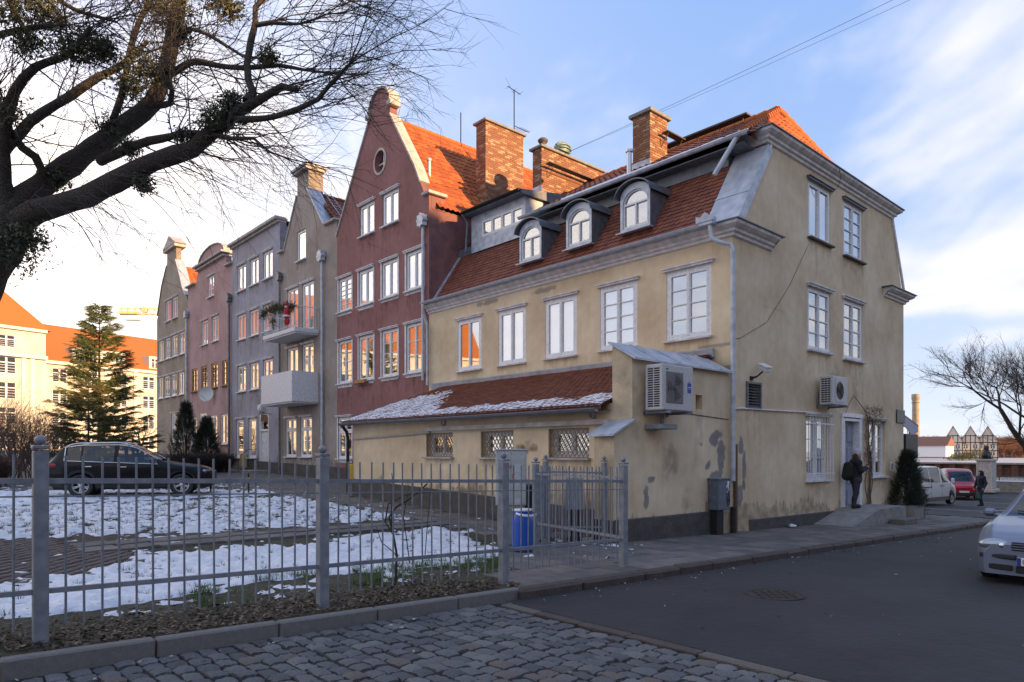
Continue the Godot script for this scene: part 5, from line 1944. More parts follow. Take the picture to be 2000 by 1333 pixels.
func arched_dormer(h: Node, z: float) -> void:
	var x := 0.34
	var b := MB.new()
	var W := Transform3D(WEST, Vector3(x, 0, z))
	var hw := 0.5
	var iw := 0.42
	var y0 := 7.86
	var sp := 8.82      # spring of the outer arch
	var isp := 8.62
	# front with arched opening, outer and inner contours joined strip by strip
	var out := [Vector2(-hw, y0), Vector2(-hw, sp)]
	var inn := [Vector2(-iw, y0 + 0.1), Vector2(-iw, isp)]
	for k in 13:
		var a := PI - PI * k / 12.0
		out.append(Vector2(cos(a) * hw, sp + sin(a) * 0.34))
		inn.append(Vector2(cos(a) * iw, isp + sin(a) * 0.36))
	out.append(Vector2(hw, y0))
	inn.append(Vector2(iw, y0 + 0.1))
	for k in out.size() - 1:
		b.quad(W * Vector3(out[k].x, out[k].y, 0), W * Vector3(inn[k].x, inn[k].y, 0), W * Vector3(inn[k + 1].x, inn[k + 1].y, 0), W * Vector3(out[k + 1].x, out[k + 1].y, 0))
		b.quad(W * Vector3(inn[k].x, inn[k].y, 0), W * Vector3(inn[k].x, inn[k].y, -0.1), W * Vector3(inn[k + 1].x, inn[k + 1].y, -0.1), W * Vector3(inn[k + 1].x, inn[k + 1].y, 0))
	b.quad(W * Vector3(-hw, y0, 0), W * Vector3(hw, y0, 0), W * Vector3(iw, y0 + 0.1, 0), W * Vector3(-iw, y0 + 0.1, 0))
	var dn := obj("dormer", b, M.zinc, h)
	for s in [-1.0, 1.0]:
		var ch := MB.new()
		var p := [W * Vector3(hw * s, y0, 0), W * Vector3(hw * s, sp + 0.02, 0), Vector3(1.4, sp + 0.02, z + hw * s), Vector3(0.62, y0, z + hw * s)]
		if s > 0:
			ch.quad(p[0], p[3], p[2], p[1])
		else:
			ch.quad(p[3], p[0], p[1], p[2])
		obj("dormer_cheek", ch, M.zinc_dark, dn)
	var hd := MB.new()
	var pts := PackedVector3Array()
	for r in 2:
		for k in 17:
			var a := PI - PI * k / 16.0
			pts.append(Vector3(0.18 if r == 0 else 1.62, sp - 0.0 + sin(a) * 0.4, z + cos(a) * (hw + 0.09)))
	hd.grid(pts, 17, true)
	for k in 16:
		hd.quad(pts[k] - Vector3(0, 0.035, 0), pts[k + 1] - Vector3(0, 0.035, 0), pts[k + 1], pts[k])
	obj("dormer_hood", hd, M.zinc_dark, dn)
	var sl := MB.new()
	sl.box(Vector3(x - 0.04, y0 - 0.01, z), Vector3(0.16, 0.03, 1.14))
	obj("window_sill", sl, M.zinc, dn)
	var f := MB.new()
	var fz := -0.09
	for k in inn.size() - 1:
		var a := Vector3(inn[k].x, inn[k].y, fz)
		var c := Vector3(inn[k + 1].x, inn[k + 1].y, fz)
		var m := Vector3(0, (y0 + isp + 0.2) / 2, fz)
		var ai := a.lerp(Vector3(0, clampf(a.y, y0 + 0.3, isp), fz), 0.1)
		var ci := c.lerp(Vector3(0, clampf(c.y, y0 + 0.3, isp), fz), 0.1)
		var d := Vector3(0, 0, 0.05)
		f.quad(W * (a + d), W * (ai + d), W * (ci + d), W * (c + d))
		f.quad(W * (ai + d), W * ai, W * ci, W * (ci + d))
	f.box(W * Vector3(0, y0 + 0.135, -0.06), Vector3(0.06, 0.07, iw * 2))
	f.box(W * Vector3(0, isp + 0.0, -0.06), Vector3(0.05, 0.045, iw * 1.8))
	f.box(W * Vector3(0, (y0 + 0.17 + isp) / 2, -0.058), Vector3(0.05, isp - y0 - 0.2, 0.045))
	var wn := obj("window", f, M.white, dn)
	for s in [-1.0, 1.0]:
		var g := MB.new()
		g.box(W * Vector3(s * 0.195, (y0 + 0.17 + isp) / 2, -0.085), Vector3(0.004, isp - y0 - 0.19, 0.34))
		obj("pane", g, M.glass, wn)
	var ap := PackedVector2Array()
	for k in 13:
		var a := PI * k / 12.0
		ap.append(Vector2(cos(a) * 0.385, isp + 0.01 + sin(a) * 0.33))
	var g2 := MB.new()
	g2.prism(ap, 0.004, Transform3D(WEST, Vector3(x + 0.087, 0, z)))
	obj("pane", g2, M.glass, wn)

# ------------------------------------------------------------------ lean-to along the yard
func make_lean_to(h: Node) -> void:
	var x := -3.75
	var t := Transform3D(WEST, Vector3(x, 0, 0))
	var holes := []
	for z in [-6.42, -4.08, -1.72]:
		holes.append(hole(z, 1.2, 1.74, 2.38))
	var mb := MB.new()
	facade(mb, t, [Vector2(-0.2, -11.0), Vector2(2.86, -11.0)], [Vector2(-0.2, -0.5), Vector2(2.86, -0.5)], holes, 0.26)
	flat_uv(mb, t, -11.0, -0.5, -0.2, 2.86)
	var pt := [[-3.0, 2.0, 0.55, 0.2, 0.13, 0.06, 0.025, 0.9, 1.4], [-5.2, 0.9, 0.8, 0.12, 0.2, 0.12, 0.06, 0.6, 1.5]]
	var wm := wall_mat(-11.0, -0.5, -0.2, 2.86, BEIGE, holes, 77, {"ppm": 30.0, "streak": 0.06, "grime": 0.25, "foot": 0.5, "floor": 0.7, "patches": pt})
	var w := obj("lean_to_wall", mb, wm, h)
	var plain := mat(lin(BEIGE.r, BEIGE.g, BEIGE.b), 0.92, 0, T.patchy, 0.5, T.grain, 0.3)
	var sd := MB.new()
	sd.quad(Vector3(0, 0, -11.0), Vector3(x, 0, -11.0), Vector3(x, 2.8, -11.0), Vector3(0, 4.15, -11.0))
	obj("lean_to_side", sd, plain, w)
	sd = MB.new()
	sd.quad(Vector3(-4.3, -0.4, -0.5), Vector3(-4.3, -0.4, 0), Vector3(-4.3, 2.22, 0), Vector3(-4.3, 2.22, -0.5))
	sd.quad(Vector3(x, -0.4, -0.5), Vector3(-4.3, -0.4, -0.5), Vector3(-4.3, 2.22, -0.5), Vector3(x, 2.47, -0.5))
	sd.quad(Vector3(x, 2.3, -0.5), Vector3(x, 2.3, 0), Vector3(x, 3.72, 0), Vector3(x, 4.0, -0.5))
	sd.quad(Vector3(0, 2.3, -0.5), Vector3(x, 2.3, -0.5), Vector3(x, 4.0, -0.5), Vector3(0, 4.0, -0.5))
	obj("pier", sd, plain, w)
	var pl := MB.new()
	for k in 20:
		var a := -11.0 + 10.5 * k / 20.0
		var b := a + 10.5 / 20.0
		var ya := 0.62 + 0.4 * maxf(0.0, -a / 11.0)
		var yb := 0.62 + 0.4 * maxf(0.0, -b / 11.0)
		pl.quad(Vector3(x - 0.04, -0.2, a), Vector3(x - 0.04, -0.2, b), Vector3(x - 0.04, yb, b), Vector3(x - 0.04, ya, a))
		pl.quad(Vector3(x - 0.04, ya, a), Vector3(x - 0.04, yb, b), Vector3(x, yb + 0.02, b), Vector3(x, ya + 0.02, a))
	obj("plinth", pl, M.plinth, w)
	pl = MB.new()
	pl.span(Vector3(-4.33, -0.4, -0.53), Vector3(-4.28, 0.55, 0.034))
	obj("plinth", pl, M.plinth, w)
	# small windows behind diamond grilles
	for z in [-6.42, -4.08, -1.72]:
		var wn := window(w, Transform3D(WEST, Vector3(x, 1.74, z)), 1.2, 0.64, {"head": false, "sill": true, "back": 0.2, "sill_mat": M.stone_trim, "curtain": z == -4.08})
		var gr := MB.new()
		for k in 18:
			var c := -1.1 + 0.125 * k
			for s in [-1.0, 1.0]:
				var u0 := c
				var u1 = c + s * 0.42
				var p := Vector2(u0, 0.02)
				var q := Vector2(u1, 0.62)
				if s < 0:
					p.x += 0.0
				# clip to the opening
				var lo := -0.57
				var hi := 0.57
				var d := q - p
				var t0 := 0.0
				var t1 := 1.0
				if d.x > 0:
					t0 = maxf(t0, (lo - p.x) / d.x)
					t1 = minf(t1, (hi - p.x) / d.x)
				else:
					t0 = maxf(t0, (hi - p.x) / d.x)
					t1 = minf(t1, (lo - p.x) / d.x)
				if t1 - t0 > 0.05:
					var a2 := p + d * t0
					var b2 := p + d * t1
					gr.bar(Vector3(a2.x, a2.y, -0.04 + s * 0.004), Vector3(b2.x, b2.y, -0.04 + s * 0.004), 0.02, 0.006, Vector3(0, 0, 1))
		gr.box(Vector3(0, 0.01, -0.04), Vector3(1.18, 0.02, 0.02))
		gr.box(Vector3(0, 0.63, -0.04), Vector3(1.18, 0.02, 0.02))
		gr.box(Vector3(-0.585, 0.32, -0.04), Vector3(0.02, 0.62, 0.02))
		gr.box(Vector3(0.585, 0.32, -0.04), Vector3(0.02, 0.62, 0.02))
		obj("diamond_grille", gr, mat(lin(0.24, 0.17, 0.11), 0.6, 0.2), wn, Vector3.ZERO)
	# roof
	var up := Vector3(4.1, 1.42, 0)
	var ln := up.length()
	up = up.normalized()
	var p0 := Vector3(-4.1, 2.8, -11.1)
	var rf := MB.new()
	rf.quad(p0, p0 + Vector3(0, 0, 10.6), p0 + up * ln + Vector3(0, 0, 10.6), p0 + up * ln)
	rf.quad(p0 - Vector3(0, 0.08, 0), p0 - Vector3(0, 0.08, -10.6), p0 + Vector3(0, 0, 10.6), p0)
	rf.quad(Vector3(x, 2.72, -0.5), Vector3(-4.1, 2.72, -0.5), Vector3(-4.1, 2.72, -11.1), Vector3(x, 2.72, -11.1))
	var roof := obj("lean_to_roof", rf, M.tile_mats.old[0], h)
	tiles(roof, p0 - up * 0.06, Vector3(0, 0, 1), up, 10.58, ln, 0.176, 0.15, "beaver", "old", 300)
	var f := FastNoiseLite.new()
	f.seed = 12
	f.frequency = 0.55
	f.fractal_octaves = 5
	var n := Vector3(0, 0, 1).cross(up)
	var pts := PackedVector3Array()
	var cols := 212
	for r in 44:
		for k in cols:
			var a := 10.58 * k / (cols - 1)
			var v := 3.3 * r / 43.0
			var reach := 0.75 + 2.3 * sstep(5.2, 1.2, a) + 0.5 * f.get_noise_2d(a * 1.2, 1.0)
			var d := reach - v + 0.55 * f.get_noise_2d(a * 2.0, v * 2.5)
			if v > 0.9:
				d += 0.35 * f.get_noise_2d(a * 9.0, v * 9.0) - 0.12
			var th := clampf(d * 0.14, -0.05, 0.016) + 0.027 + 0.02 * f.get_noise_2d(a * 9.0, v * 3.0) + 0.01 * f.get_noise_2d(a * 20.0, v * 20.0)
			if v < 0.14:
				th = minf(th, 0.012 + 0.1 * v)
			pts.append(p0 + Vector3(0, 0, a) + up * (v - 0.04) + n * th)
	var sn := MB.new()
	sn.grid(pts, cols)
	obj("snow", sn, M.snow, roof).set_meta("kind", "stuff")
	gutter(h, Vector3(-4.18, 2.76, -11.1), Vector3(-4.18, 2.73, -0.55), 0.07, M.zinc_dark, "lean_to_gutter")
	pipe(h, PackedVector3Array([Vector3(-4.18, 2.7, -10.95), Vector3(-3.95, 2.5, -11.06), Vector3(-3.9, 2.3, -11.08), Vector3(-3.9, ground(-3.9, -11.1) + 0.05, -11.08)]), 0.05, M.iron)
	# lead flashing where the roof meets the wall
	var fl := MB.new()
	for k in 8:
		var z0 := -11.9 + 1.43 * k
		fl.box(Vector3(-0.06, 4.24 + r2(-0.012, 0.012), z0 + 0.7), Vector3(0.12, 0.2, 1.46), Basis(Vector3(0, 0, 1), 0.35))
	obj("wall_flashing", fl, M.zinc, roof)
	# coping of the pier and of the buttress
	var cp := MB.new()
	cp.prism(PackedVector2Array([Vector2(0.12, 3.68), Vector2(-0.56, 4.06), Vector2(-0.56, 4.1), Vector2(0.12, 3.72)]), 3.62, Transform3D(Basis(Vector3(0, 0, 1), Vector3.UP, Vector3(-1, 0, 0)), Vector3(-0.2, 0, 0)))
	for k in 4:
		cp.bar(Vector3(-3.1 + 0.8 * k, 3.735, 0.12), Vector3(-3.1 + 0.8 * k, 4.115, -0.56), 0.03, 0.03)
	var cn := obj("pier_coping", cp, M.zinc, h)
	cp = MB.new()
	cp.prism(PackedVector2Array([Vector2(-4.42, 2.17), Vector2(-3.74, 2.48), Vector2(-3.74, 2.52), Vector2(-4.42, 2.21)]), 0.66, Transform3D(SOUTH, Vector3(0, 0, -0.58)))
	obj("buttress_coping", cp, M.zinc, h)
	# white duct along the wall, vents
	var du := MB.new()
	du.span(Vector3(x - 0.14, 2.43, -6.9), Vector3(x, 2.53, -0.52))
	du.tube(PackedVector3Array([Vector3(x - 0.05, 2.4, -6.8), Vector3(x - 0.04, 2.36, -8.0), Vector3(x - 0.04, 2.28, -10.9)]), PackedFloat32Array([0.03, 0.03, 0.03]), 6)
	obj("wall_duct", du, M.stone_trim, w)
	for z in [-6.2, -1.0]:
		var v := MB.new()
		v.lathe(PackedVector2Array([Vector2(0.0, -0.02), Vector2(0.06, -0.02), Vector2(0.06, 0.05), Vector2(0.085, 0.05), Vector2(0.085, 0.0)]), 14, Vector3(x, 2.64, z), Basis(Quaternion(Vector3.UP, Vector3(-1, 0, 0))))
		obj("round_vent", v, M.stone_trim, w)
# ------------------------------------------------------------------ what lies beyond
func far_window(parent: Node, t: Transform3D, w: float, h: float) -> void:
	if not kits.has("farwin"):
		var f := MB.new()
		f.box(Vector3(0, 0.5, 0), Vector3(0.1, 1.0, 0.08))
		f.box(Vector3(0, 0.66, 0), Vector3(0.9, 0.06, 0.07))
		f.box(Vector3(-0.47, 0.5, 0), Vector3(0.06, 1.0, 0.08))
		f.box(Vector3(0.47, 0.5, 0), Vector3(0.06, 1.0, 0.08))
		f.box(Vector3(0, 0.02, 0), Vector3(0.88, 0.04, 0.08))
		f.box(Vector3(0, 0.98, 0), Vector3(0.88, 0.04, 0.08))
		for y in [0.17, 0.34, 0.5]:
			f.box(Vector3(0, y, 0.0), Vector3(0.88, 0.02, 0.05))
		kits.farwin = f.mesh()
		var g := MB.new()
		g.box(Vector3(0, 0.5, -0.03), Vector3(0.98, 0.98, 0.01))
		kits.farpane = g.mesh()
		M.far_pane = mat(lin(0.03, 0.035, 0.04), 0.06)
	var o := obj("window", kits.farwin, M.white, parent, Transform3D(t.basis * Basis.from_scale(Vector3(w, h, 1)), t.origin - gpos(parent)))
	obj("pane", kits.farpane, M.far_pane, o, Vector3.ZERO)

func make_far_left() -> void:
	# long cream building with orange roof; s runs along its front, to the right as seen from the yard
	var dir := Vector3(0.967, 0, -0.255)
	var nrm := Vector3(0.255, 0, 0.967)
	var o := Vector3(-3.1, 1.4, -114.0)
	var B := Basis(dir, Vector3.UP, nrm)
	var F := Transform3D(B, o)
	var cream := mat(lin(0.72, 0.67, 0.56), 0.9, 0, T.patchy, 0.1, T.grain, 0.3)
	var h := thing("long_building", "long sunlit cream building with a steep orange roof behind the fir", "building", o)
	var x0 := 5.2
	var x1 := 62.0
	var eave := 14.3
	var holes := []
	var x := x0 + 2.6
	while x < x1 - 2:
		for y in [1.0, 4.5, 8.0, 11.3]:
			holes.append(hole(x, 2.1, y, y + 2.1))
		x += 4.6
	var mb := MB.new()
	facade(mb, F, [Vector2(-3, x0), Vector2(eave, x0)], [Vector2(-3, x1), Vector2(eave, x1)], holes, 0.25)
	obj("wall", mb, cream, h)
	for q in holes:
		far_window(h, F * Transform3D(Basis.IDENTITY, Vector3((q.l + q.r) / 2, q.b, -0.18)), 2.1, 2.1)
	var tr := MB.new()
	tr.box(F * Vector3((x0 + x1) / 2, eave - 0.1, 0.3), Vector3(x1 - x0, 0.5, 0.7), B)
	x = x0 + 0.3
	while x < x1:
		tr.box(F * Vector3(x, 7.0, 0.1), Vector3(0.7, 14.0, 0.3), B)
		x += 4.6
	obj("cornice", tr, mat(lin(0.72, 0.67, 0.57), 0.9), h)
	var orange := mat(lin(0.5, 0.16, 0.03), 0.8, 0, T.fine, 0.5, T.grain, 0.5)
	var rf := MB.new()
	var ridge := 21.2
	rf.quad(F * Vector3(x0 - 1, eave + 0.1, 0.7), F * Vector3(x1, eave + 0.1, 0.7), F * Vector3(x1, ridge, -8), F * Vector3(x0 - 1, ridge, -8))
	rf.quad(F * Vector3(x1, eave, -17), F * Vector3(x0 - 1, eave, -17), F * Vector3(x0 - 1, ridge, -8), F * Vector3(x1, ridge, -8))
	obj("roof", rf, orange, h)
	# strip dormers
	for q in [[9.5, 17.5], [21.5, 31.0]]:
		var d := MB.new()
		d.box(F * Vector3((q[0] + q[1]) / 2, eave + 1.35, -1.6), Vector3(q[1] - q[0], 2.5, 3.6), B)
		var dn := obj("dormer", d, mat(lin(0.6, 0.57, 0.5), 0.9), h)
		var n := int((q[1] - q[0]) / 1.9)
		for k in n:
			far_window(dn, F * Transform3D(Basis.IDENTITY, Vector3(lerpf(q[0], q[1], (k + 0.5) / n), eave + 0.6, 0.24)), 1.2, 1.6)
	# taller wing on the left, running on out of the picture
	var h2 := thing("building_wing", "taller cream wing with attic storey and high orange hipped roof", "building", o + dir * -30.0)
	var a := -70.0
	var b := 5.2
	var e2 := 18.4
	holes = []
	x = b - 5.0
	while x > a + 2:
		for y in [1.0, 4.6, 8.2, 11.8, 15.6]:
			holes.append(hole(x, 2.5 if y < 15 else 2.2, y, y + (2.4 if y < 15 else 1.7)))
		x -= 5.4
	mb = MB.new()
	var F2 := F * Transform3D(Basis.IDENTITY, Vector3(0, 0, 1.6))
	facade(mb, F2, [Vector2(-3, a), Vector2(e2, a)], [Vector2(-3, b), Vector2(e2, b)], holes, 0.25)
	mb.quad(F2 * Vector3(b, -3, 0), F2 * Vector3(b, -3, -14), F2 * Vector3(b, e2, -14), F2 * Vector3(b, e2, 0))
	obj("wall", mb, cream, h2)
	for q in holes:
		far_window(h2, F2 * Transform3D(Basis.IDENTITY, Vector3((q.l + q.r) / 2, q.b, -0.18)), q.r - q.l, q.t - q.b)
	tr = MB.new()
	tr.box(F2 * Vector3((a + b) / 2, 14.5, 0.3), Vector3(b - a, 0.5, 0.8), B)
	tr.box(F2 * Vector3((a + b) / 2, e2, 0.25), Vector3(b - a, 0.4, 0.7), B)
	x = b - 2.4
	while x > a:
		for s in [-0.55, 0.55]:
			tr.box(F2 * Vector3(x + s, 7.2, 0.12), Vector3(0.55, 14.2, 0.34), B)
		x -= 5.4
	obj("pilasters", tr, mat(lin(0.72, 0.67, 0.57), 0.9), h2)
	rf = MB.new()
	rf.quad(F2 * Vector3(a, e2 + 0.1, 0.6), F2 * Vector3(b + 0.6, e2 + 0.1, 0.6), F2 * Vector3(b - 8, 29.5, -8), F2 * Vector3(a, 29.5, -8))
	rf.tri(F2 * Vector3(b + 0.6, e2 + 0.1, 0.6), F2 * Vector3(b + 0.6, e2 + 0.1, -16.6), F2 * Vector3(b - 8, 29.5, -8))
	obj("roof", rf, orange, h2)
	# tower crane: the jib shows past the brown gable, the mast stands behind the row
	var c := thing("tower_crane", "yellow tower crane jib showing past the brown gable", "crane", Vector3(47, 0, -125))
	var yel := mat(lin(0.68, 0.55, 0.22), 0.6)
	var j := MB.new()
	var p := Vector3(19.6, 30.2, -149.4)
	var q := Vector3(60.0, 29.6, -113.0)
	var dj := (q - p).normalized()
	var sj := dj.cross(Vector3.UP).normalized()
	var len := p.distance_to(q)
	j.bar(p - sj * 0.6, q - sj * 0.6, 0.16, 0.16)
	j.bar(p + sj * 0.6, q + sj * 0.6, 0.16, 0.16)
	j.bar(p + Vector3(0, 1.2, 0), q + Vector3(0, 1.2, 0), 0.18, 0.18)
	for k in 40:
		var t0 := p + dj * len * k / 40.0
		var t1 := p + dj * len * (k + 0.5) / 40.0
		for s in [-0.6, 0.6]:
			j.rod(t0 + sj * s, t1 + Vector3(0, 1.2, 0), 0.06, 4)
			j.rod(t1 + Vector3(0, 1.2, 0), t0 + dj * len / 40.0 + sj * s, 0.06, 4)
	obj("jib", j, yel, c)
	var cw := MB.new()
	cw.box(p + dj * 2.2 + Vector3(0, 0.2, 0), Vector3(1.0, 0.6, 3.5), Basis(sj, Vector3.UP, dj))
	cw.box(p + dj * 5.4 + Vector3(0, 0.9, 0), Vector3(0.9, 1.0, 1.0), Basis(sj, Vector3.UP, dj))
	cw.box(p + dj * 3.0 + Vector3(0, -1.2, 0), Vector3(1.0, 0.12, 3.0), Basis(sj, Vector3.UP, dj))
	obj("counterweight", cw, yel, c)
	var ms := MB.new()
	for s in [[-0.8, -0.8], [0.8, -0.8], [0.8, 0.8], [-0.8, 0.8]]:
		ms.bar(Vector3(47 + s[0], 0, -125 + s[1]), Vector3(47 + s[0], 31, -125 + s[1]), 0.2, 0.2, Vector3.RIGHT)
	for k in 15:
		ms.rod(Vector3(46.2, 2.0 * k, -124.2), Vector3(47.8, 2.0 * k + 2.0, -124.2), 0.07, 4)
		ms.rod(Vector3(46.2, 2.0 * k, -125.8), Vector3(46.2, 2.0 * k + 2.0, -124.2), 0.07, 4)
	obj("mast", ms, yel, c)

func pix(px: float, py: float, d: float) -> Vector3:
	var f := Vector3(0.67017, 0, -0.74221)
	var r := Vector3(0.74221, 0, 0.67017)
	return EYE + (f + r * ((px - 1000.0) / 1340.0) + Vector3.UP * ((885.0 - py) / 1340.0)) * d

func make_far_right() -> void:
	# sheet piles of the far quay, each one a fold
	var quay := thing("sheet_pile_wall", "rust-red corrugated sheet pile wall of the far river bank", "quay wall", Vector3(113.2, -1.6, -20))
	var b := MB.new()
	var pts := PackedVector3Array()
	var z := -120.0
	var k := 0
	var zig := []
	while z < 60.0:
		zig.append(Vector2(113.0 if (k / 2) % 2 == 0 else 112.55, z))
		z += 0.75 if k % 2 == 0 else 0.3
		k += 1
	for y in [-2.4, 0.05]:
		for q in zig:
			pts.append(Vector3(q.x, y, q.y))
	for q in zig.size() - 1:
		b.quad(pts[q], pts[q + 1], pts[q + 1 + zig.size()], pts[q + zig.size()])
	obj("piles", b, mat(lin(0.13, 0.06, 0.042), 0.85, 0, T.patchy, 0.4), quay)
	var cp := MB.new()
	cp.span(Vector3(112.3, 0.05, -120), Vector3(114.0, 0.3, 60))
	obj("capping_beam", cp, M.concrete, quay)
	# half-timbered houses across the water
	var spots := [pix(1862, 893, 190), pix(1896, 893, 190), pix(1930, 893, 190)]
	for s in 3:
		timber_house(spots[s], ["half-timbered gabled house beside the white shed across the river", "half-timbered gabled house in the middle of the riverside three", "half-timbered gabled house behind the bust across the river"][s], 71 + s)
	var sh := thing("white_shed", "low white shed with brown roof across the river", "shed", pix(1806, 893, 170))
	var w := 11.0
	var sm := MB.new()
	sm.box(Vector3(0, 1.4, 0), Vector3(6, 2.8, w))
	obj("wall", sm, M.white, sh, Vector3.ZERO)
	sm = MB.new()
	sm.prism(PackedVector2Array([Vector2(-3.4, 2.7), Vector2(3.4, 2.7), Vector2(0, 5.0)]), w + 0.8, Transform3D(SOUTH, Vector3(0, 0, -w / 2 - 0.4)))
	obj("roof", sm, mat(lin(0.2, 0.1, 0.07), 0.8), sh, Vector3.ZERO)
	# reddish wood on the rise behind
	var hill := MB.new()
	var hp := PackedVector3Array()
	for r in 6:
		for c in 40:
			var px := 1700.0 + 12.0 * c
			var d := 235.0 + r * 22.0
			var p := pix(px, 885, d)
			p.y = 0.2 + [0.0, 2.0, 4.5, 6.0, 6.8, 7.2][r] * (0.8 + 0.25 * sin(c * 0.35) + 0.1 * sin(c * 1.3))
			hp.append(p)
	hill.grid(hp, 40)
	struct("hill", hill, mat(lin(0.16, 0.09, 0.055), 0.95, 0, T.patchy, 0.03))
	var tw := []
	for q in 900:
		var d := r2(225, 330)
		var p := pix(r2(1740, 2100), 885, d)
		p.y = 0.2 + (d - 225) * 0.055
		tw.append(Transform3D(Basis(Vector3.UP, r2(0, 6.28)).scaled(Vector3(1, r2(0.7, 1.2), 1) * r2(3.2, 4.6)), p))
	var wm := mat(lin(0.21, 0.095, 0.05), 0.95)
	tag(many("far_wood", brush_mesh(), wm, tw), "reddish bare wood on the rise across the river", "trees")
	# factory chimney
	var ch := thing("factory_chimney", "tall tapering pale brick factory chimney beyond the river", "chimney", pix(1789, 885, 320) - Vector3(0, 1.6, 0))
	var cb := MB.new()
	cb.lathe(PackedVector2Array([Vector2(1.7, 0), Vector2(1.45, 26.0), Vector2(1.7, 26.2), Vector2(1.75, 28.8), Vector2(1.4, 29.0), Vector2(0.0, 29.0)]), 20)
	obj("stack", cb, mat(lin(0.42, 0.34, 0.23), 0.9, 0, T.patchy, 0.1), ch, Vector3.ZERO)
	cb = MB.new()
	for y in [24.8, 27.0]:
		cb.lathe(PackedVector2Array([Vector2(1.5, y), Vector2(1.8, y + 0.1), Vector2(1.8, y + 0.4), Vector2(1.5, y + 0.5)]), 20)
	obj("bands", cb, mat(lin(0.3, 0.24, 0.17), 0.9), ch, Vector3.ZERO)
	# bushes and parked cars on the far quay
	for q in [[1868, 70, 0.9], [1892, 71, 1.2], [1908, 72, 1.5], [1880, 73, 0.8]]:
		var p := pix(q[0], 885, 150)
		p.y = 0.2
		var bush := thing("round_bush", ["low", "wide", "tall", "small"][int(q[1]) - 70] + " green bush on the far river bank", "bush", p)
		var bl := []
		for i in 160:
			var v := Vector3(r2(-1, 1), r2(0, 1), r2(-1, 1)).normalized() * r2(0.7, 1.0)
			bl.append(Transform3D(Basis.from_euler(Vector3(r2(-3, 3), r2(-3, 3), 0)).scaled(Vector3.ONE * 2.2), p + Vector3(v.x * 1.8, v.y * 1.7 * q[2], v.z * 1.8)))
		many("leaves", sprig(), mat(lin(0.1, 0.11, 0.03), 0.8), bl, bush)
	# bust on a white pedestal
	var base := pix(1927, 885, 47)
	base.y = road_y(base.x, 0) + 0.1
	var bu := thing("bust_monument", "dark bronze bust on a tall white pedestal by the water", "monument", base)
	var ped := MB.new()
	ped.cbox(Vector3(0, 0.12, 0), Vector3(1.3, 0.24, 1.3), 0.03)
	ped.cbox(Vector3(0, 1.2, 0), Vector3(0.95, 1.92, 0.95), 0.03)
	ped.cbox(Vector3(0, 2.2, 0), Vector3(1.1, 0.12, 1.1), 0.02)
	obj("pedestal", ped, mat(lin(0.6, 0.57, 0.52), 0.7, 0, T.patchy, 1.0), bu, Vector3.ZERO)
	var bs := sdf_mesh([[Vector3(-0.32, 2.5, 0), Vector3(0.32, 2.5, 0), 0.22, 0.22], [Vector3(0, 2.3, 0), Vector3(0, 2.62, 0), 0.33, 0.26], [Vector3(0, 2.6, 0), Vector3(0, 2.86, 0), 0.12, 0.11], [Vector3(0, 2.95, 0.0), Vector3(0, 3.05, 0.0), 0.15, 0.16], [Vector3(-0.14, 2.98, 0.08), Vector3(-0.17, 2.97, 0.1), 0.035, 0.03]], 0.035, 0.06)
	obj("bust", bs, mat(lin(0.05, 0.045, 0.04), 0.5, 0.6), bu, Vector3.ZERO)
	# low quay wall and railing on this side
	var lw := thing("low_wall", "low stone wall with snow on top beside the riverside street", "wall", Vector3(44, -0.9, -5))
	var lm := MB.new()
	lm.cbox(Vector3(44.0, -0.6, -3.0), Vector3(0.5, 0.8, 40.0), 0.03)
	obj("wall", lm, M.concrete, lw)
	lm = MB.new()
	lm.cbox(Vector3(44.0, -0.17, -3.0), Vector3(0.56, 0.06, 40.0), 0.02)
	obj("snow", lm, M.snow, lw).set_meta("kind", "stuff")
	var rl := thing("quay_railing", "thin dark metal railing along the near river bank", "railing", Vector3(45.0, -0.9, -5))
	for i in 16:
		var post := MB.new()
		post.rod(Vector3(45.0, -0.95, -24 + i * 2.4), Vector3(45.0, 0.15, -24 + i * 2.4), 0.035, 6)
		obj("post", post, M.iron, rl)
	for y in [0.12, -0.35]:
		var rr := MB.new()
		rr.rod(Vector3(45.0, y, -24), Vector3(45.0, y, 12), 0.025, 6)
		obj("rail", rr, M.iron, rl)

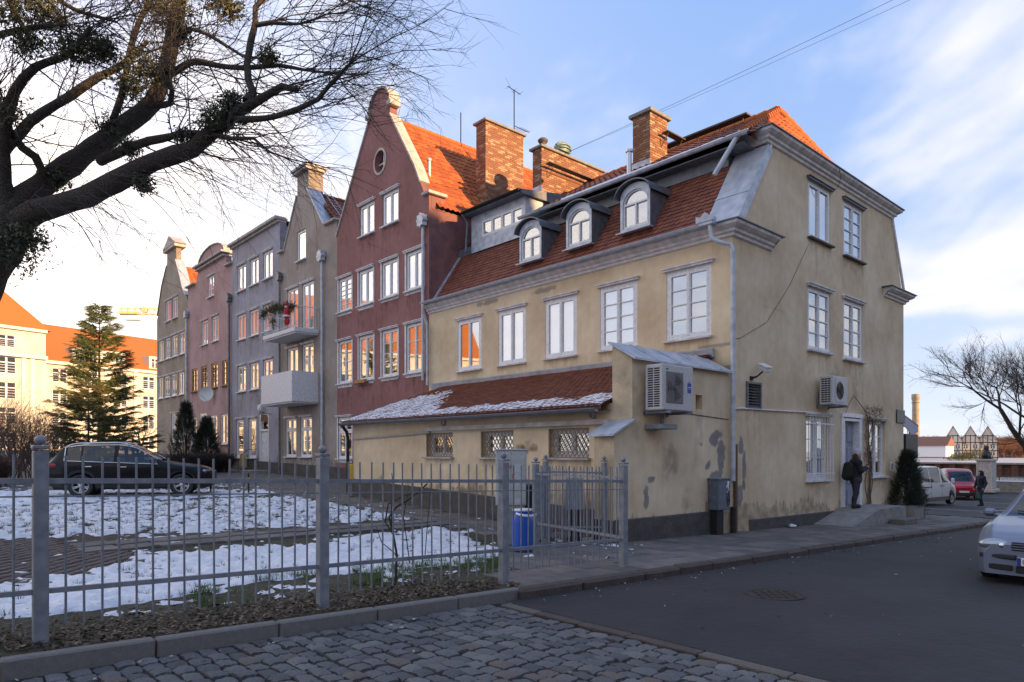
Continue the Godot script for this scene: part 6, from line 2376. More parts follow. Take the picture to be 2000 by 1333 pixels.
func timber_house(at: Vector3, label: String, seed_: int) -> void:
	at.y = 0.2
	var h := thing("timbered_house", label, "house", at, "half-timbered houses across the river")
	var r := RandomNumberGenerator.new()
	r.seed = seed_
	# gable faces the camera: local frame
	var fz := (EYE - at)
	fz.y = 0
	fz = fz.normalized()
	var B := Basis(Vector3.UP.cross(fz).normalized(), Vector3.UP, fz)
	var W := 4.7
	var e := 4.6
	var rg := 9.0
	var body := MB.new()
	var t := Transform3D(B, Vector3.ZERO)
	body.prism(PackedVector2Array([Vector2(-W / 2, -0.5), Vector2(W / 2, -0.5), Vector2(W / 2, e), Vector2(0, rg), Vector2(-W / 2, e)]), 9.0, Transform3D(B, B * Vector3(0, 0, -9)))
	obj("wall", body, mat(lin(0.66, 0.6, 0.5), 0.9), h, Vector3.ZERO)
	var tim := MB.new()
	var dk := mat(lin(0.05, 0.035, 0.028), 0.8)
	for x in [-2.2, -1.1, 0.0, 1.1, 2.2]:
		tim.box(t * Vector3(x, 2.2, 0.02), Vector3(0.2, 4.6, 0.08), B)
	for y in [0.3, 2.3, 4.5]:
		tim.box(t * Vector3(0, y, 0.03), Vector3(4.7, 0.2, 0.08), B)
	for x in [-1.1, 0.0, 1.1]:
		tim.box(t * Vector3(x, 5.6, 0.02), Vector3(0.17, 2.0, 0.08), B)
	tim.box(t * Vector3(0, 6.4, 0.03), Vector3(2.6, 0.18, 0.08), B)
	obj("timbers", tim, dk, h, Vector3.ZERO)
	for x in [-1.1, 1.1]:
		for y in [0.9, 2.8]:
			var f := obj("window", kits.farwin, M.white, h, Transform3D(B * Basis.from_scale(Vector3(1.1, 1.2, 1)), t * Vector3(x, y, 0.08)))
			obj("pane", kits.farpane, M.far_pane, f, Vector3.ZERO)
	var rf := MB.new()
	for s in [-1.0, 1.0]:
		var a := t * Vector3(s * (W / 2 + 0.35), e - 0.5, 0.25)
		var b := t * Vector3(s * (W / 2 + 0.35), e - 0.5, -9.2)
		var c := t * Vector3(0, rg + 0.2, -9.2)
		var d := t * Vector3(0, rg + 0.2, 0.25)
		if s > 0:
			rf.quad(a, b, c, d)
		else:
			rf.quad(b, a, d, c)
		rf.quad(a, d, d - Vector3(0, 0.2, 0), a - Vector3(0, 0.2, 0))
	obj("roof", rf, mat(lin(0.11, 0.055, 0.04), 0.85, 0, T.patchy, 0.3), h, Vector3.ZERO)

# bundle of twigs one unit tall, for far shrubs and woods
func brush_mesh() -> ArrayMesh:
	if kits.has("brush"):
		return kits.brush
	var b := MB.new()
	var r := RandomNumberGenerator.new()
	r.seed = 77
	b.rod(Vector3.ZERO, Vector3(0, 0.5, 0), 0.035, 4, 0.02)
	for k in 46:
		var y := r.randf_range(0.15, 0.55)
		var a := r.randf() * TAU
		var d := Vector3(cos(a), r.randf_range(0.5, 1.6), sin(a)).normalized()
		var p := Vector3(0, y, 0)
		var q := p + d * r.randf_range(0.25, 0.5)
		b.rod(p, q, 0.014, 3, 0.006)
		for s in 3:
			var d2 := (d + Vector3(r.randf_range(-0.7, 0.7), r.randf_range(-0.3, 0.6), r.randf_range(-0.7, 0.7))).normalized()
			b.rod(q, q + d2 * r.randf_range(0.1, 0.22), 0.007, 3, 0.003)
	kits.brush = b.mesh()
	return kits.brush

# townhouses across the street, behind the photographer: they shade the lower walls and show in the panes
func make_street_opposite() -> void:
	var x := -74.0 + 0.0
	var words := ["ochre", "umber", "cream", "slate grey", "sand", "rose", "olive", "white", "terracotta", "lemon", "dove grey", "coral", "buff", "sage", "ivory", "russet", "stone"]
	var cols := [Color(0.62, 0.48, 0.3), Color(0.55, 0.4, 0.28), Color(0.7, 0.63, 0.5), Color(0.55, 0.55, 0.56), Color(0.65, 0.55, 0.4)]
	var k := 0
	while x < 60.0:
		var tall := x > 8.3 and x < 9.0
		var w := 3.7 if tall else 8.24
		var e := 15.5 if tall else 12.9
		var rg := 20.5 if tall else (16.3 if x < 8.0 else 17.45)
		var zf := 34.0
		var zb := 44.0
		var h := thing("townhouse", words[k % 17] + " townhouse in the terrace across the square", "house", Vector3(x + w / 2, road_y(x, 16), zf), "townhouses across the square")
		var t := Transform3D(Basis(Vector3(-1, 0, 0), Vector3.UP, Vector3(0, 0, -1)), Vector3(x + w / 2, 0, zf))
		var holes := []
		for y in ([1.4, 4.7, 7.9, 11.0] if tall else [1.4, 4.6, 7.6, 10.3]):
			for u in ([-0.2, 0.2] if tall else [-0.32, 0.0, 0.32]):
				holes.append(hole(u * w, 1.3 if not tall else 1.0, y, y + 1.8))
		var mb := MB.new()
		facade(mb, t, [Vector2(-1.5, -w / 2), Vector2(e, -w / 2)], [Vector2(-1.5, w / 2), Vector2(e, w / 2)], holes, 0.2)
		var c: Color = cols[k % 5]
		mb.quad(Vector3(x, -1.5, zf), Vector3(x, -1.5, zb), Vector3(x, e, zb), Vector3(x, e, zf))
		mb.quad(Vector3(x + w, -1.5, zb), Vector3(x + w, -1.5, zf), Vector3(x + w, e, zf), Vector3(x + w, e, zb))
		mb.quad(Vector3(x, -1.5, zb), Vector3(x + w, -1.5, zb), Vector3(x + w, e, zb), Vector3(x, e, zb))
		mb.tri(Vector3(x, e, zf), Vector3(x, e, zb), Vector3(x, rg, 39))
		mb.tri(Vector3(x + w, e, zb), Vector3(x + w, e, zf), Vector3(x + w, rg, 39))
		obj("wall", mb, mat(lin(c.r, c.g, c.b), 0.9, 0, T.patchy, 0.3), h)
		for q in holes:
			far_window(h, t * Transform3D(Basis.IDENTITY, Vector3((q.l + q.r) / 2, q.b, -0.14)), 1.3, 1.8)
		var rf := MB.new()
		rf.quad(Vector3(x + w, e - 0.15, zf - 0.3), Vector3(x, e - 0.15, zf - 0.3), Vector3(x, rg + 0.1, 39), Vector3(x + w, rg + 0.1, 39))
		rf.quad(Vector3(x, e - 0.15, zb + 0.3), Vector3(x + w, e - 0.15, zb + 0.3), Vector3(x + w, rg + 0.1, 39), Vector3(x, rg + 0.1, 39))
		obj("roof", rf, M.tile_mats.old[1], h)
		x += w
		k += 1
# ------------------------------------------------------------------ fenced yard
func fence_post(parent: Node, p: Vector3, tall := 1.6, w := 0.1) -> void:
	var b := MB.new()
	b.cbox(Vector3(p.x, p.y + (tall - 0.12) / 2 - 0.1, p.z), Vector3(w, tall + 0.08, w), 0.006)
	var o := obj("post", b, M.paint_grey, parent)
	var c := MB.new()
	c.cbox(Vector3(p.x, p.y + tall - 0.09, p.z), Vector3(w + 0.014, 0.03, w + 0.014), 0.006)
	c.ball(Vector3(p.x, p.y + tall - 0.035, p.z), Vector3.ONE * 0.04, 14)
	obj("ball_cap", c, M.paint_grey, o)

func fence_panel(parent: Node, a: Vector3, b: Vector3, gap: float, heights: Array, lo: float, hi: float, r := 0.0095) -> void:
	var d := (b - a).normalized()
	for y in heights:
		var m := MB.new()
		var up := Vector3(0, y[0], 0)
		m.bar(a + up, b + up, y[1], y[2])
		obj("rail", m, M.paint_grey, parent)
	var n := int(round(a.distance_to(b) / gap))
	if not kits.has("bar%.3f%.2f" % [r, hi - lo]):
		var m := MB.new()
		m.tube(PackedVector3Array([Vector3(0, lo, 0), Vector3(0, hi - 0.005, 0), Vector3(0, hi, 0)]), PackedFloat32Array([r, r, r * 0.5]), 7)
		kits["bar%.3f%.2f" % [r, hi - lo]] = m.mesh()
	for k in range(1, n):
		var p := a.lerp(b, float(k) / n)
		obj("bar", kits["bar%.3f%.2f" % [r, hi - lo]], M.paint_grey, parent, xf(Basis.from_euler(Vector3(r2(-0.009, 0.009), 0, r2(-0.009, 0.009))), p - gpos(parent)))

func make_yard() -> void:
	var lawnm := mat(lin(0.07, 0.062, 0.036), 0.95, 0, T.patchy, 0.8, T.rough, 4.0)
	var f := FastNoiseLite.new()
	f.seed = 3
	f.frequency = 0.8
	f.fractal_octaves = 4
	struct("lawn", sheet(steps(-24, -5.3, 0.35), steps(-26, 2.42, 0.35), func(x, z): return ground(x, z) - 0.014 + 0.02 * f.get_noise_2d(x, z) * (1.0 if z < 2.0 else 0.3)), lawnm)
	struct("yard_paving", sheet(steps(-5.5, 0.1, 0.5), steps(-60, -11, 1.0), func(x, z): return ground(x, z) - 0.008), M.slab[1])
	struct("parking_ground", sheet(steps(-40, -5.0, 1.0), steps(-60, -17.5, 1.0), func(x, z): return ground(x, z) - 0.01), mat(lin(0.13, 0.125, 0.12), 0.9, 0, T.patchy, 0.3, T.rough, 1.0))
	# ---- fence along the setts
	var fz := 2.08
	var px := [-16.1, -13.7, -11.36, -8.95, -6.62]
	var fence := thing("metal_fence", "grey metal bar fence with ball-capped posts along the cobbles", "fence", gp(-11, fz))
	for x in px:
		fence_post(fence, gp(x, fz))
	for k in 4:
		fence_panel(fence, gp(px[k] + 0.04, fz), gp(px[k + 1] - 0.04, fz), 0.127, [[1.25, 0.035, 0.04], [1.13, 0.008, 0.012], [0.4, 0.035, 0.04]], 0.12, 1.45)
	# ---- side leaf and the inner bin enclosure
	var gate := thing("fence_gate", "open grey bar gate leaf between the end post and the bins", "gate", gp(-6.2, 0.9))
	fence_post(gate, gp(-5.95, -0.45))
	fence_panel(gate, gp(-6.58, fz - 0.08), gp(-5.98, -0.38), 0.105, [[1.3, 0.03, 0.04], [0.42, 0.03, 0.04]], 0.2, 1.46, 0.007)
	var enc := thing("bin_enclosure", "dense grey bar screen round the bins beside the buttress", "fence", gp(-5.2, -0.8))
	fence_post(enc, gp(-5.4, -0.75), 1.66, 0.085)
	fence_post(enc, gp(-4.42, -0.15), 1.66, 0.085)
	fence_panel(enc, gp(-5.36, -0.72), gp(-4.46, -0.18), 0.062, [[1.34, 0.03, 0.035], [0.3, 0.03, 0.035]], 0.12, 1.42, 0.006)
	var pn := MB.new()
	pn.bar(gp(-5.93, -0.46, 0.72), gp(-5.44, -0.74, 0.72), 0.03, 1.24)
	obj("sheet_panel", pn, M.paint_grey, enc)
	# ---- utility cabinet, plastic bin, bag
	var cab := thing("utility_cabinet", "pale weathered metal utility cabinet on a concrete foot behind the blue barrel", "cabinet", gp(-6.1, -0.95))
	var yaw := Basis(Vector3.UP, deg_to_rad(-42))
	var cm := MB.new()
	cm.cbox(Vector3(0, 0.36, 0), Vector3(0.5, 0.72, 0.26), 0.015, yaw)
	obj("foot", cm, M.concrete, cab, Vector3.ZERO)
	cm = MB.new()
	cm.cbox(Vector3(0, 1.22, 0), Vector3(0.56, 1.0, 0.3), 0.012, yaw)
	cm.cbox(Vector3(0, 1.735, 0), Vector3(0.6, 0.03, 0.34), 0.008, yaw)
	var cabm := mat(lin(0.5, 0.51, 0.5), 0.6, 0.1, T.patchy, 1.6)
	var body := obj("body", cm, cabm, cab, Vector3.ZERO)
	for s in [-1.0, 1.0]:
		cm = MB.new()
		cm.cbox(yaw * Vector3(s * 0.137, 0, 0.155) + Vector3(0, 1.22, 0), Vector3(0.265, 0.94, 0.012), 0.004, yaw)
		obj("door", cm, cabm, body, Vector3.ZERO)
	cm = MB.new()
	cm.box(yaw * Vector3(0.03, 0, 0.17) + Vector3(0, 1.25, 0), Vector3(0.02, 0.1, 0.02), yaw)
	cm.box(yaw * Vector3(-0.02, 0, 0.164) + Vector3(0, 1.42, 0), Vector3(0.06, 0.05, 0.004), yaw)
	obj("handle", cm, mat(lin(0.4, 0.12, 0.08), 0.5), body, Vector3.ZERO)
	var bin := thing("meter_cabinet", "narrow grey-blue meter cabinet inside the bin enclosure", "cabinet", gp(-4.62, -0.75))
	cm = MB.new()
	cm.cbox(Vector3(0, 0.92, 0), Vector3(0.34, 0.62, 0.3), 0.015, yaw)
	obj("body", cm, mat(lin(0.36, 0.42, 0.48), 0.5, 0.2, T.fine, 2.0), bin, Vector3.ZERO)
	cm = MB.new()
	cm.cbox(Vector3(0, 0.3, 0), Vector3(0.3, 0.62, 0.26), 0.015, yaw)
	obj("foot", cm, M.black, bin, Vector3.ZERO)
	var dbin := thing("wheelie_bin", "black wheeled rubbish bin behind the sheet panel", "bin", gp(-5.15, -1.35))
	cm = MB.new()
	cm.prism(PackedVector2Array([Vector2(-0.24, 0.1), Vector2(0.24, 0.1), Vector2(0.29, 1.0), Vector2(-0.29, 1.0)]), 0.55, Transform3D(yaw, yaw * Vector3(0, 0, -0.27)))
	obj("body", cm, M.black, dbin, Vector3.ZERO)
	cm = MB.new()
	cm.cbox(Vector3(0, 1.04, 0), Vector3(0.62, 0.07, 0.66), 0.02, yaw)
	obj("lid", cm, M.black, dbin, Vector3.ZERO)
	for s in [-0.22, 0.22]:
		cm = MB.new()
		cm.rod(yaw * Vector3(s - 0.025, 0.1, -0.22), yaw * Vector3(s + 0.025, 0.1, -0.22), 0.1, 14)
		obj("wheel", cm, M.dark, dbin, Vector3.ZERO)
	# ---- blue barrel
	var bar := thing("plastic_barrel", "blue plastic barrel with white clamp ring and lid behind the fence", "barrel", gp(-6.68, -0.02))
	cm = MB.new()
	cm.lathe(PackedVector2Array([Vector2(0, 0.0), Vector2(0.155, 0.0), Vector2(0.178, 0.03), Vector2(0.182, 0.16), Vector2(0.178, 0.18), Vector2(0.182, 0.2), Vector2(0.184, 0.5), Vector2(0.172, 0.58), Vector2(0.15, 0.62), Vector2(0.15, 0.655), Vector2(0.16, 0.66), Vector2(0.16, 0.7), Vector2(0.15, 0.71)]), 28)
	obj("body", cm, mat(lin(0.012, 0.085, 0.42), 0.35), bar, Vector3.ZERO)
	cm = MB.new()
	cm.lathe(PackedVector2Array([Vector2(0.166, 0.6), Vector2(0.178, 0.605), Vector2(0.178, 0.635), Vector2(0.166, 0.64)]), 28, Vector3(0, 0.03, 0), Basis(Vector3(1, 0, 0), 0.14))
	cm.lathe(PackedVector2Array([Vector2(0.163, 0.69), Vector2(0.17, 0.7), Vector2(0.168, 0.72), Vector2(0.155, 0.725)]), 28)
	obj("clamp_ring", cm, M.white, bar, Vector3.ZERO)
	cm = MB.new()
	cm.lathe(PackedVector2Array([Vector2(0.155, 0.715), Vector2(0.13, 0.722), Vector2(0.12, 0.705), Vector2(0.0, 0.705)]), 28)
	obj("lid", cm, mat(lin(0.7, 0.68, 0.55), 0.5), bar, Vector3.ZERO)
	# ---- bollards by the parked car
	for x in [-6.85, -6.35, -5.85]:
		var bo := thing("bollard", "thin yellow-banded bollard " + {-6.85: "nearest the dark car's nose", -6.35: "between the other two by the dark car", -5.85: "farthest from the dark car's nose"}[x], "bollard", gp(x, -14.75 + (x + 6.85) * 0.6), "thin bollards by the dark car")
		cm = MB.new()
		cm.rod(Vector3(0, -0.1, 0), Vector3(0, 0.62, 0), 0.03, 8)
		cm.ball(Vector3(0, 0.62, 0), Vector3.ONE * 0.03, 8)
		obj("post", cm, M.black, bo, Vector3.ZERO)
		cm = MB.new()
		cm.rod(Vector3(0, 0.42, 0), Vector3(0, 0.5, 0), 0.033, 8)
		obj("band", cm, mat(lin(0.6, 0.4, 0.03), 0.5), bo, Vector3.ZERO)
	# ---- slab path and small pavers
	var path := thing("slab_path", "worn grey slab path between the two snowy lawn patches", "path", gp(-9, -3.6))
	var sm := MB.new()
	sm.cbox(Vector3(0, -0.022, 0), Vector3(0.49, 0.06, 0.49), 0.008)
	var sl := sm.mesh()
	for i in 14:
		for j in 2:
			var x := -12.3 + 0.5 * i
			var z := -3.05 - 0.5 * j - 0.055 * i
			obj("paving_slab", sl, M.slab[rng.randi() % 4], path, xf(Basis.from_euler(Vector3(r2(-0.02, 0.02), 0.11, r2(-0.02, 0.02))), gp(x, z, 0.012) - path.position))
	var pv := []
	var pm := MB.new()
	pm.cbox(Vector3(0, -0.03, 0), Vector3(0.19, 0.06, 0.095), 0.008)
	for i in 40:
		for j in 40:
			var x := -17.0 + 0.2 * i + (0.1 if j % 2 == 1 else 0.0)
			var z := -0.9 - 0.104 * j
			if x < -12.2 + 0.5 * sin(z * 2.0) and z > -4.6:
				pv.append(Transform3D(Basis.from_euler(Vector3(r2(-0.02, 0.02), 0.5, r2(-0.02, 0.02))), gp(x, z, 0.004 + r2(-0.004, 0.004))))
	var pave := struct("paver_patch", sheet(steps(-17.2, -12, 0.5), steps(-5, -0.8, 0.5), func(x, z): return ground(x, z) - 0.012), M.soil)
	many("pavers", pm.mesh(), mat(lin(0.15, 0.115, 0.1), 0.9, 0, T.patchy, 1.5, T.grain, 0.5), pv, pave)
	make_snow()

func make_snow() -> void:
	var near := PackedVector2Array([Vector2(-17, 0.9), Vector2(-13.82, 0.8), Vector2(-13.47, 1.0), Vector2(-12.93, 0.85), Vector2(-12.39, 0.75), Vector2(-11.67, 0.5), Vector2(-10.57, 0.15), Vector2(-9.59, 0.55), Vector2(-8.35, 0.45), Vector2(-7.24, 0.1), Vector2(-6.6, -0.86), Vector2(-6.1, -2.6), Vector2(-6.1, -3.3), Vector2(-7.92, -2.95), Vector2(-9.69, -2.3), Vector2(-10.83, -2.3), Vector2(-11.92, -2.7), Vector2(-12.45, -1.52), Vector2(-13.21, -1.2), Vector2(-13.9, -0.79), Vector2(-17, -0.3)])
	var far := PackedVector2Array([Vector2(-22, -5.2), Vector2(-13.28, -5.05), Vector2(-11.45, -4.55), Vector2(-10.24, -4.5), Vector2(-8.97, -4.6), Vector2(-7.32, -4.85), Vector2(-5.9, -4.9), Vector2(-5.7, -5.96), Vector2(-5.5, -8.82), Vector2(-5.3, -11.9), Vector2(-8.01, -12.0), Vector2(-10.48, -12.4), Vector2(-12.57, -12.65), Vector2(-22, -12.6)])
	var park := PackedVector2Array([Vector2(-22, -13.4), Vector2(-8, -12.9), Vector2(-6, -12.9), Vector2(-4.9, -14.0), Vector2(-4.9, -15.2), Vector2(-6.2, -16.0), Vector2(-9.0, -17.6), Vector2(-13, -19), Vector2(-22, -23)])
	var st := 0.075
	var nx := int(15.0 / st)
	var nz := int(23.0 / st)
	var x0 := -19.0
	var z0 := -21.5
	var mask := PackedFloat32Array()
	mask.resize(nx * nz)
	for j in nz:
		for i in nx:
			var p := Vector2(x0 + i * st, z0 + j * st)
			var m := 0.0
			if Geometry2D.is_point_in_polygon(p, near):
				m = 1.0
			elif Geometry2D.is_point_in_polygon(p, far):
				m = 0.8
			elif Geometry2D.is_point_in_polygon(p, park):
				m = 0.72
			if in_pave(p.x, p.y):
				m = 0.0
			mask[j * nx + i] = m
	for pass_ in 3:
		var t := mask.duplicate()
		for j in range(1, nz - 1):
			for i in range(1, nx - 1):
				var k := j * nx + i
				mask[k] = (t[k] * 2.0 + t[k - 1] + t[k + 1] + t[k - nx] + t[k + nx]) / 6.0
	var f := FastNoiseLite.new()
	f.seed = 19
	f.frequency = 0.55
	f.fractal_octaves = 5
	f.fractal_gain = 0.6
	var pts := PackedVector3Array()
	var tufts := []
	var tones := PackedColorArray()
	for j in nz:
		for i in nx:
			var x := x0 + i * st
			var z := z0 + j * st
			var m := mask[j * nx + i]
			var n := f.get_noise_2d(x, z)
			var n2 := f.get_noise_2d(x * 4.0 + 40.0, z * 4.0)
			var sc := 0.95 if m > 0.85 else 1.35
			var hgt := (m - 0.66 + 0.6 * n * sc + 1.15 * n2 * sc + 0.5 * f.get_noise_2d(x * 11.0, z * 11.0)) * 0.07
			if z < -5.0:
				hgt = (m - 0.7 + 0.4 * n + 1.7 * n2 + 0.6 * f.get_noise_2d(x * 11.0, z * 11.0)) * 0.06
			hgt = clampf(hgt, -0.07, 0.05 + 0.02 * n)
			pts.append(Vector3(x, ground(x, z) + hgt - 0.004, z))
			if m > 0.25 and z > -13.0 and not in_pave(x, z) and (hgt < 0.006 or rng.randf() < 0.03) and rng.randf() < (0.26 if z > -5.0 else 0.3):
				var s := r2(0.5, 1.25)
				tufts.append(Transform3D(Basis(Vector3.UP, r2(0, 6.28)).scaled(Vector3(s, s * r2(0.6, 1.2), s)), gp(x + r2(-0.04, 0.04), z + r2(-0.04, 0.04))))
				var g := rng.randf()
				tones.append(Color(0.05, 0.085, 0.02).lerp(Color(0.11, 0.12, 0.04), g) if rng.randf() < 0.72 else Color(0.13, 0.1, 0.05))
	var b := MB.new()
	b.grid(pts, nx, true)
	var sn := obj("lawn_snow", b, M.snow)
	sn.set_meta("kind", "stuff")
	tag(sn, "patchy thin snow lying on the fenced lawn", "snow")
	# greener grass where the snow has gone, by the fence
	for k in 1500:
		var x := r2(-12.3, -6.9)
		var z := r2(0.1, 1.5)
		if in_pave(x, z) or f.get_noise_2d(x * 1.3 + 7.0, z * 1.3) + (x + 10.5) * 0.09 < 0.02:
			continue
		var s := r2(0.6, 1.4)
		tufts.append(Transform3D(Basis(Vector3.UP, r2(0, 6.28)).scaled(Vector3(s, s * r2(0.7, 1.3), s)), gp(x, z)))
		tones.append(Color(0.06, 0.12, 0.022).lerp(Color(0.12, 0.17, 0.04), rng.randf()))
	var gm := mat(lin(1, 1, 1), 0.8)
	gm.vertex_color_use_as_albedo = true
	var tb := MB.new()
	var r := RandomNumberGenerator.new()
	r.seed = 5
	for k in 12:
		var a := r.randf() * TAU
		var base := Vector3(cos(a), 0, sin(a)) * r.randf_range(0, 0.035)
		var tip := base + Vector3(cos(a) * r.randf_range(0.01, 0.06), r.randf_range(0.03, 0.085), sin(a) * r.randf_range(0.01, 0.06))
		var side := Vector3(-sin(a), 0, cos(a)) * 0.003
		tb.tri(base - side, base + side, tip)
	var go := many("grass", tb.mesh(), gm, tufts, self, tones)
	tag(go, "short green and straw grass tufts in the snowy lawn", "grass")
	# brown leaves and stalks on the bare strip along the fence
	var lb := MB.new()
	lb.tri(Vector3(-0.03, 0.003, 0), Vector3(0, 0.0, 0.016), Vector3(0.035, 0.012, 0))
	lb.tri(Vector3(-0.03, 0.003, 0), Vector3(0.035, 0.012, 0), Vector3(0.0, 0.012, -0.017))
	lb.rod(Vector3(0.03, 0.01, 0), Vector3(0.06, 0.02, 0.004), 0.002, 3, 0.001)
	var lv := []
	tones = PackedColorArray()
	for k in 9000:
		var x := r2(-17, -8.9)
		var z := 2.38 - absf(rng.randfn(0, 0.55))
		if z < 0.6:
			continue
		if f.get_noise_2d(x * 1.5, z * 2.5 + 9.0) < -0.22:
			continue
		lv.append(Transform3D(Basis.from_euler(Vector3(r2(-0.5, 0.5), r2(0, 6.28), r2(-0.5, 0.5))).scaled(Vector3.ONE * r2(0.35, 0.95)), gp(x, z, r2(0.0, 0.025))))
		tones.append([Color(0.09, 0.055, 0.032), Color(0.14, 0.098, 0.06), Color(0.055, 0.036, 0.023), Color(0.22, 0.17, 0.115), Color(0.075, 0.062, 0.036)][rng.randi() % 5])
	var lo := many("fallen_leaves", lb.mesh(), gm, lv, self, tones)
	tag(lo, "brown fallen leaves and stalks on bare soil along the fence", "leaves")
	# few dead leaves blown on to the setts and the kerb line
	lv = []
	for k in 260:
		var x := r2(-15.5, 6.0)
		var z := 2.66 + absf(rng.randfn(0, 0.25)) if rng.randf() < 0.75 else r2(2.7, 7.0)
		lv.append(Transform3D(Basis.from_euler(Vector3(0, r2(0, 6.28), 0)).scaled(Vector3.ONE * r2(0.4, 0.9)), Vector3(x, road_y(x, z) + 0.006, z)))
	lo = many("blown_leaves", lb.mesh(), gm, lv, self, PackedColorArray([Color(0.2, 0.15, 0.1), Color(0.4, 0.36, 0.3), Color(0.12, 0.08, 0.05)]))
	tag(lo, "few dry leaves scattered in the gutter and on the road", "leaves")
# ------------------------------------------------------------------ things on and by the walls of the corner house
func air_unit(at: Vector3, s: Vector3, label: String, badge: bool) -> void:
	# at: wall point below the middle of the unit; it hangs on a bracket and faces the street
	var u := thing("air_conditioner", label, "air conditioner", at)
	var pm := mat(lin(0.62, 0.6, 0.6), 0.45, 0, T.fine, 1.5)
	var c := Vector3(0, s.y / 2 + 0.06, 0.12 + s.z / 2)
	var b := MB.new()
	b.cbox(c, s, 0.02)
	var body := obj("casing", b, pm, u, Vector3.ZERO)
	var fr := c + Vector3(-s.x * 0.12, 0, s.z / 2)
	b = MB.new()
	if badge:
		b.cbox(fr + Vector3(0, 0, 0.006), Vector3(s.y * 0.62, s.y * 0.68, 0.014), 0.006)
		obj("fan_guard", b, mat(lin(0.16, 0.14, 0.14), 0.5), body, Vector3.ZERO)
	else:
		b.cbox(fr + Vector3(0.08, 0, 0.006), Vector3(s.y * 0.74, s.y * 0.82, 0.014), 0.006)
		obj("fan_guard", b, pm, body, Vector3.ZERO)
		fr += Vector3(0.08, 0, 0)
		b = MB.new()
		b.lathe(PackedVector2Array([Vector2(s.y * 0.32, 0.014), Vector2(s.y * 0.3, 0.018), Vector2(0.0, 0.018)]), 26, fr, Basis(Vector3(1, 0, 0), PI / 2))
		obj("fan_opening", b, M.black, body, Vector3.ZERO)
	var fan := MB.new()
	for k in 3:
		var a := TAU * k / 3 + 0.5
		var d := Vector3(cos(a), sin(a), 0)
		var e := Vector3(cos(a + 0.9), sin(a + 0.9), 0)
		var r := s.y * 0.29
		fan.quad(fr + d * 0.04 + Vector3(0, 0, 0.021), fr + d * r + Vector3(0, 0, 0.019), fr + e * r + Vector3(0, 0, 0.024), fr + e * 0.04 + Vector3(0, 0, 0.024))
	fan.lathe(PackedVector2Array([Vector2(0.06, 0.018), Vector2(0.05, 0.03), Vector2(0, 0.032)]), 14, fr, Basis(Vector3(1, 0, 0), PI / 2))
	obj("fan", fan, mat(lin(0.07, 0.065, 0.065), 0.5) if badge else M.iron, body, Vector3.ZERO)
	for r in 4 if not badge else 5:
		var ring := MB.new()
		var rad: float = s.y * (0.09 + 0.055 * r)
		var pts := PackedVector3Array()
		var rr := PackedFloat32Array()
		for k in 25:
			pts.append(fr + Vector3(cos(TAU * k / 24) * rad, sin(TAU * k / 24) * rad, 0.03))
			rr.append(0.003)
		ring.tube(pts, rr, 4, false)
		obj("guard_ring", ring, mat(lin(0.2, 0.18, 0.18), 0.5) if badge else M.iron, body, Vector3.ZERO)
	# slots in the side that faces the yard
	var rows := 17 if badge else 11
	for k in rows:
		for q in 2 if badge else 3:
			var sl := MB.new()
			var n := 2.0 if badge else 3.0
			sl.box(c + Vector3(-s.x / 2 - 0.001, -s.y * 0.43 + s.y * 0.86 * (k + 0.5) / rows, -s.z * 0.36 + s.z * 0.72 * (q + 0.5) / n), Vector3(0.006, s.y * 0.86 / rows * 0.6, s.z * 0.72 / n * 0.84))
			obj("slot", sl, M.dark, body, Vector3.ZERO)
	if badge:
		b = MB.new()
		b.box(c + Vector3(s.x * 0.36, 0.02, s.z / 2 + 0.002), Vector3(0.13, 0.2, 0.003))
		b.box(c + Vector3(s.x * 0.36, 0.14, s.z / 2 + 0.002), Vector3(0.05, 0.02, 0.003))
		obj("sticker", b, mat(lin(0.01, 0.025, 0.3), 0.4), body, Vector3.ZERO)
		b = MB.new()
		b.box(c + Vector3(s.x * 0.36, 0.035, s.z / 2 + 0.0045), Vector3(0.11, 0.022, 0.002))
		b.box(c + Vector3(s.x * 0.34, 0.0, s.z / 2 + 0.0045), Vector3(0.07, 0.01, 0.002))
		obj("sticker_print", b, mat(lin(0.35, 0.4, 0.6), 0.5), body, Vector3.ZERO)
		b = MB.new()
		b.box(c + Vector3(-s.x * 0.36, s.y * 0.39, s.z / 2 + 0.002), Vector3(0.07, 0.022, 0.003))
		obj("name_plate", b, M.dark, body, Vector3.ZERO)
	for x in [-s.x * 0.36, s.x * 0.36]:
		b = MB.new()
		b.box(Vector3(x, 0.03, 0.1 + s.z / 2), Vector3(0.04, 0.05, s.z + 0.2))
		b.box(Vector3(x, 0.2, 0.015), Vector3(0.04, 0.46, 0.03))
		obj("bracket", b, M.paint_grey, u, Vector3.ZERO)

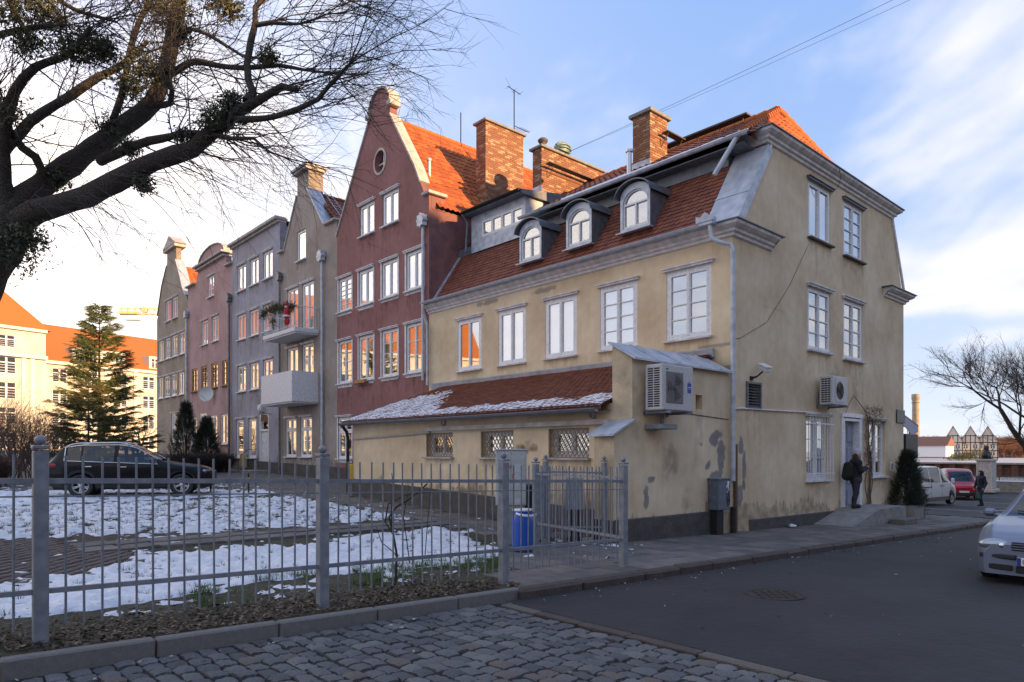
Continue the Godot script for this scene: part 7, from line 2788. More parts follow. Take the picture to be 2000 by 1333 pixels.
func make_street_things() -> void:
	air_unit(Vector3(-3.0, 2.62, 0.02), Vector3(1.05, 0.9, 0.42), "large white air conditioner with blue sticker on the lean-to end wall", true)
	air_unit(Vector3(4.75, 3.1, 0.02), Vector3(0.98, 0.78, 0.36), "white air conditioner with round fan above the barred window", false)
	var tray := thing("drip_tray", "grey metal drip tray on the wall below the large air conditioner", "tray", Vector3(-3.1, 2.32, 0))
	var b := MB.new()
	b.cbox(Vector3(0, 0.05, 0.22), Vector3(0.55, 0.1, 0.4), 0.01)
	obj("tray", b, M.paint_grey, tray, Vector3.ZERO)
	b = MB.new()
	b.box(Vector3(0.2, 0.2, 0.1), Vector3(0.06, 0.25, 0.06))
	obj("pipe", b, M.paint_grey, tray, Vector3.ZERO)
	# security camera above the vent
	var c := thing("security_camera", "white security camera on a wall arm above the louvred vent", "camera", Vector3(0.85, 3.65, 0))
	b = MB.new()
	var aim := Basis.from_euler(Vector3(0.35, -0.6, 0))
	b.cbox(Vector3(0.1, 0.22, 0.3), Vector3(0.13, 0.12, 0.4), 0.02, aim)
	b.box(Vector3(0.1, 0.29, 0.31), Vector3(0.17, 0.015, 0.46), aim)
	obj("housing", b, M.white, c, Vector3.ZERO)
	b = MB.new()
	b.rod(Vector3(0, 0, 0), Vector3(0.02, 0.03, 0.14), 0.025, 8)
	b.rod(Vector3(0.02, 0.03, 0.14), Vector3(0.08, 0.15, 0.26), 0.02, 8)
	b.box(Vector3(0, 0, 0.01), Vector3(0.14, 0.1, 0.03))
	obj("arm", b, M.iron, c, Vector3.ZERO)
	# electrical box with sprayed scribble, on cable pipes
	var e := thing("electrical_box", "grey-blue electrical box with scrawled black and white paint by the downpipe", "electrical box", Vector3(-0.82, 0.05, 0))
	b = MB.new()
	b.cbox(Vector3(0, 0.87, 0.15), Vector3(0.5, 0.68, 0.26), 0.012)
	var eb := obj("box", b, mat(lin(0.14, 0.17, 0.22), 0.5, 0.1, T.patchy, 1.5), e, Vector3.ZERO)
	b = MB.new()
	b.box(Vector3(0.0, 1.225, 0.15), Vector3(0.54, 0.025, 0.3))
	b.box(Vector3(0.0, 0.87, 0.2815), Vector3(0.01, 0.64, 0.005))
	obj("lid", b, M.paint_grey, eb, Vector3.ZERO)
	var wp := MB.new()
	var bp := MB.new()
	for q in [[0.16, 1.12, 0.05], [0.12, 1.05, 0.045], [0.18, 1.0, 0.04], [0.13, 0.93, 0.03]]:
		var poly := PackedVector2Array()
		for k in 10:
			poly.append(Vector2(q[0], q[1]) + Vector2(cos(TAU * k / 10), sin(TAU * k / 10)) * q[2] * r2(0.75, 1.2))
		wp.prism(poly, 0.001, Transform3D(SOUTH, Vector3(0, 0, 0.2812 + r2(0, 0.0008))))
	for q in [[[0.1, 1.04], [0.15, 1.0], [0.13, 0.92], [0.18, 0.86], [0.12, 0.8], [0.2, 0.72], [0.16, 0.62]], [[0.1, 0.9], [0.08, 0.78], [0.12, 0.68], [0.1, 0.6]], [[0.19, 1.04], [0.22, 0.98], [0.17, 0.9], [0.21, 0.8], [0.22, 0.7]], [[0.1, 0.72], [0.15, 0.75], [0.2, 0.7]]]:
		var pts := PackedVector3Array()
		var rr := PackedFloat32Array()
		for p in q:
			pts.append(Vector3(p[0], p[1], 0.2835))
			rr.append(0.008)
		bp.tube(pts, rr, 5)
	obj("white_paint", wp, M.white, eb, Vector3.ZERO)
	obj("black_paint", bp, M.dark, eb, Vector3.ZERO)
	b = MB.new()
	b.box(Vector3(-0.08, 0.25, 0.14), Vector3(0.26, 0.6, 0.16))
	obj("cable_shaft", b, M.dark, e, Vector3.ZERO)
	b = MB.new()
	b.rod(Vector3(0.68, -0.05, 0.1), Vector3(0.68, 0.55, 0.1), 0.07, 10)
	obj("pipe_foot", b, M.rust, e, Vector3.ZERO)
	# corner guard board
	var g := thing("corner_guard", "weathered brown wooden board standing at the house corner beside the downpipe", "board", Vector3(0.02, 0.0, 0.03))
	b = MB.new()
	b.cbox(Vector3(0.05, 1.0, 0.02), Vector3(0.1, 2.1, 0.035), 0.006)
	obj("board", b, mat(lin(0.15, 0.085, 0.05), 0.85, 0, T.cloudy, 2.0), g, Vector3.ZERO)
	# street-name plate and bell
	var s := thing("street_sign", "dark green plate with pale lettering high at the far corner", "sign", Vector3(10.74, 3.08, 0.03))
	b = MB.new()
	b.cbox(Vector3.ZERO, Vector3(0.74, 0.44, 0.03), 0.008)
	obj("plate", b, mat(lin(0.025, 0.05, 0.03), 0.4), s, Vector3.ZERO)
	b = MB.new()
	for q in [[-0.02, 0.11, 0.5], [0.04, 0.02, 0.42], [-0.05, -0.08, 0.55]]:
		var x: float = q[0] - q[2] / 2
		while x < q[0] + q[2] / 2:
			var w := r2(0.02, 0.045)
			b.box(Vector3(x + w / 2, q[1], 0.017), Vector3(w, 0.04, 0.003))
			x += w + 0.014
	obj("lettering", b, mat(lin(0.3, 0.32, 0.28), 0.5), s, Vector3.ZERO)
	var bell := thing("door_intercom", "small white intercom plate with black panel right of the vine window", "intercom", Vector3(9.95, 1.3, 0))
	b = MB.new()
	b.cbox(Vector3(0, 0.1, 0.015), Vector3(0.16, 0.3, 0.03), 0.006)
	obj("plate", b, M.white, bell, Vector3.ZERO)
	b = MB.new()
	b.box(Vector3(0, 0.1, 0.032), Vector3(0.07, 0.2, 0.006))
	obj("panel", b, M.dark, bell, Vector3.ZERO)
	# ramp, landing and step at the street door
	var r := thing("door_ramp", "concrete ramp and landing in front of the lilac street door", "ramp", gp(6.0, 0.6))
	b = MB.new()
	var y := func(x): return ground(x, 0.5)
	b.prism(PackedVector2Array([Vector2(4.15, y.call(4.15) - 0.05), Vector2(8.0, y.call(8.0) - 0.05), Vector2(8.0, 0.26), Vector2(5.95, 0.27), Vector2(4.15, y.call(4.15) + 0.02)]), 1.05, Transform3D(SOUTH, Vector3(0, 0, 0.04)))
	obj("ramp", b, M.concrete, r)
	var st := thing("door_step", "single loose stone step in front of the ramp landing", "step", gp(7.0, 1.35))
	b = MB.new()
	b.cbox(Vector3(0, 0.08, 0), Vector3(0.5, 0.17, 0.4), 0.015)
	obj("stone", b, M.slab[0], st, Vector3(-0.26, 0, 0))
	b = MB.new()
	b.cbox(Vector3(0, 0.08, 0), Vector3(0.5, 0.17, 0.4), 0.015)
	obj("stone", b, M.slab[2], st, Vector3(0.26, 0, 0))
	var pa := thing("paper_scrap", "crumpled white paper lying at the foot of the street wall", "litter", gp(2.6, 0.14))
	b = MB.new()
	for k in 5:
		b.quad(Vector3(-0.15 + 0.05 * k, r2(0.01, 0.06), 0.1), Vector3(-0.1 + 0.06 * k, r2(0.01, 0.06), 0.1), Vector3(-0.08 + 0.06 * k, r2(0.03, 0.1), -0.06), Vector3(-0.14 + 0.05 * k, r2(0.03, 0.1), -0.06))
	obj("sheet", b, M.white, pa, Vector3.ZERO)
	# planter with conifer, dark bin
	var pl := thing("planted_conifer", "clipped dark conifer in a concrete trough at the far house corner", "potted plant", gp(9.95, 0.5))
	b = MB.new()
	b.cbox(Vector3(0, 0.2, 0), Vector3(0.85, 0.42, 0.7), 0.02)
	obj("trough", b, M.concrete, pl, Vector3.ZERO)
	var sp := []
	for k in 2600:
		var t := pow(rng.randf(), 0.8)
		var a := r2(0, TAU)
		var rad := (0.56 * (1.0 - t * 0.8) + 0.06 * sin(t * 17.0 + a * 3.0)) * sqrt(r2(0.3, 1.0))
		var p := gp(9.95, 0.5) + Vector3(cos(a) * rad, 0.35 + t * 1.75, sin(a) * rad)
		sp.append(Transform3D(Basis.from_euler(Vector3(r2(-1.8, -0.4), -a + PI / 2, 0)).scaled(Vector3.ONE * r2(0.4, 0.65)), p))
	many("foliage", sprig(), M.fir_dark, sp, pl)
	b = MB.new()
	b.rod(Vector3(0, 0.3, 0), Vector3(0, 1.9, 0), 0.04, 7, 0.01)
	obj("stem", b, M.bark, pl, Vector3.ZERO)
	var bn := thing("litter_bin", "black square litter bin beside the conifer trough", "bin", gp(10.75, 0.5))
	b = MB.new()
	b.cbox(Vector3(0, 0.45, 0), Vector3(0.42, 0.9, 0.42), 0.02)
	obj("body", b, M.black, bn, Vector3.ZERO)
	b = MB.new()
	b.cbox(Vector3(0, 0.93, 0), Vector3(0.46, 0.05, 0.46), 0.015)
	obj("rim", b, M.black, bn, Vector3.ZERO)
	# striped awning and menu case round the corner
	var aw := thing("shop_awning", "small pale awning with dark ridge round the far house corner", "awning", Vector3(11.1, 3.15, -1.6))
	b = MB.new()
	b.prism(PackedVector2Array([Vector2(0, 0.55), Vector2(3.4, -0.24), Vector2(3.4, -0.3), Vector2(0, 0.49)]), 2.2, Transform3D(SOUTH, Vector3(0, 0, -1.2)))
	obj("canopy", b, M.zinc_dark, aw, Vector3.ZERO)
	b = MB.new()
	b.prism(PackedVector2Array([Vector2(0, 0.48), Vector2(3.38, -0.3), Vector2(3.38, -0.5), Vector2(2.7, -0.62), Vector2(1.9, -0.3)]), 0.02, Transform3D(SOUTH, Vector3(0, 0, 0.98)))
	obj("side_cloth", b, mat(lin(0.5, 0.48, 0.55), 0.8), aw, Vector3.ZERO)
	for z in [-1.15, 0.9]:
		b = MB.new()
		b.rod(Vector3(2.75, -3.65, z), Vector3(2.75, -0.1, z), 0.03, 8)
		obj("post", b, M.stick, aw, Vector3.ZERO)
	var mc := thing("menu_case", "dark hanging board under the pale awning", "board", Vector3(13.7, 2.1, -0.62))
	b = MB.new()
	b.cbox(Vector3.ZERO, Vector3(1.3, 0.9, 0.12), 0.02)
	obj("board", b, M.black, mc, Vector3.ZERO)
	b = MB.new()
	b.rod(Vector3(-0.3, 0.45, 0), Vector3(-0.3, 0.95, 0), 0.012, 5)
	b.rod(Vector3(0.3, 0.45, 0), Vector3(0.3, 0.75, 0), 0.012, 5)
	obj("hanger", b, M.iron, mc, Vector3.ZERO)
	var ev := thing("climbing_evergreen", "dark evergreen shrub climbing the awning post behind the conifer", "shrub", Vector3(13.3, road_y(13, -0.4), -0.4))
	sp = []
	for k in 500:
		var t := rng.randf()
		var a := r2(0, TAU)
		var rad := r2(0.05, 0.42) * (1.15 - 0.5 * t)
		sp.append(Transform3D(Basis.from_euler(Vector3(r2(-1.8, 0.2), r2(0, 6.28), 0)).scaled(Vector3.ONE * r2(0.4, 0.7)), Vector3(13.3 + cos(a) * rad, road_y(13, -0.4) + t * 1.95, -0.4 + sin(a) * rad)))
	many("foliage", sprig(), M.fir_dark, sp, ev)
	# manhole cover
	var mh := thing("manhole_cover", "round rusty manhole cover set in the asphalt", "manhole cover", Vector3(-6.4, road_y(-6.4, 0) + 0.006, 4.28))
	b = MB.new()
	b.lathe(PackedVector2Array([Vector2(0.36, 0.0), Vector2(0.36, 0.008), Vector2(0.33, 0.008), Vector2(0.325, 0.001)]), 30)
	obj("ring", b, M.rust, mh, Vector3.ZERO)
	b = MB.new()
	b.lathe(PackedVector2Array([Vector2(0.322, 0.003), Vector2(0, 0.003)]), 30)
	for i in 9:
		for j in 9:
			var p := Vector2(-0.28 + 0.07 * i, -0.28 + 0.07 * j)
			if p.length() < 0.29 and (i + j) % 2 == 0:
				b.cbox(Vector3(p.x, 0.006, p.y), Vector3(0.05, 0.008, 0.05), 0.002)
	obj("cover", b, M.rust, mh, Vector3.ZERO)
	# overhead cables from the chimney to the roofs across the street
	for k in 2:
		var w := thing("overhead_cable", ["thin overhead cable running from the middle chimney across the street", "second overhead cable just below the first above the chimney"][k], "cable", Vector3(4.2, 13.1, -9.6))
		var pts := PackedVector3Array()
		var rr := PackedFloat32Array()
		var a0 := Vector3(4.2, 13.1, -9.6)
		var a1 := pix(1706 if k == 0 else 1720, 0 if k == 0 else 8, 18.0)
		var far := a0 + (a1 - a0) * (25.7 / (a1.z - a0.z))
		for q in 30:
			var t := q / 29.0
			pts.append(a0.lerp(far, t) - Vector3(0, 0.25 * 4.0 * t * (1.0 - t), 0))
			rr.append(0.006 if k == 0 else 0.0045)
		b = MB.new()
		b.tube(pts, rr, 4)
		obj("wire", b, M.iron, w)
	# vine by the street window
	var v := thing("wall_vine", "bare twisted vine climbing the wall between street door and window", "vine", Vector3(7.9, -0.2, 0.08))
	b = MB.new()
	for k in 5:
		var pts := PackedVector3Array()
		var rr := PackedFloat32Array()
		var x := 7.75 + 0.09 * k
		for q in 14:
			var t := q / 13.0
			pts.append(Vector3(x + 0.1 * sin(q * 1.1 + k * 2.0) + (0.25 - 0.1 * k) * (1 - t) * sin(k * 1.7), -0.25 + 3.2 * t, 0.07 + 0.03 * sin(q * 0.9 + k)))
			rr.append(lerpf(0.022, 0.01, t))
		b.tube(pts, rr, 6)
	var vp := PackedVector3Array([Vector3(7.85, 2.7, 0.08), Vector3(7.6, 3.1, 0.1), Vector3(7.1, 3.35, 0.1), Vector3(6.72, 3.55, 0.08), Vector3(6.4, 3.3, 0.08), Vector3(6.15, 3.02, 0.08)])
	b.tube(vp, PackedFloat32Array([0.014, 0.013, 0.012, 0.011, 0.009, 0.007]), 5)
	obj("stems", b, M.twig_warm, v)
	b = MB.new()
	for k in 330:
		var p := Vector3(r2(7.5, 8.5), r2(1.0, 3.3), 0.06)
		if p.x > 8.15 and p.y < 2.6 or p.y < 1.6 and rng.randf() < 0.6:
			p = Vector3(r2(7.6, 8.9), r2(2.7, 3.3), 0.08)
		var a := r2(0, TAU)
		var q := p + Vector3(cos(a) * r2(0.1, 0.3), sin(a) * r2(0.05, 0.25) , r2(0.0, 0.14))
		b.tube(PackedVector3Array([p, (p + q) / 2 + Vector3(0, -0.03, 0.03), q]), PackedFloat32Array([0.005, 0.004, 0.002]), 3)
	obj("twigs", b, M.twig_warm, v)
	# dead climber on the fence
	var dv := thing("dead_climber", "bare dark climber stalk twisting up through the bar fence", "plant", gp(-10.6, 1.75))
	b = MB.new()
	for q in [[[772, 1140, 0.014], [775, 1085, 0.013], [768, 1045, 0.012], [760, 1010, 0.012], [775, 990, 0.01], [800, 975, 0.009], [835, 945, 0.007]], [[768, 1045, 0.009], [752, 1020, 0.009], [758, 985, 0.008], [790, 968, 0.006], [840, 962, 0.004]], [[770, 1060, 0.008], [764, 1000, 0.007], [768, 950, 0.006], [765, 925, 0.004]], [[775, 1085, 0.006], [745, 1060, 0.005], [735, 1030, 0.003]], [[830, 1085, 0.005], [836, 1010, 0.004], [842, 950, 0.003]], [[800, 1100, 0.006], [788, 1010, 0.005], [800, 940, 0.003]]]:
		var pts := PackedVector3Array()
		var rr := PackedFloat32Array()
		for p in q:
			pts.append(pix(p[0], p[1], 7.75 + r2(-0.05, 0.05)))
			rr.append(p[2] * 1.1)
		b.tube(pts, rr, 5)
	b.tube(PackedVector3Array([gp(-10.45, 1.62, -0.1), pix(772, 1140, 7.75)]), PackedFloat32Array([0.018, 0.015]), 5)
	obj("stalks", b, M.twig, dv)
# ------------------------------------------------------------------ vehicles
func cv(keys: Array, s: float) -> float:
	if s <= keys[0].x:
		return keys[0].y
	for k in keys.size() - 1:
		if s <= keys[k + 1].x:
			var t: float = (s - keys[k].x) / (keys[k + 1].x - keys[k].x)
			return lerpf(keys[k].y, keys[k + 1].y, t)
	return keys[-1].y

func cvs(keys: Array, s: float) -> float:
	return (cv(keys, s - 0.09) + cv(keys, s - 0.045) + cv(keys, s) * 2.0 + cv(keys, s + 0.045) + cv(keys, s + 0.09)) / 6.0

func car(called: String, label: String, category: String, at: Vector3, heading: float, c: Dictionary) -> Node3D:
	var root := thing(called, label, category, at)
	root.rotation.y = heading
	var L: float = c.L
	var n := int(L / 0.06)
	var J := 9
	var pts := PackedVector3Array()
	for i in n + 1:
		var s := L * i / n
		var hw := cvs(c.plan, s)
		var b: float = cv(c.bot, s)
		for w in c.wheels:
			var d: float = absf(s - w)
			var R: float = c.wr + 0.055
			if d < R:
				b = maxf(b, c.wr + sqrt(R * R - d * d))
		var bl := cvs(c.belt, s)
		bl = maxf(bl, b + 0.03)
		var tp := maxf(cvs(c.top, s), bl + 0.02)
		var rw := cvs(c.roof, s)
		var z := s - L / 2
		pts.append(Vector3(hw * 0.965, b, z))
		pts.append(Vector3(hw * 0.995, lerpf(b, bl, 0.25), z))
		pts.append(Vector3(hw, lerpf(b, bl, 0.55), z))
		pts.append(Vector3(hw * 0.985, lerpf(b, bl, 0.85), z))
		pts.append(Vector3(hw * 0.95, bl, z))
		pts.append(Vector3(rw, lerpf(bl, tp, 0.92), z))
		pts.append(Vector3(rw * 0.88, tp - 0.012, z))
		pts.append(Vector3(rw * 0.5, tp, z))
		pts.append(Vector3(0, tp + 0.004, z))
	var nor := PackedVector3Array()
	for i in n + 1:
		for j in J:
			var du := pts[i * J + mini(j + 1, J - 1)] - pts[i * J + maxi(j - 1, 0)]
			var dv := pts[mini(i + 1, n) * J + j] - pts[maxi(i - 1, 0) * J + j]
			var m := dv.cross(du).normalized()
			if m.dot(Vector3(pts[i * J + j].x, 0.4 if j > 5 else 0.0, 0)) < 0:
				m = -m
			nor.append(m)
	var parts := {"paint": MB.new(), "glass": MB.new(), "trim": MB.new(), "trim2": MB.new()}
	for i in n:
		var s := L * (i + 0.5) / n
		for j in J - 1:
			var what := "paint"
			if j == 4:
				for q in c.side:
					if s > q[0] and s < q[1]:
						what = "glass"
			if j >= 5 and s > c.ws[0] and s < c.ws[1] and j >= 6:
				what = "glass"
			if j >= 6 and s > c.rs[0] and s < c.rs[1]:
				what = "glass"
			if j == 0 and c.get("clad", false):
				what = "trim"
			for side in [1.0, -1.0]:
				var mb: MB = parts["trim2" if what == "trim" and side < 0 else what]
				var k := mb.v.size()
				for q in [i * J + j, i * J + j + 1, (i + 1) * J + j + 1, (i + 1) * J + j]:
					mb.put(pts[q] * Vector3(side, 1, 1), nor[q] * Vector3(side, 1, 1))
				if side > 0:
					mb.i.append_array([k, k + 2, k + 1, k, k + 3, k + 2])
				else:
					mb.i.append_array([k, k + 1, k + 2, k, k + 2, k + 3])
	for e in [0, n]:
		for j in J - 1:
			var a := pts[e * J + j]
			var b := pts[e * J + j + 1]
			var f := Vector3(-1, 1, 1)
			if e == 0:
				parts.paint.quad(a, a * f, b * f, b)
			else:
				parts.paint.quad(a * f, a, b, b * f)
	var body := obj("body", parts.paint, c.paint, root, Vector3.ZERO)
	obj("glazing", parts.glass, c.get("glass", M.glass_car), body, Vector3.ZERO)
	if parts.trim.v.size() > 0:
		obj("sill_cladding", parts.trim, M.black, body, Vector3.ZERO)
		obj("sill_cladding", parts.trim2, M.black, body, Vector3.ZERO)
	var u := MB.new()
	u.box(Vector3(0, 0.3, 0), Vector3(c.W * 1.7, 0.14, L * 0.9))
	u.box(Vector3(0, 0.5, 0), Vector3(c.W * 1.35, 0.4, L * 0.8))
	obj("underbody", u, M.dark, root, Vector3.ZERO)
	# dark cabin floor and seats, seen through the glass
	var seat := MB.new()
	var bl0: float = cv(c.belt, L * 0.5)
	seat.box(Vector3(0, bl0 - 0.12, (c.ws[0] + c.rs[1]) / 2 - L / 2), Vector3(c.W * 1.6, 0.05, (c.rs[1] - c.ws[0]) * 0.9))
	for x in [-0.38, 0.38]:
		for z in c.seats:
			seat.cbox(Vector3(x, bl0 + 0.08, z - L / 2), Vector3(0.46, 0.5, 0.14), 0.05)
			seat.cbox(Vector3(x, bl0 + 0.42, z - L / 2 + 0.03), Vector3(0.26, 0.18, 0.1), 0.04)
	obj("seats", seat, M.black, root, Vector3.ZERO)
	for w in c.wheels:
		for side in [1.0, -1.0]:
			wheel(root, Vector3(side * (c.W - 0.12), c.wr, w - L / 2), c.wr, side, c.get("rim", M.stick))
	return root

func wheel(root: Node, at: Vector3, r: float, side: float, rim: Material) -> void:
	var B := Basis(Vector3(0, 0, 1), PI / 2 * -side)
	if not kits.has("tyre%.2f" % r):
		var t := MB.new()
		t.lathe(PackedVector2Array([Vector2(r * 0.62, -0.1), Vector2(r * 0.93, -0.11), Vector2(r, -0.08), Vector2(r, 0.08), Vector2(r * 0.93, 0.11), Vector2(r * 0.64, 0.1), Vector2(r * 0.62, 0.07)]), 30)
		kits["tyre%.2f" % r] = t.mesh()
		var m := MB.new()
		m.lathe(PackedVector2Array([Vector2(r * 0.64, 0.1), Vector2(r * 0.6, 0.1), Vector2(r * 0.57, 0.04), Vector2(r * 0.55, -0.02)]), 30)
		m.lathe(PackedVector2Array([Vector2(r * 0.17, 0.04), Vector2(r * 0.16, 0.085), Vector2(r * 0.0, 0.09)]), 16)
		for k in 5:
			for d in [-0.13, 0.13]:
				var a = TAU * k / 5 + d
				var o := Vector3(cos(a), 0, sin(a))
				var p := Vector3(-sin(a), 0, cos(a))
				m.box(o * r * 0.37 + Vector3(0, 0.06, 0), Vector3(r * 0.44, 0.035, r * 0.085), Basis(o, Vector3.UP, o.cross(Vector3.UP)))
		kits["rim%.2f" % r] = m.mesh()
		var k2 := MB.new()
		k2.lathe(PackedVector2Array([Vector2(r * 0.56, -0.01), Vector2(0, -0.01)]), 24)
		kits["hub%.2f" % r] = k2.mesh()
	var w := obj("wheel", kits["hub%.2f" % r], M.dark, root, xf(B, at))
	obj("tyre", kits["tyre%.2f" % r], M.black, w, Vector3.ZERO)
	obj("rim", kits["rim%.2f" % r], rim, w, Vector3.ZERO)

func v2(a: Array) -> Array:
	var out := []
	for k in range(0, a.size(), 2):
		out.append(Vector2(a[k], a[k + 1]))
	return out

func paint(c: Color, coat := 1.0, rough := 0.35, metal := 0.0) -> StandardMaterial3D:
	var m := mat(c, rough, metal)
	m.clearcoat_enabled = true
	m.clearcoat = coat * 0.6
	m.metallic_specular = 0.28
	m.clearcoat_roughness = 0.06
	return m

func part(root: Node, called: String, m: Material, f: Callable) -> MeshInstance3D:
	var b := MB.new()
	f.call(b)
	return obj(called, b, m, root, Vector3.ZERO)

func make_vehicles() -> void:
	var chrome := mat(lin(0.75, 0.75, 0.76), 0.15, 1.0)
	var redl := mat(lin(0.4, 0.01, 0.012), 0.15)
	redl.clearcoat_enabled = true
	var lens := mat(lin(0.4, 0.42, 0.45), 0.12, 0.7)
	# ---- black estate-bodied sport utility parked in the yard
	var suv := {
		"L": 4.7, "W": 0.94, "wr": 0.35, "wheels": [0.92, 3.72], "paint": paint(lin(0.006, 0.0065, 0.01), 0.45, 0.3), "clad": true, "seats": [2.35, 3.3], "rim": mat(lin(0.62, 0.62, 0.63), 0.3, 0.7),
		"top": v2([0, 0.72, 0.1, 0.84, 0.4, 0.95, 1.2, 1.06, 1.5, 1.12, 2.25, 1.58, 2.7, 1.66, 3.8, 1.63, 4.25, 1.55, 4.55, 1.15, 4.7, 1.0]),
		"belt": v2([0, 0.62, 0.15, 0.75, 0.5, 0.88, 1.4, 1.0, 4.2, 1.12, 4.7, 0.98]),
		"bot": v2([0, 0.3, 0.5, 0.27, 4.2, 0.28, 4.7, 0.38]),
		"plan": v2([0, 0.68, 0.12, 0.8, 0.4, 0.9, 1.0, 0.94, 3.6, 0.93, 4.3, 0.87, 4.7, 0.72]),
		"roof": v2([0, 0.6, 0.5, 0.76, 1.4, 0.8, 2.2, 0.67, 3.9, 0.63, 4.5, 0.66, 4.7, 0.6]),
		"ws": [1.45, 2.2], "rs": [4.2, 4.55], "side": [[1.62, 2.72], [2.86, 3.66], [3.74, 4.12]]}
	var fr := Vector3(-8.1, 0, -13.74)
	var rr := Vector3(-10.55, 0, -14.78)
	var hd := (fr - rr).normalized()
	var side := Vector3.UP.cross(hd)
	var mid := (fr + rr) / 2 + side * 0.82
	mid += hd * 0.03
	var yaw := atan2(-hd.x, -hd.z)
	var o := car("parked_car", "black estate-shaped car parked in the snowy yard behind the fence", "car", gp(mid.x, mid.z, -0.005), yaw, suv)
	o.scale = Vector3.ONE * 0.95
	for s in [1.0, -1.0]:
		part(o, "window_trim", chrome, func(b):
			var lo := PackedVector3Array()
			var hi := PackedVector3Array()
			var r1 := PackedFloat32Array()
			for k in 26:
				var t := lerpf(1.6, 4.16, k / 25.0)
				var bl := cvs(suv.belt, t)
				lo.append(Vector3(s * (cvs(suv.plan, t) * 0.95 + 0.006), bl, t - 2.35))
				hi.append(Vector3(s * (cvs(suv.roof, t) + 0.01), lerpf(bl, maxf(cvs(suv.top, t), bl + 0.02), 0.92), t - 2.35))
				r1.append(0.013)
			b.tube(lo, r1, 5)
			b.tube(hi, r1, 5)
			b.rod(lo[25], hi[25], 0.014, 5))
		part(o, "roof_rail", chrome, func(b):
			var p := PackedVector3Array()
			var r1 := PackedFloat32Array()
			for k in 14:
				var t := lerpf(2.4, 4.15, k / 13.0)
				p.append(Vector3(s * cvs(suv.roof, t) * 0.93, cvs(suv.top, t) + (0.03 if k > 0 and k < 13 else -0.01), t - 2.35))
				r1.append(0.02)
			b.tube(p, r1, 6))
		part(o, "mirror", suv.paint, func(b):
			b.ball(Vector3(s * 1.05, 1.1, -0.62), Vector3(0.12, 0.09, 0.07), 12)
			b.rod(Vector3(s * 0.86, 1.04, -0.62), Vector3(s * 1.0, 1.07, -0.62), 0.025, 6))
		part(o, "tail_light", redl, func(b): b.cbox(Vector3(s * 0.78, 0.97, 2.18), Vector3(0.2, 0.13, 0.3), 0.04, Basis(Vector3.UP, s * 0.45)))
		part(o, "headlight", lens, func(b): b.cbox(Vector3(s * 0.7, 0.78, -2.12), Vector3(0.3, 0.09, 0.2), 0.03, Basis(Vector3.UP, -s * 0.45)))
		part(o, "door_handle", chrome, func(b):
			b.cbox(Vector3(s * 0.945, 0.92, 0.2), Vector3(0.03, 0.03, 0.18), 0.01)
			b.cbox(Vector3(s * 0.945, 0.94, 1.15), Vector3(0.03, 0.03, 0.18), 0.01))
		part(o, "door_seam", M.dark, func(b):
			for t in [1.5, 2.78, 3.72]:
				b.box(Vector3(s * (cvs(suv.plan, t) * 0.99), 0.68, t - 2.35), Vector3(0.012, 0.66, 0.008)))
	part(o, "number_plate", M.white, func(b): b.box(Vector3(0, 0.86, 2.36), Vector3(0.5, 0.11, 0.02)))
	# ---- silver hatchback coming towards the setts
	var golf := {
		"L": 4.15, "W": 0.867, "wr": 0.31, "wheels": [0.84, 3.35], "paint": paint(lin(0.2, 0.225, 0.29), 1.0, 0.35, 0.4), "seats": [2.15, 3.0],
		"top": v2([0, 0.60, 0.06, 0.68, 0.2, 0.76, 0.6, 0.865, 1.05, 0.94, 1.18, 0.96, 1.95, 1.38, 2.35, 1.44, 3.3, 1.42, 3.75, 1.28, 4.05, 0.95, 4.15, 0.82]),
		"belt": v2([0, 0.5, 0.1, 0.6, 0.3, 0.7, 0.6, 0.78, 1.1, 0.87, 3.6, 0.93, 4.15, 0.75]),
		"bot": v2([0, 0.2, 0.3, 0.19, 3.9, 0.24, 4.15, 0.3]),
		"plan": v2([0, 0.63, 0.06, 0.74, 0.2, 0.805, 0.5, 0.85, 1.0, 0.867, 3.3, 0.86, 3.9, 0.8, 4.15, 0.66]),
		"roof": v2([0, 0.55, 0.3, 0.68, 1.1, 0.74, 1.9, 0.58, 3.4, 0.56, 4.05, 0.6, 4.15, 0.5]),
		"ws": [1.14, 1.93], "rs": [3.7, 4.02], "side": [[1.45, 2.3], [2.42, 3.15], [3.25, 3.62]]}
	var g := car("hatchback_car", "silver hatchback facing the cobbles, half cut off, with white number plate", "car", Vector3(-0.75, road_y(-0.75, 6.4), 6.3), PI / 2, golf)
	for s in [1.0, -1.0]:
		part(g, "headlight", lens, func(b): b.ball(Vector3(s * 0.55, 0.61, -2.0), Vector3(0.21, 0.085, 0.07), 18))
		for k in 3:
			part(g, "lamp_bowl", chrome, func(b): b.ball(Vector3(s * (0.45 + 0.1 * k), 0.605, -2.062 + 0.018 * k), Vector3(0.04, 0.045, 0.02), 12))
		part(g, "mirror", golf.paint, func(b):
			b.cbox(Vector3(s * 0.93, 0.97, -0.6), Vector3(0.19, 0.13, 0.1), 0.045)
			b.rod(Vector3(s * 0.72, 0.9, -0.58), Vector3(s * 0.9, 0.95, -0.6), 0.03, 6))
		part(g, "fog_intake", M.dark, func(b): b.cbox(Vector3(s * 0.46, 0.305, -2.085), Vector3(0.3, 0.08, 0.02), 0.01, Basis(Vector3.UP, -s * 0.12)))
		part(g, "bumper_strip", M.black, func(b):
			b.cbox(Vector3(s * 0.5, 0.455, -2.06), Vector3(0.46, 0.07, 0.05), 0.015, Basis(Vector3.UP, -s * 0.16)))
		part(g, "wiper", M.dark, func(b): b.rod(Vector3(s * 0.1 - 0.1, 0.985, -0.93), Vector3(s * 0.1 + 0.42, 1.03, -0.8), 0.008, 5))
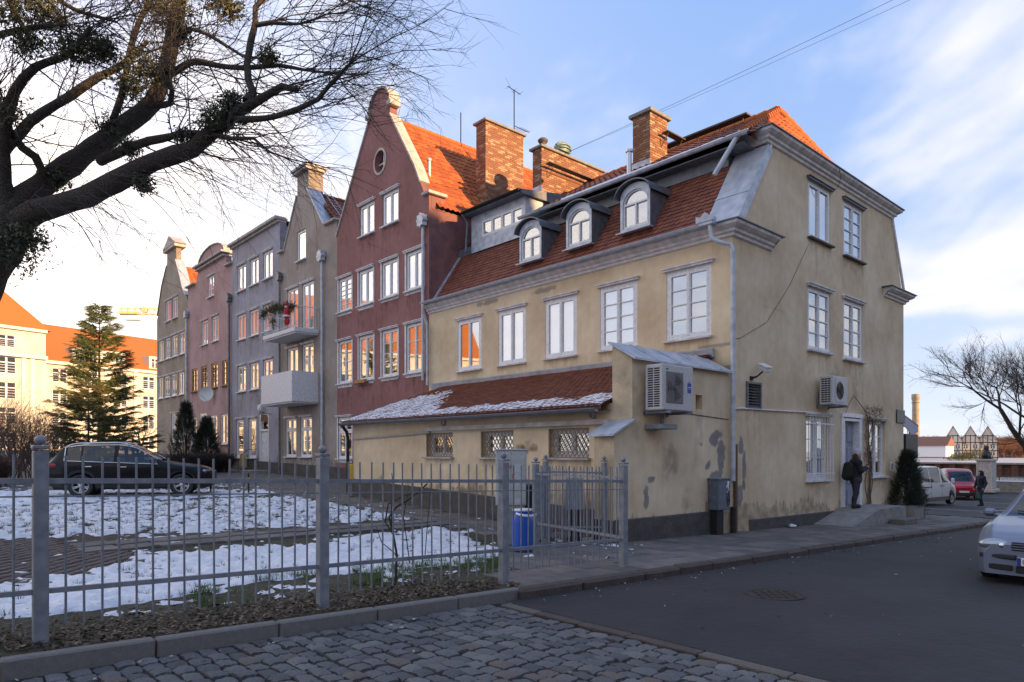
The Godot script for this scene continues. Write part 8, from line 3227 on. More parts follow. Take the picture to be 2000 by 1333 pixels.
	part(g, "grille", M.dark, func(b): b.cbox(Vector3(0, 0.61, -2.075), Vector3(0.66, 0.12, 0.04), 0.01))
	for k in 3:
		part(g, "grille_bar", golf.paint if k != 1 else chrome, func(b): b.box(Vector3(0, 0.575 + 0.035 * k, -2.1), Vector3(0.66, 0.012, 0.012)))
	part(g, "badge", chrome, func(b): b.lathe(PackedVector2Array([Vector2(0.05, 0), Vector2(0.055, 0.008), Vector2(0.045, 0.012), Vector2(0.04, 0.0)]), 20, Vector3(0, 0.61, -2.105), Basis(Vector3(1, 0, 0), -PI / 2)))
	part(g, "lower_intake", M.dark, func(b): b.cbox(Vector3(0, 0.29, -2.085), Vector3(0.56, 0.1, 0.03), 0.01))
	var plate := part(g, "number_plate", M.white, func(b): b.cbox(Vector3(0, 0.405, -2.115), Vector3(0.52, 0.114, 0.015), 0.004))
	part(plate, "country_band", mat(lin(0.01, 0.03, 0.25), 0.4), func(b): b.box(Vector3(0.235, 0.405, -2.125), Vector3(0.045, 0.108, 0.006)))
	var tm := TextMesh.new()
	tm.text = "G"
	tm.font_size = 48
	tm.pixel_size = 0.0021
	tm.depth = 0.004
	var sf := SystemFont.new()
	sf.font_names = PackedStringArray(["Droid Sans"])
	tm.font = sf
	obj("plate_lettering", tm, M.dark, plate, xf(Basis(Vector3.UP, PI), Vector3(0.165, 0.405, -2.126)))
	# ---- white van and red van by the river street
	var van := {
		"L": 5.0, "W": 0.97, "wr": 0.335, "wheels": [0.93, 4.05], "paint": paint(lin(0.66, 0.64, 0.61), 0.6, 0.4), "clad": false, "seats": [1.9, 3.0], "glass": glass(0.2, Color(0.25, 0.27, 0.27)), "rim": mat(lin(0.4, 0.39, 0.38), 0.5, 0.4),
		"top": v2([0, 0.8, 0.15, 0.95, 0.8, 1.15, 1.0, 1.22, 1.75, 1.86, 2.2, 1.96, 4.7, 1.95, 4.95, 1.86, 5.0, 1.8]),
		"belt": v2([0, 0.65, 0.2, 0.85, 0.9, 1.08, 1.2, 1.14, 4.9, 1.2, 5.0, 1.15]),
		"bot": v2([0, 0.28, 0.5, 0.24, 5.0, 0.3]),
		"plan": v2([0, 0.7, 0.15, 0.83, 0.5, 0.93, 1.2, 0.97, 4.6, 0.97, 4.95, 0.93, 5.0, 0.9]),
		"roof": v2([0, 0.6, 0.9, 0.82, 1.7, 0.78, 4.8, 0.8, 5.0, 0.76]),
		"ws": [0.95, 1.72], "rs": [6.0, 6.1], "side": [[1.15, 2.0], [2.15, 3.25], [3.3, 4.6]]}
	van.glass = mat(lin(0.015, 0.016, 0.017), 0.08)
	var w := car("white_van", "white passenger van with dark windows parked at the river street", "van", Vector3(24.1, road_y(24.1, -3) - 0.005, -3.6), -PI / 2 - 0.11, van)
	for s in [1.0, -1.0]:
		part(w, "tail_light", redl, func(b): b.cbox(Vector3(s * 0.9, 1.12, 2.42), Vector3(0.14, 0.5, 0.2), 0.04))
		part(w, "mirror", M.white, func(b): b.cbox(Vector3(s * 1.1, 1.22, -1.25), Vector3(0.16, 0.26, 0.12), 0.04))
		part(w, "door_seam", M.dark, func(b):
			for t in [1.1, 2.1, 3.28]:
				b.box(Vector3(s * (cvs(van.plan, t) * 0.992), 0.75, t - 2.5), Vector3(0.014, 0.85, 0.012))
			b.box(Vector3(s * 0.965, 0.95, 1.3), Vector3(0.02, 0.04, 1.2)))
		part(w, "door_handle", M.dark, func(b):
			b.cbox(Vector3(s * 0.965, 0.98, -0.55), Vector3(0.03, 0.04, 0.16), 0.01)
			b.cbox(Vector3(s * 0.965, 0.98, -0.25), Vector3(0.03, 0.04, 0.16), 0.01))
		part(w, "sill_dirt", mat(lin(0.2, 0.16, 0.13), 0.9, 0, T.patchy, 1.0), func(b): b.box(Vector3(s * 0.968, 0.36, 0.0), Vector3(0.01, 0.16, 2.3)))
	part(w, "rear_pane", M.black, func(b): b.cbox(Vector3(0, 1.5, 2.49), Vector3(1.3, 0.5, 0.03), 0.02))
	part(w, "bumper", M.black, func(b): b.cbox(Vector3(0, 0.42, 2.5), Vector3(1.8, 0.26, 0.1), 0.03))
	part(w, "number_plate", M.white, func(b): b.box(Vector3(-0.3, 0.8, 2.51), Vector3(0.5, 0.11, 0.02)))
	var red := {
		"L": 4.0, "W": 0.86, "wr": 0.31, "wheels": [0.8, 3.4], "paint": paint(lin(0.4, 0.012, 0.02), 1.0, 0.35), "seats": [1.75, 2.8], "rim": M.white,
		"top": v2([0, 0.7, 0.12, 0.85, 0.75, 1.0, 0.9, 1.05, 1.55, 1.65, 2.0, 1.8, 3.7, 1.8, 3.95, 1.65, 4.0, 1.55]),
		"belt": v2([0, 0.6, 0.2, 0.8, 0.9, 0.98, 3.9, 1.1, 4.0, 1.05]),
		"bot": v2([0, 0.26, 0.5, 0.22, 4.0, 0.28]),
		"plan": v2([0, 0.62, 0.12, 0.74, 0.5, 0.82, 1.1, 0.86, 3.6, 0.86, 4.0, 0.8]),
		"roof": v2([0, 0.5, 0.8, 0.72, 1.5, 0.66, 3.8, 0.68, 4.0, 0.62]),
		"ws": [0.88, 1.55], "rs": [6.0, 6.1], "side": [[1.05, 1.9], [2.05, 2.6]]}
	var rd := car("red_van", "small red delivery van parked beyond the white van", "van", Vector3(34.1, road_y(34, 0) - 0.005, -4.5), PI / 2 + 0.42, red)
	for s in [1.0, -1.0]:
		part(rd, "headlight", lens, func(b): b.ball(Vector3(s * 0.62, 0.74, -1.88), Vector3(0.16, 0.13, 0.08), 12))
		part(rd, "mirror", M.black, func(b): b.cbox(Vector3(s * 0.97, 1.1, -0.75), Vector3(0.16, 0.22, 0.1), 0.04))
		part(rd, "door_seam", M.dark, func(b):
			for t in [1.0, 2.0, 3.0]:
				b.box(Vector3(s * (cvs(red.plan, t) * 0.992), 0.7, t - 2.0), Vector3(0.014, 0.75, 0.012)))
		part(rd, "emblem", mat(lin(0.5, 0.35, 0.03), 0.5), func(b): b.box(Vector3(s * 0.863, 0.85, -0.3), Vector3(0.01, 0.2, 0.24)))
	part(rd, "bumper", M.black, func(b): b.cbox(Vector3(0, 0.38, -1.98), Vector3(1.35, 0.2, 0.1), 0.03))
	part(rd, "number_plate", M.white, func(b): b.box(Vector3(0, 0.5, -2.04), Vector3(0.5, 0.11, 0.02)))
# ------------------------------------------------------------------ people: tapered bones joined smoothly, meshed as surface nets
func sdf_mesh(bones: Array, cell: float, k: float) -> ArrayMesh:
	var lo := Vector3.INF
	var hi := -Vector3.INF
	for b in bones:
		var r := maxf(b[2], b[3]) + cell * 2.5
		lo = lo.min(b[0] - Vector3.ONE * r).min(b[1] - Vector3.ONE * r)
		hi = hi.max(b[0] + Vector3.ONE * r).max(b[1] + Vector3.ONE * r)
	var nx := int((hi.x - lo.x) / cell) + 2
	var ny := int((hi.y - lo.y) / cell) + 2
	var nz := int((hi.z - lo.z) / cell) + 2
	var f := PackedFloat32Array()
	f.resize(nx * ny * nz)
	f.fill(1.0)
	for b in bones:
		var a: Vector3 = b[0]
		var e: Vector3 = b[1]
		var ra: float = b[2]
		var rb: float = b[3]
		var m := maxf(ra, rb) + k + cell * 2.0
		var l := (a.min(e) - Vector3.ONE * m - lo) / cell
		var h := (a.max(e) + Vector3.ONE * m - lo) / cell
		var d := e - a
		var dd := maxf(d.length_squared(), 1e-9)
		for z in range(maxi(0, int(l.z)), mini(nz, int(h.z) + 2)):
			for y in range(maxi(0, int(l.y)), mini(ny, int(h.y) + 2)):
				for x in range(maxi(0, int(l.x)), mini(nx, int(h.x) + 2)):
					var p := lo + Vector3(x, y, z) * cell
					var t := clampf((p - a).dot(d) / dd, 0.0, 1.0)
					var v := (p - a - d * t).length() - lerpf(ra, rb, t)
					var at := (z * ny + y) * nx + x
					var o := f[at]
					var g := maxf(k - absf(o - v), 0.0) / k
					f[at] = minf(o, v) - g * g * k * 0.25
	var mb := MB.new()
	var ids := {}
	var sx := 1
	var sy := nx
	var sz := nx * ny
	var corner := [0, sx, sy, sx + sy, sz, sx + sz, sy + sz, sx + sy + sz]
	var pos := [Vector3(0, 0, 0), Vector3(1, 0, 0), Vector3(0, 1, 0), Vector3(1, 1, 0), Vector3(0, 0, 1), Vector3(1, 0, 1), Vector3(0, 1, 1), Vector3(1, 1, 1)]
	var edges := [[0, 1], [2, 3], [4, 5], [6, 7], [0, 2], [1, 3], [4, 6], [5, 7], [0, 4], [1, 5], [2, 6], [3, 7]]
	for z in nz - 1:
		for y in ny - 1:
			var row := (z * ny + y) * nx
			for x in nx - 1:
				var at := row + x
				var inside := 0
				for c in 8:
					if f[at + corner[c]] < 0.0:
						inside += 1
				if inside == 0 or inside == 8:
					continue
				var sum := Vector3.ZERO
				var n := 0
				for e in edges:
					var va := f[at + corner[e[0]]]
					var vb := f[at + corner[e[1]]]
					if (va < 0.0) != (vb < 0.0):
						sum += pos[e[0]].lerp(pos[e[1]], va / (va - vb))
						n += 1
				ids[at] = mb.v.size()
				var gr := Vector3(f[at + sx] - f[at], f[at + sy] - f[at], f[at + sz] - f[at]) + Vector3(f[at + sx + sy + sz] - f[at + sy + sz], f[at + sx + sy + sz] - f[at + sx + sz], f[at + sx + sy + sz] - f[at + sx + sy])
				mb.put(lo + (Vector3(x, y, z) + sum / n) * cell, gr.normalized())
	for at in ids:
		for ax in 3:
			var s: int = [sx, sy, sz][ax]
			var u: int = [sy, sz, sx][ax]
			var w: int = [sz, sx, sy][ax]
			if (f[at] < 0.0) == (f[at + s] < 0.0):
				continue
			if not (ids.has(at - u) and ids.has(at - w) and ids.has(at - u - w)):
				continue
			var q := [ids[at - u - w], ids[at - w], ids[at], ids[at - u]]
			if f[at] < 0.0:
				mb.i.append_array([q[0], q[2], q[1], q[0], q[3], q[2]])
			else:
				mb.i.append_array([q[0], q[1], q[2], q[0], q[2], q[3]])
	return mb.mesh()

# a hand: palm, four fingers of their own lengths with a bend, and a thumb from the side; curl 0..1
func hand_bones(wrist: Vector3, dir: Vector3, palm: Vector3, curl: float, thumb: float) -> Array:
	var side := dir.cross(palm).normalized()
	var out := [[wrist, wrist + dir * 0.07, 0.024, 0.03], [wrist + dir * 0.05 - side * 0.02, wrist + dir * 0.05 + side * 0.02, 0.017, 0.017]]
	var ln := [0.068, 0.078, 0.073, 0.058]
	for k in 4:
		var p := wrist + dir * 0.085 + side * (-0.03 + 0.02 * k)
		var d1 := (dir + palm * curl * 0.9).normalized()
		var d2 := (dir * (1.0 - curl) + palm * (0.3 + curl * 1.1)).normalized()
		var q: Vector3 = p + d1 * ln[k] * 0.5
		out.append([p, q, 0.0092, 0.0088])
		out.append([q, q + d2 * ln[k] * 0.55, 0.0086, 0.0076])
	var t0 := wrist + dir * 0.03 - side * 0.03 * thumb
	var t1 := t0 + (dir * 0.7 - side * 0.6 * thumb + palm * 0.4).normalized() * 0.04
	out.append([t0, t1, 0.012, 0.0105])
	out.append([t1, t1 + (dir + palm * 0.5).normalized() * 0.03, 0.0105, 0.009])
	return out

func grown(bones: Array, by: float) -> Array:
	var out := []
	for b in bones:
		out.append([b[0], b[1], b[2] + by, b[3] + by])
	return out

# j: joints of the pose; faces -Z
func person(called: String, label: String, at: Vector3, yaw: float, j: Dictionary, c: Dictionary) -> Node3D:
	var root := thing(called, label, "person", at)
	root.rotation.y = yaw
	var torso := [[j.hip, j.waist, 0.125, 0.115], [j.waist, j.chest, 0.115, 0.13], [j.shl, j.shr, 0.065, 0.065], [j.chest, j.neck, 0.1, 0.055]]
	var arms := []
	for s in ["l", "r"]:
		arms.append([j["sh" + s], j["el" + s], 0.055, 0.043])
		arms.append([j["el" + s], j["wr" + s], 0.043, 0.03])
	var legs := []
	for s in ["l", "r"]:
		legs.append([j["hp" + s], j["kn" + s], 0.085, 0.06])
		legs.append([j["kn" + s], j["an" + s], 0.058, 0.04])
		legs.append([j["an" + s], j["an" + s] + Vector3(0, -0.05, 0), 0.04, 0.045])
	var feet := []
	for s in ["l", "r"]:
		var f: Vector3 = j["toe" + s]
		feet.append([j["an" + s] + Vector3(0, -0.035, 0.02), f, 0.045, 0.035])
	var h: Vector3 = j.head
	var look: Vector3 = j.look
	var rt := look.cross(Vector3.UP).normalized()
	var headb := [[h + Vector3(0, 0.03, 0) - look * 0.012, h + Vector3(0, -0.02, 0), 0.088, 0.08], [h + look * 0.03 + Vector3(0, -0.06, 0), h + look * 0.055 + Vector3(0, -0.09, 0), 0.055, 0.035], [h + look * 0.085 + Vector3(0, 0.0, 0), h + look * 0.105 + Vector3(0, -0.035, 0), 0.012, 0.016], [h + rt * 0.078, h + rt * 0.082 + Vector3(0, -0.03, 0), 0.018, 0.014], [h - rt * 0.078, h - rt * 0.082 + Vector3(0, -0.03, 0), 0.018, 0.014], [j.neck, h + Vector3(0, -0.06, 0), 0.05, 0.05]]
	var body := obj("body", sdf_mesh(torso + arms + legs + feet + headb, 0.02, 0.03), c.skin, root, Vector3.ZERO)
	for s in ["l", "r"]:
		var d: Vector3 = (j["wr" + s] - j["el" + s]).normalized()
		var p: Vector3 = j["palm" + s]
		p = (p - d * p.dot(d)).normalized()
		obj("hand", sdf_mesh(hand_bones(j["wr" + s], d, p, j["curl" + s], 1.0 if s == "l" else -1.0), 0.006, 0.008), c.skin, body, Vector3.ZERO)
	for s in [-1.0, 1.0]:
		part(body, "eye", M.dark, func(b): b.ball(h + look * 0.083 + rt * 0.032 * s + Vector3(0, 0.008, 0), Vector3(0.011, 0.008, 0.011), 8))
	part(body, "mouth", mat(lin(0.3, 0.1, 0.09), 0.6), func(b): b.ball(h + look * 0.088 + Vector3(0, -0.067, 0), Vector3(0.02, 0.006, 0.02), 8))
	var coat := grown(torso, 0.035)
	coat.append([j.hip, j.hip + Vector3(0, -0.06, 0), 0.165, 0.16])
	obj("jacket", sdf_mesh(coat + grown(arms, 0.024), 0.02, 0.04), c.coat, root, Vector3.ZERO)
	obj("trousers", sdf_mesh(grown(legs.filter(func(b): return true), 0.016) + [[j.hpl, j.hpr, 0.11, 0.11]], 0.02, 0.03), c.legs, root, Vector3.ZERO)
	var boots := grown(feet, 0.012)
	for s in ["l", "r"]:
		boots.append([j["an" + s] + Vector3(0, c.get("boot", 0.05), 0), j["an" + s] + Vector3(0, -0.04, 0), 0.056, 0.055])
	obj("shoes", sdf_mesh(boots, 0.018, 0.02), c.shoes, root, Vector3.ZERO)
	return root

func make_people() -> void:
	var skin := mat(lin(0.45, 0.27, 0.2), 0.6)
	# woman in the doorway, looking at a phone, turned to the right
	var j := {"hip": Vector3(0, 0.84, 0), "waist": Vector3(0, 1.0, -0.01), "chest": Vector3(0, 1.2, 0.0), "neck": Vector3(0, 1.36, -0.01), "head": Vector3(0, 1.5, -0.05), "look": Vector3(0, -0.35, -0.94).normalized(),
		"shl": Vector3(-0.17, 1.3, 0), "shr": Vector3(0.17, 1.3, 0), "ell": Vector3(-0.22, 1.06, -0.06), "elr": Vector3(0.22, 1.06, -0.06), "wrl": Vector3(-0.08, 1.14, -0.27), "wrr": Vector3(0.08, 1.14, -0.27),
		"palml": Vector3(1, 0.3, 0), "palmr": Vector3(-1, 0.3, 0), "curll": 0.7, "curlr": 0.7,
		"hpl": Vector3(-0.09, 0.8, 0), "hpr": Vector3(0.09, 0.8, 0), "knl": Vector3(-0.1, 0.44, -0.05), "knr": Vector3(0.1, 0.44, 0.03), "anl": Vector3(-0.1, 0.09, 0.0), "anr": Vector3(0.1, 0.09, 0.1), "toel": Vector3(-0.11, 0.045, -0.14), "toer": Vector3(0.12, 0.045, -0.05)}
	var w := person("person", "person in white knitted hat and black jacket at the lilac door, holding a phone", Vector3(6.0, 0.275, 0.42), -2.35, j, {"skin": skin, "coat": mat(lin(0.012, 0.012, 0.018), 0.8), "legs": mat(lin(0.035, 0.034, 0.05), 0.85), "shoes": mat(lin(0.01, 0.01, 0.01), 0.7), "boot": 0.2})
	obj("hat", sdf_mesh([[Vector3(0, 1.56, -0.03), Vector3(0, 1.6, -0.01), 0.128, 0.115], [Vector3(0, 1.66, -0.02), Vector3(0, 1.68, -0.02), 0.06, 0.05]], 0.014, 0.03), mat(lin(0.7, 0.69, 0.7), 0.95, 0, T.fine, 9.0, T.rough, 1.5), w, Vector3.ZERO)
	obj("hair", sdf_mesh([[Vector3(-0.06, 1.52, 0.02), Vector3(-0.085, 1.3, 0.0), 0.06, 0.04], [Vector3(0.06, 1.52, 0.02), Vector3(0.085, 1.3, 0.0), 0.06, 0.04], [Vector3(0, 1.48, 0.02), Vector3(0, 1.3, 0.06), 0.07, 0.06]], 0.014, 0.03), mat(lin(0.06, 0.03, 0.015), 0.7), w, Vector3.ZERO)
	obj("backpack", sdf_mesh([[Vector3(0, 1.2, 0.22), Vector3(0, 0.92, 0.24), 0.12, 0.15], [Vector3(-0.1, 1.2, 0.18), Vector3(-0.1, 0.95, 0.2), 0.08, 0.09], [Vector3(0.1, 1.2, 0.18), Vector3(0.1, 0.95, 0.2), 0.08, 0.09]], 0.02, 0.05), mat(lin(0.014, 0.013, 0.012), 0.85), w, Vector3.ZERO)
	var ph := thing("phone", "small phone in a reddish case held by the person at the door", "phone", Vector3(6.25, 1.46, 0.66))
	part(ph, "case", mat(lin(0.3, 0.08, 0.07), 0.4), func(b): b.cbox(Vector3.ZERO, Vector3(0.012, 0.15, 0.075), 0.004, Basis.from_euler(Vector3(0, -0.58, 0.5))))
	part(ph, "screen", M.dark, func(b): b.box(Vector3(-0.007, 0.0, 0.0), Vector3(0.003, 0.13, 0.065), Basis.from_euler(Vector3(0, -0.58, 0.5))))
	# man in a hooded jacket crossing the river street
	j = {"hip": Vector3(0, 0.95, 0), "waist": Vector3(0, 1.12, 0), "chest": Vector3(0, 1.34, 0.0), "neck": Vector3(0, 1.5, -0.01), "head": Vector3(0, 1.64, -0.03), "look": Vector3(0.1, -0.1, -1).normalized(),
		"shl": Vector3(-0.2, 1.43, 0), "shr": Vector3(0.2, 1.43, 0), "ell": Vector3(-0.28, 1.15, 0.05), "elr": Vector3(0.28, 1.15, -0.03), "wrl": Vector3(-0.29, 0.92, -0.06), "wrr": Vector3(0.29, 0.91, -0.1),
		"palml": Vector3(1, 0, -0.3), "palmr": Vector3(-1, 0, -0.3), "curll": 0.5, "curlr": 0.8,
		"hpl": Vector3(-0.1, 0.9, 0), "hpr": Vector3(0.1, 0.9, 0), "knl": Vector3(-0.11, 0.5, -0.1), "knr": Vector3(0.1, 0.49, 0.02), "anl": Vector3(-0.1, 0.09, -0.06), "anr": Vector3(0.1, 0.1, 0.16), "toel": Vector3(-0.12, 0.045, -0.22), "toer": Vector3(0.12, 0.05, 0.0)}
	var m := person("person", "person in dark blue hooded jacket and jeans walking past the parked vans", Vector3(26.0, road_y(26.0, 0), -1.35), 0.9, j, {"skin": skin, "coat": mat(lin(0.012, 0.015, 0.035), 0.8), "legs": mat(lin(0.02, 0.03, 0.065), 0.9), "shoes": mat(lin(0.02, 0.02, 0.022), 0.7)})
	obj("hood", sdf_mesh([[Vector3(0, 1.68, 0.02), Vector3(0, 1.62, 0.03), 0.115, 0.11], [Vector3(0, 1.56, 0.04), Vector3(0, 1.48, 0.05), 0.1, 0.12], [Vector3(-0.075, 1.66, -0.06), Vector3(-0.07, 1.56, -0.05), 0.04, 0.045], [Vector3(0.075, 1.66, -0.06), Vector3(0.07, 1.56, -0.05), 0.04, 0.045], [Vector3(-0.05, 1.75, -0.05), Vector3(0.05, 1.75, -0.05), 0.035, 0.035]], 0.016, 0.03), mat(lin(0.012, 0.015, 0.035), 0.8), m, Vector3.ZERO)
	var bag := thing("carrier_bag", "dark green carrier bag in the walking person's hand", "bag", Vector3(25.7, road_y(26, 0) + 0.3, -1.4))
	obj("bag", sdf_mesh([[Vector3(0, 0.12, 0), Vector3(0, 0.3, 0), 0.12, 0.08], [Vector3(0, 0.3, 0), Vector3(0.02, 0.52, 0.02), 0.04, 0.012]], 0.025, 0.05), mat(lin(0.02, 0.07, 0.04), 0.6), bag, Vector3.ZERO)
# ------------------------------------------------------------------ trees and shrubs
func smooth_path(p: PackedVector3Array, r: PackedFloat32Array, step: float) -> Array:
	var op := PackedVector3Array()
	var orr := PackedFloat32Array()
	var n := p.size()
	for k in n - 1:
		var a := p[maxi(k - 1, 0)]
		var d := p[mini(k + 2, n - 1)]
		var m := maxi(1, int(p[k].distance_to(p[k + 1]) / step))
		for q in m:
			var t := float(q) / m
			op.append(p[k].cubic_interpolate(p[k + 1], a, d, t))
			orr.append(lerpf(r[k], r[k + 1], t))
	op.append(p[n - 1])
	orr.append(r[n - 1])
	return [op, orr]

# a twig with its side twigs; bend pulls it as it grows
func twig(b: MB, p: Vector3, dir: Vector3, len: float, r: float, level: int, bend: Vector3, kids: int) -> void:
	var n := 5 if level > 0 else 4
	var pts := PackedVector3Array([p])
	var rad := PackedFloat32Array([r])
	var d := dir
	for k in n:
		d = (d + bend * 0.16 + Vector3(r2(-1, 1), r2(-1, 1), r2(-1, 1)) * 0.2).normalized()
		p += d * len / n
		pts.append(p)
		rad.append(r * (1.0 - 0.72 * (k + 1.0) / n))
	b.tube(pts, rad, 4 if level > 1 else 3, false)
	if level == 0:
		return
	for k in kids:
		var t := r2(0.2, 1.0)
		var at := int(t * n)
		var q := pts[at].lerp(pts[mini(at + 1, n)], t * n - at)
		var ax := (pts[mini(at + 1, n)] - pts[maxi(at - 1, 0)]).normalized()
		var o := Vector3(r2(-1, 1), r2(-0.9, 1), r2(-1, 1))
		o = (o - ax * o.dot(ax)).normalized()
		twig(b, q, (ax * r2(0.5, 1.1) + o * r2(0.5, 0.9)).normalized(), len * r2(0.38, 0.62), r * 0.5, level - 1, bend, maxi(2, kids - 1))

func leaf_mesh() -> ArrayMesh:
	if not kits.has("leaf"):
		var b := MB.new()
		b.quad(Vector3(0, 0, 0), Vector3(0.013, 0.004, 0.022), Vector3(0, 0, 0.055), Vector3(-0.013, 0.004, 0.022))
		b.quad(Vector3(0, 0, 0), Vector3(0.03, 0.004, 0.012), Vector3(0.048, 0, 0.03), Vector3(0.018, 0.004, 0.024))
		kits.leaf = b.mesh()
	return kits.leaf

func make_trees() -> void:
	make_big_tree()
	make_right_tree()
	make_conifers()
	make_shrubs()

func zp(x: float, y: float, d: float) -> Vector3:
	return pix(x / 2.2222, y / 2.2222, d)

func make_big_tree() -> void:
	# limbs followed on the photograph (9/20 scale), each with its own distance; [x, y, distance, radius]
	var limbs := [
		[[-470, 2380, 11.2, 0.5], [-330, 1900, 11.2, 0.43], [-150, 1350, 11.1, 0.4], [-20, 1070, 11.0, 0.34], [60, 960, 11.0, 0.3]],
		[[0, 1040, 11.0, 0.24], [100, 950, 10.9, 0.19], [230, 900, 10.8, 0.17], [380, 850, 10.7, 0.155], [500, 790, 10.6, 0.15], [580, 745, 10.5, 0.14], [660, 700, 10.5, 0.125], [760, 672, 10.4, 0.125], [830, 650, 10.4, 0.12], [885, 600, 10.3, 0.105], [950, 555, 10.3, 0.1], [1015, 500, 10.2, 0.09], [1085, 460, 10.2, 0.075], [1170, 408, 10.1, 0.06], [1225, 376, 10.1, 0.05], [1290, 390, 10.0, 0.04]],
		[[40, 960, 11.0, 0.24], [110, 860, 11.1, 0.2], [250, 760, 11.3, 0.18], [400, 640, 11.5, 0.16], [520, 560, 11.7, 0.15], [620, 490, 11.8, 0.145], [685, 400, 12.0, 0.135], [722, 300, 12.1, 0.13], [742, 190, 12.2, 0.125], [770, 80, 12.3, 0.12], [790, -60, 12.4, 0.1], [830, -250, 12.6, 0.07]],
		[[1010, 520, 10.2, 0.05], [1100, 516, 9.9, 0.045], [1200, 505, 9.7, 0.04], [1300, 472, 9.5, 0.034], [1380, 430, 9.4, 0.03], [1430, 370, 9.3, 0.026], [1515, 278, 9.2, 0.018]],
		[[1070, 440, 10.2, 0.06], [1100, 402, 10.3, 0.056], [1076, 350, 10.4, 0.054], [1072, 280, 10.5, 0.052], [1088, 190, 10.6, 0.05], [1105, 100, 10.7, 0.046], [1108, 30, 10.8, 0.042], [1150, -10, 10.9, 0.036], [1210, -90, 11.0, 0.025]],
		[[1103, 112, 10.7, 0.03], [1180, 100, 10.5, 0.026], [1300, 104, 10.3, 0.018], [1420, 60, 10.2, 0.01]],
		[[740, 325, 12.1, 0.06], [800, 282, 11.8, 0.056], [860, 268, 11.5, 0.052], [950, 285, 11.2, 0.045], [1060, 296, 11.0, 0.04], [1200, 284, 10.8, 0.032], [1310, 302, 10.6, 0.024], [1460, 322, 10.4, 0.014]],
		[[-60, 760, 11.2, 0.1], [0, 680, 11.2, 0.085], [80, 580, 11.3, 0.08], [180, 490, 11.4, 0.075], [300, 420, 11.5, 0.07], [420, 340, 11.6, 0.06], [520, 290, 11.7, 0.05], [640, 180, 11.8, 0.03]],
		[[490, 520, 11.6, 0.055], [530, 400, 11.8, 0.052], [562, 230, 12.0, 0.05], [600, 100, 12.1, 0.045], [650, 0, 12.2, 0.04], [690, -120, 12.4, 0.025]],
		[[30, 980, 11.0, 0.14], [25, 850, 10.9, 0.12], [5, 720, 10.8, 0.11], [20, 560, 10.6, 0.09], [60, 400, 10.4, 0.075], [150, 290, 10.2, 0.06], [300, 235, 10.0, 0.045], [390, 120, 9.8, 0.03]],
		[[160, 830, 11.1, 0.075], [178, 740, 11.0, 0.07], [150, 680, 10.9, 0.066], [95, 640, 10.8, 0.06], [40, 560, 10.7, 0.055], [-30, 400, 10.5, 0.04]],
		[[-40, 160, 10.2, 0.05], [60, 135, 10.1, 0.045], [150, 118, 10.0, 0.035], [285, 110, 9.9, 0.02]],
		[[20, -40, 9.9, 0.04], [70, 70, 9.9, 0.035], [110, 132, 10.0, 0.03]],
		[[230, -20, 10.2, 0.035], [320, 42, 10.1, 0.03], [420, 72, 10.0, 0.025], [505, 96, 9.9, 0.016]],
		[[430, 700, 11.4, 0.08], [560, 640, 11.0, 0.07], [700, 600, 10.7, 0.06], [850, 578, 10.4, 0.045], [1000, 600, 10.1, 0.03], [1100, 600, 10.0, 0.022], [1170, 660, 9.9, 0.012]],
		[[768, 160, 12.2, 0.04], [830, 128, 12.0, 0.036], [900, 150, 11.7, 0.03], [990, 205, 11.4, 0.025], [1070, 255, 11.2, 0.016]],
		[[690, 462, 11.9, 0.045], [738, 448, 11.6, 0.045], [745, 400, 11.5, 0.04], [735, 340, 11.4, 0.025]],
		[[780, 0, 12.3, 0.06], [900, -40, 11.9, 0.05], [1060, -60, 11.4, 0.04], [1250, -70, 11.0, 0.03], [1450, -20, 10.6, 0.02]]]
	var tree := thing("bare_tree", "great leaning bare tree with mistletoe, its limbs reaching over the yard", "tree", gp(-18.0, -2.0))
	tree.position = zp(-470, 2380, 11.2)
	var trunk := MB.new()
	var limb := MB.new()
	var fine := MB.new()
	var right := Vector3(0.742, 0, 0.67)
	for k in limbs.size():
		var pp := PackedVector3Array()
		var pr := PackedFloat32Array()
		for q in limbs[k]:
			pp.append(zp(q[0], q[1], q[2]))
			pr.append(q[3])
		var sm := smooth_path(pp, pr, 0.22)
		var pts: PackedVector3Array = sm[0]
		var rad: PackedFloat32Array = sm[1]
		for q in pts.size():
			pts[q] += Vector3(r2(-1, 1), r2(-1, 1), r2(-1, 1)) * rad[q] * 0.12
			rad[q] *= r2(0.92, 1.1)
		(trunk if k == 0 else limb).tube(pts, rad, 14 if rad[0] > 0.1 else 9)
		if k == 0:
			continue
		# side branches
		for q in pts.size():
			var thin := rad[q] < 0.06
			var prob := 0.6 if thin else 0.4
			for _rep in 2:
				if rng.randf() > prob:
					continue
				var ax := (pts[mini(q + 1, pts.size() - 1)] - pts[maxi(q - 1, 0)]).normalized()
				var o := Vector3(r2(-1, 1), r2(-0.9, 0.9), r2(-1, 1)) + right * 0.3
				o = (o - ax * o.dot(ax) * 0.9).normalized()
				var d := (ax * r2(0.3, 1.0) + o * r2(0.6, 1.0) + right * 0.15).normalized()
				var len := r2(0.7, 1.7) * (1.0 if thin else 0.85)
				twig(fine, pts[q], d, len, clampf(rad[q] * 0.3, 0.007, 0.014), 2, Vector3(0, -0.35 if pts[q].y < 6.5 else 0.12, 0) + right * 0.25, 4)
		# sprays at the tips
		var e := pts.size() - 1
		for _rep in 5:
			var ax := (pts[e] - pts[e - 2]).normalized()
			twig(fine, pts[e - rng.randi() % 3], (ax + Vector3(r2(-1, 1), r2(-0.8, 0.8), r2(-1, 1)) * 0.55 + right * 0.25).normalized(), r2(0.9, 1.9), 0.011, 2, Vector3(0, -0.1, 0) + right * 0.2, 5)
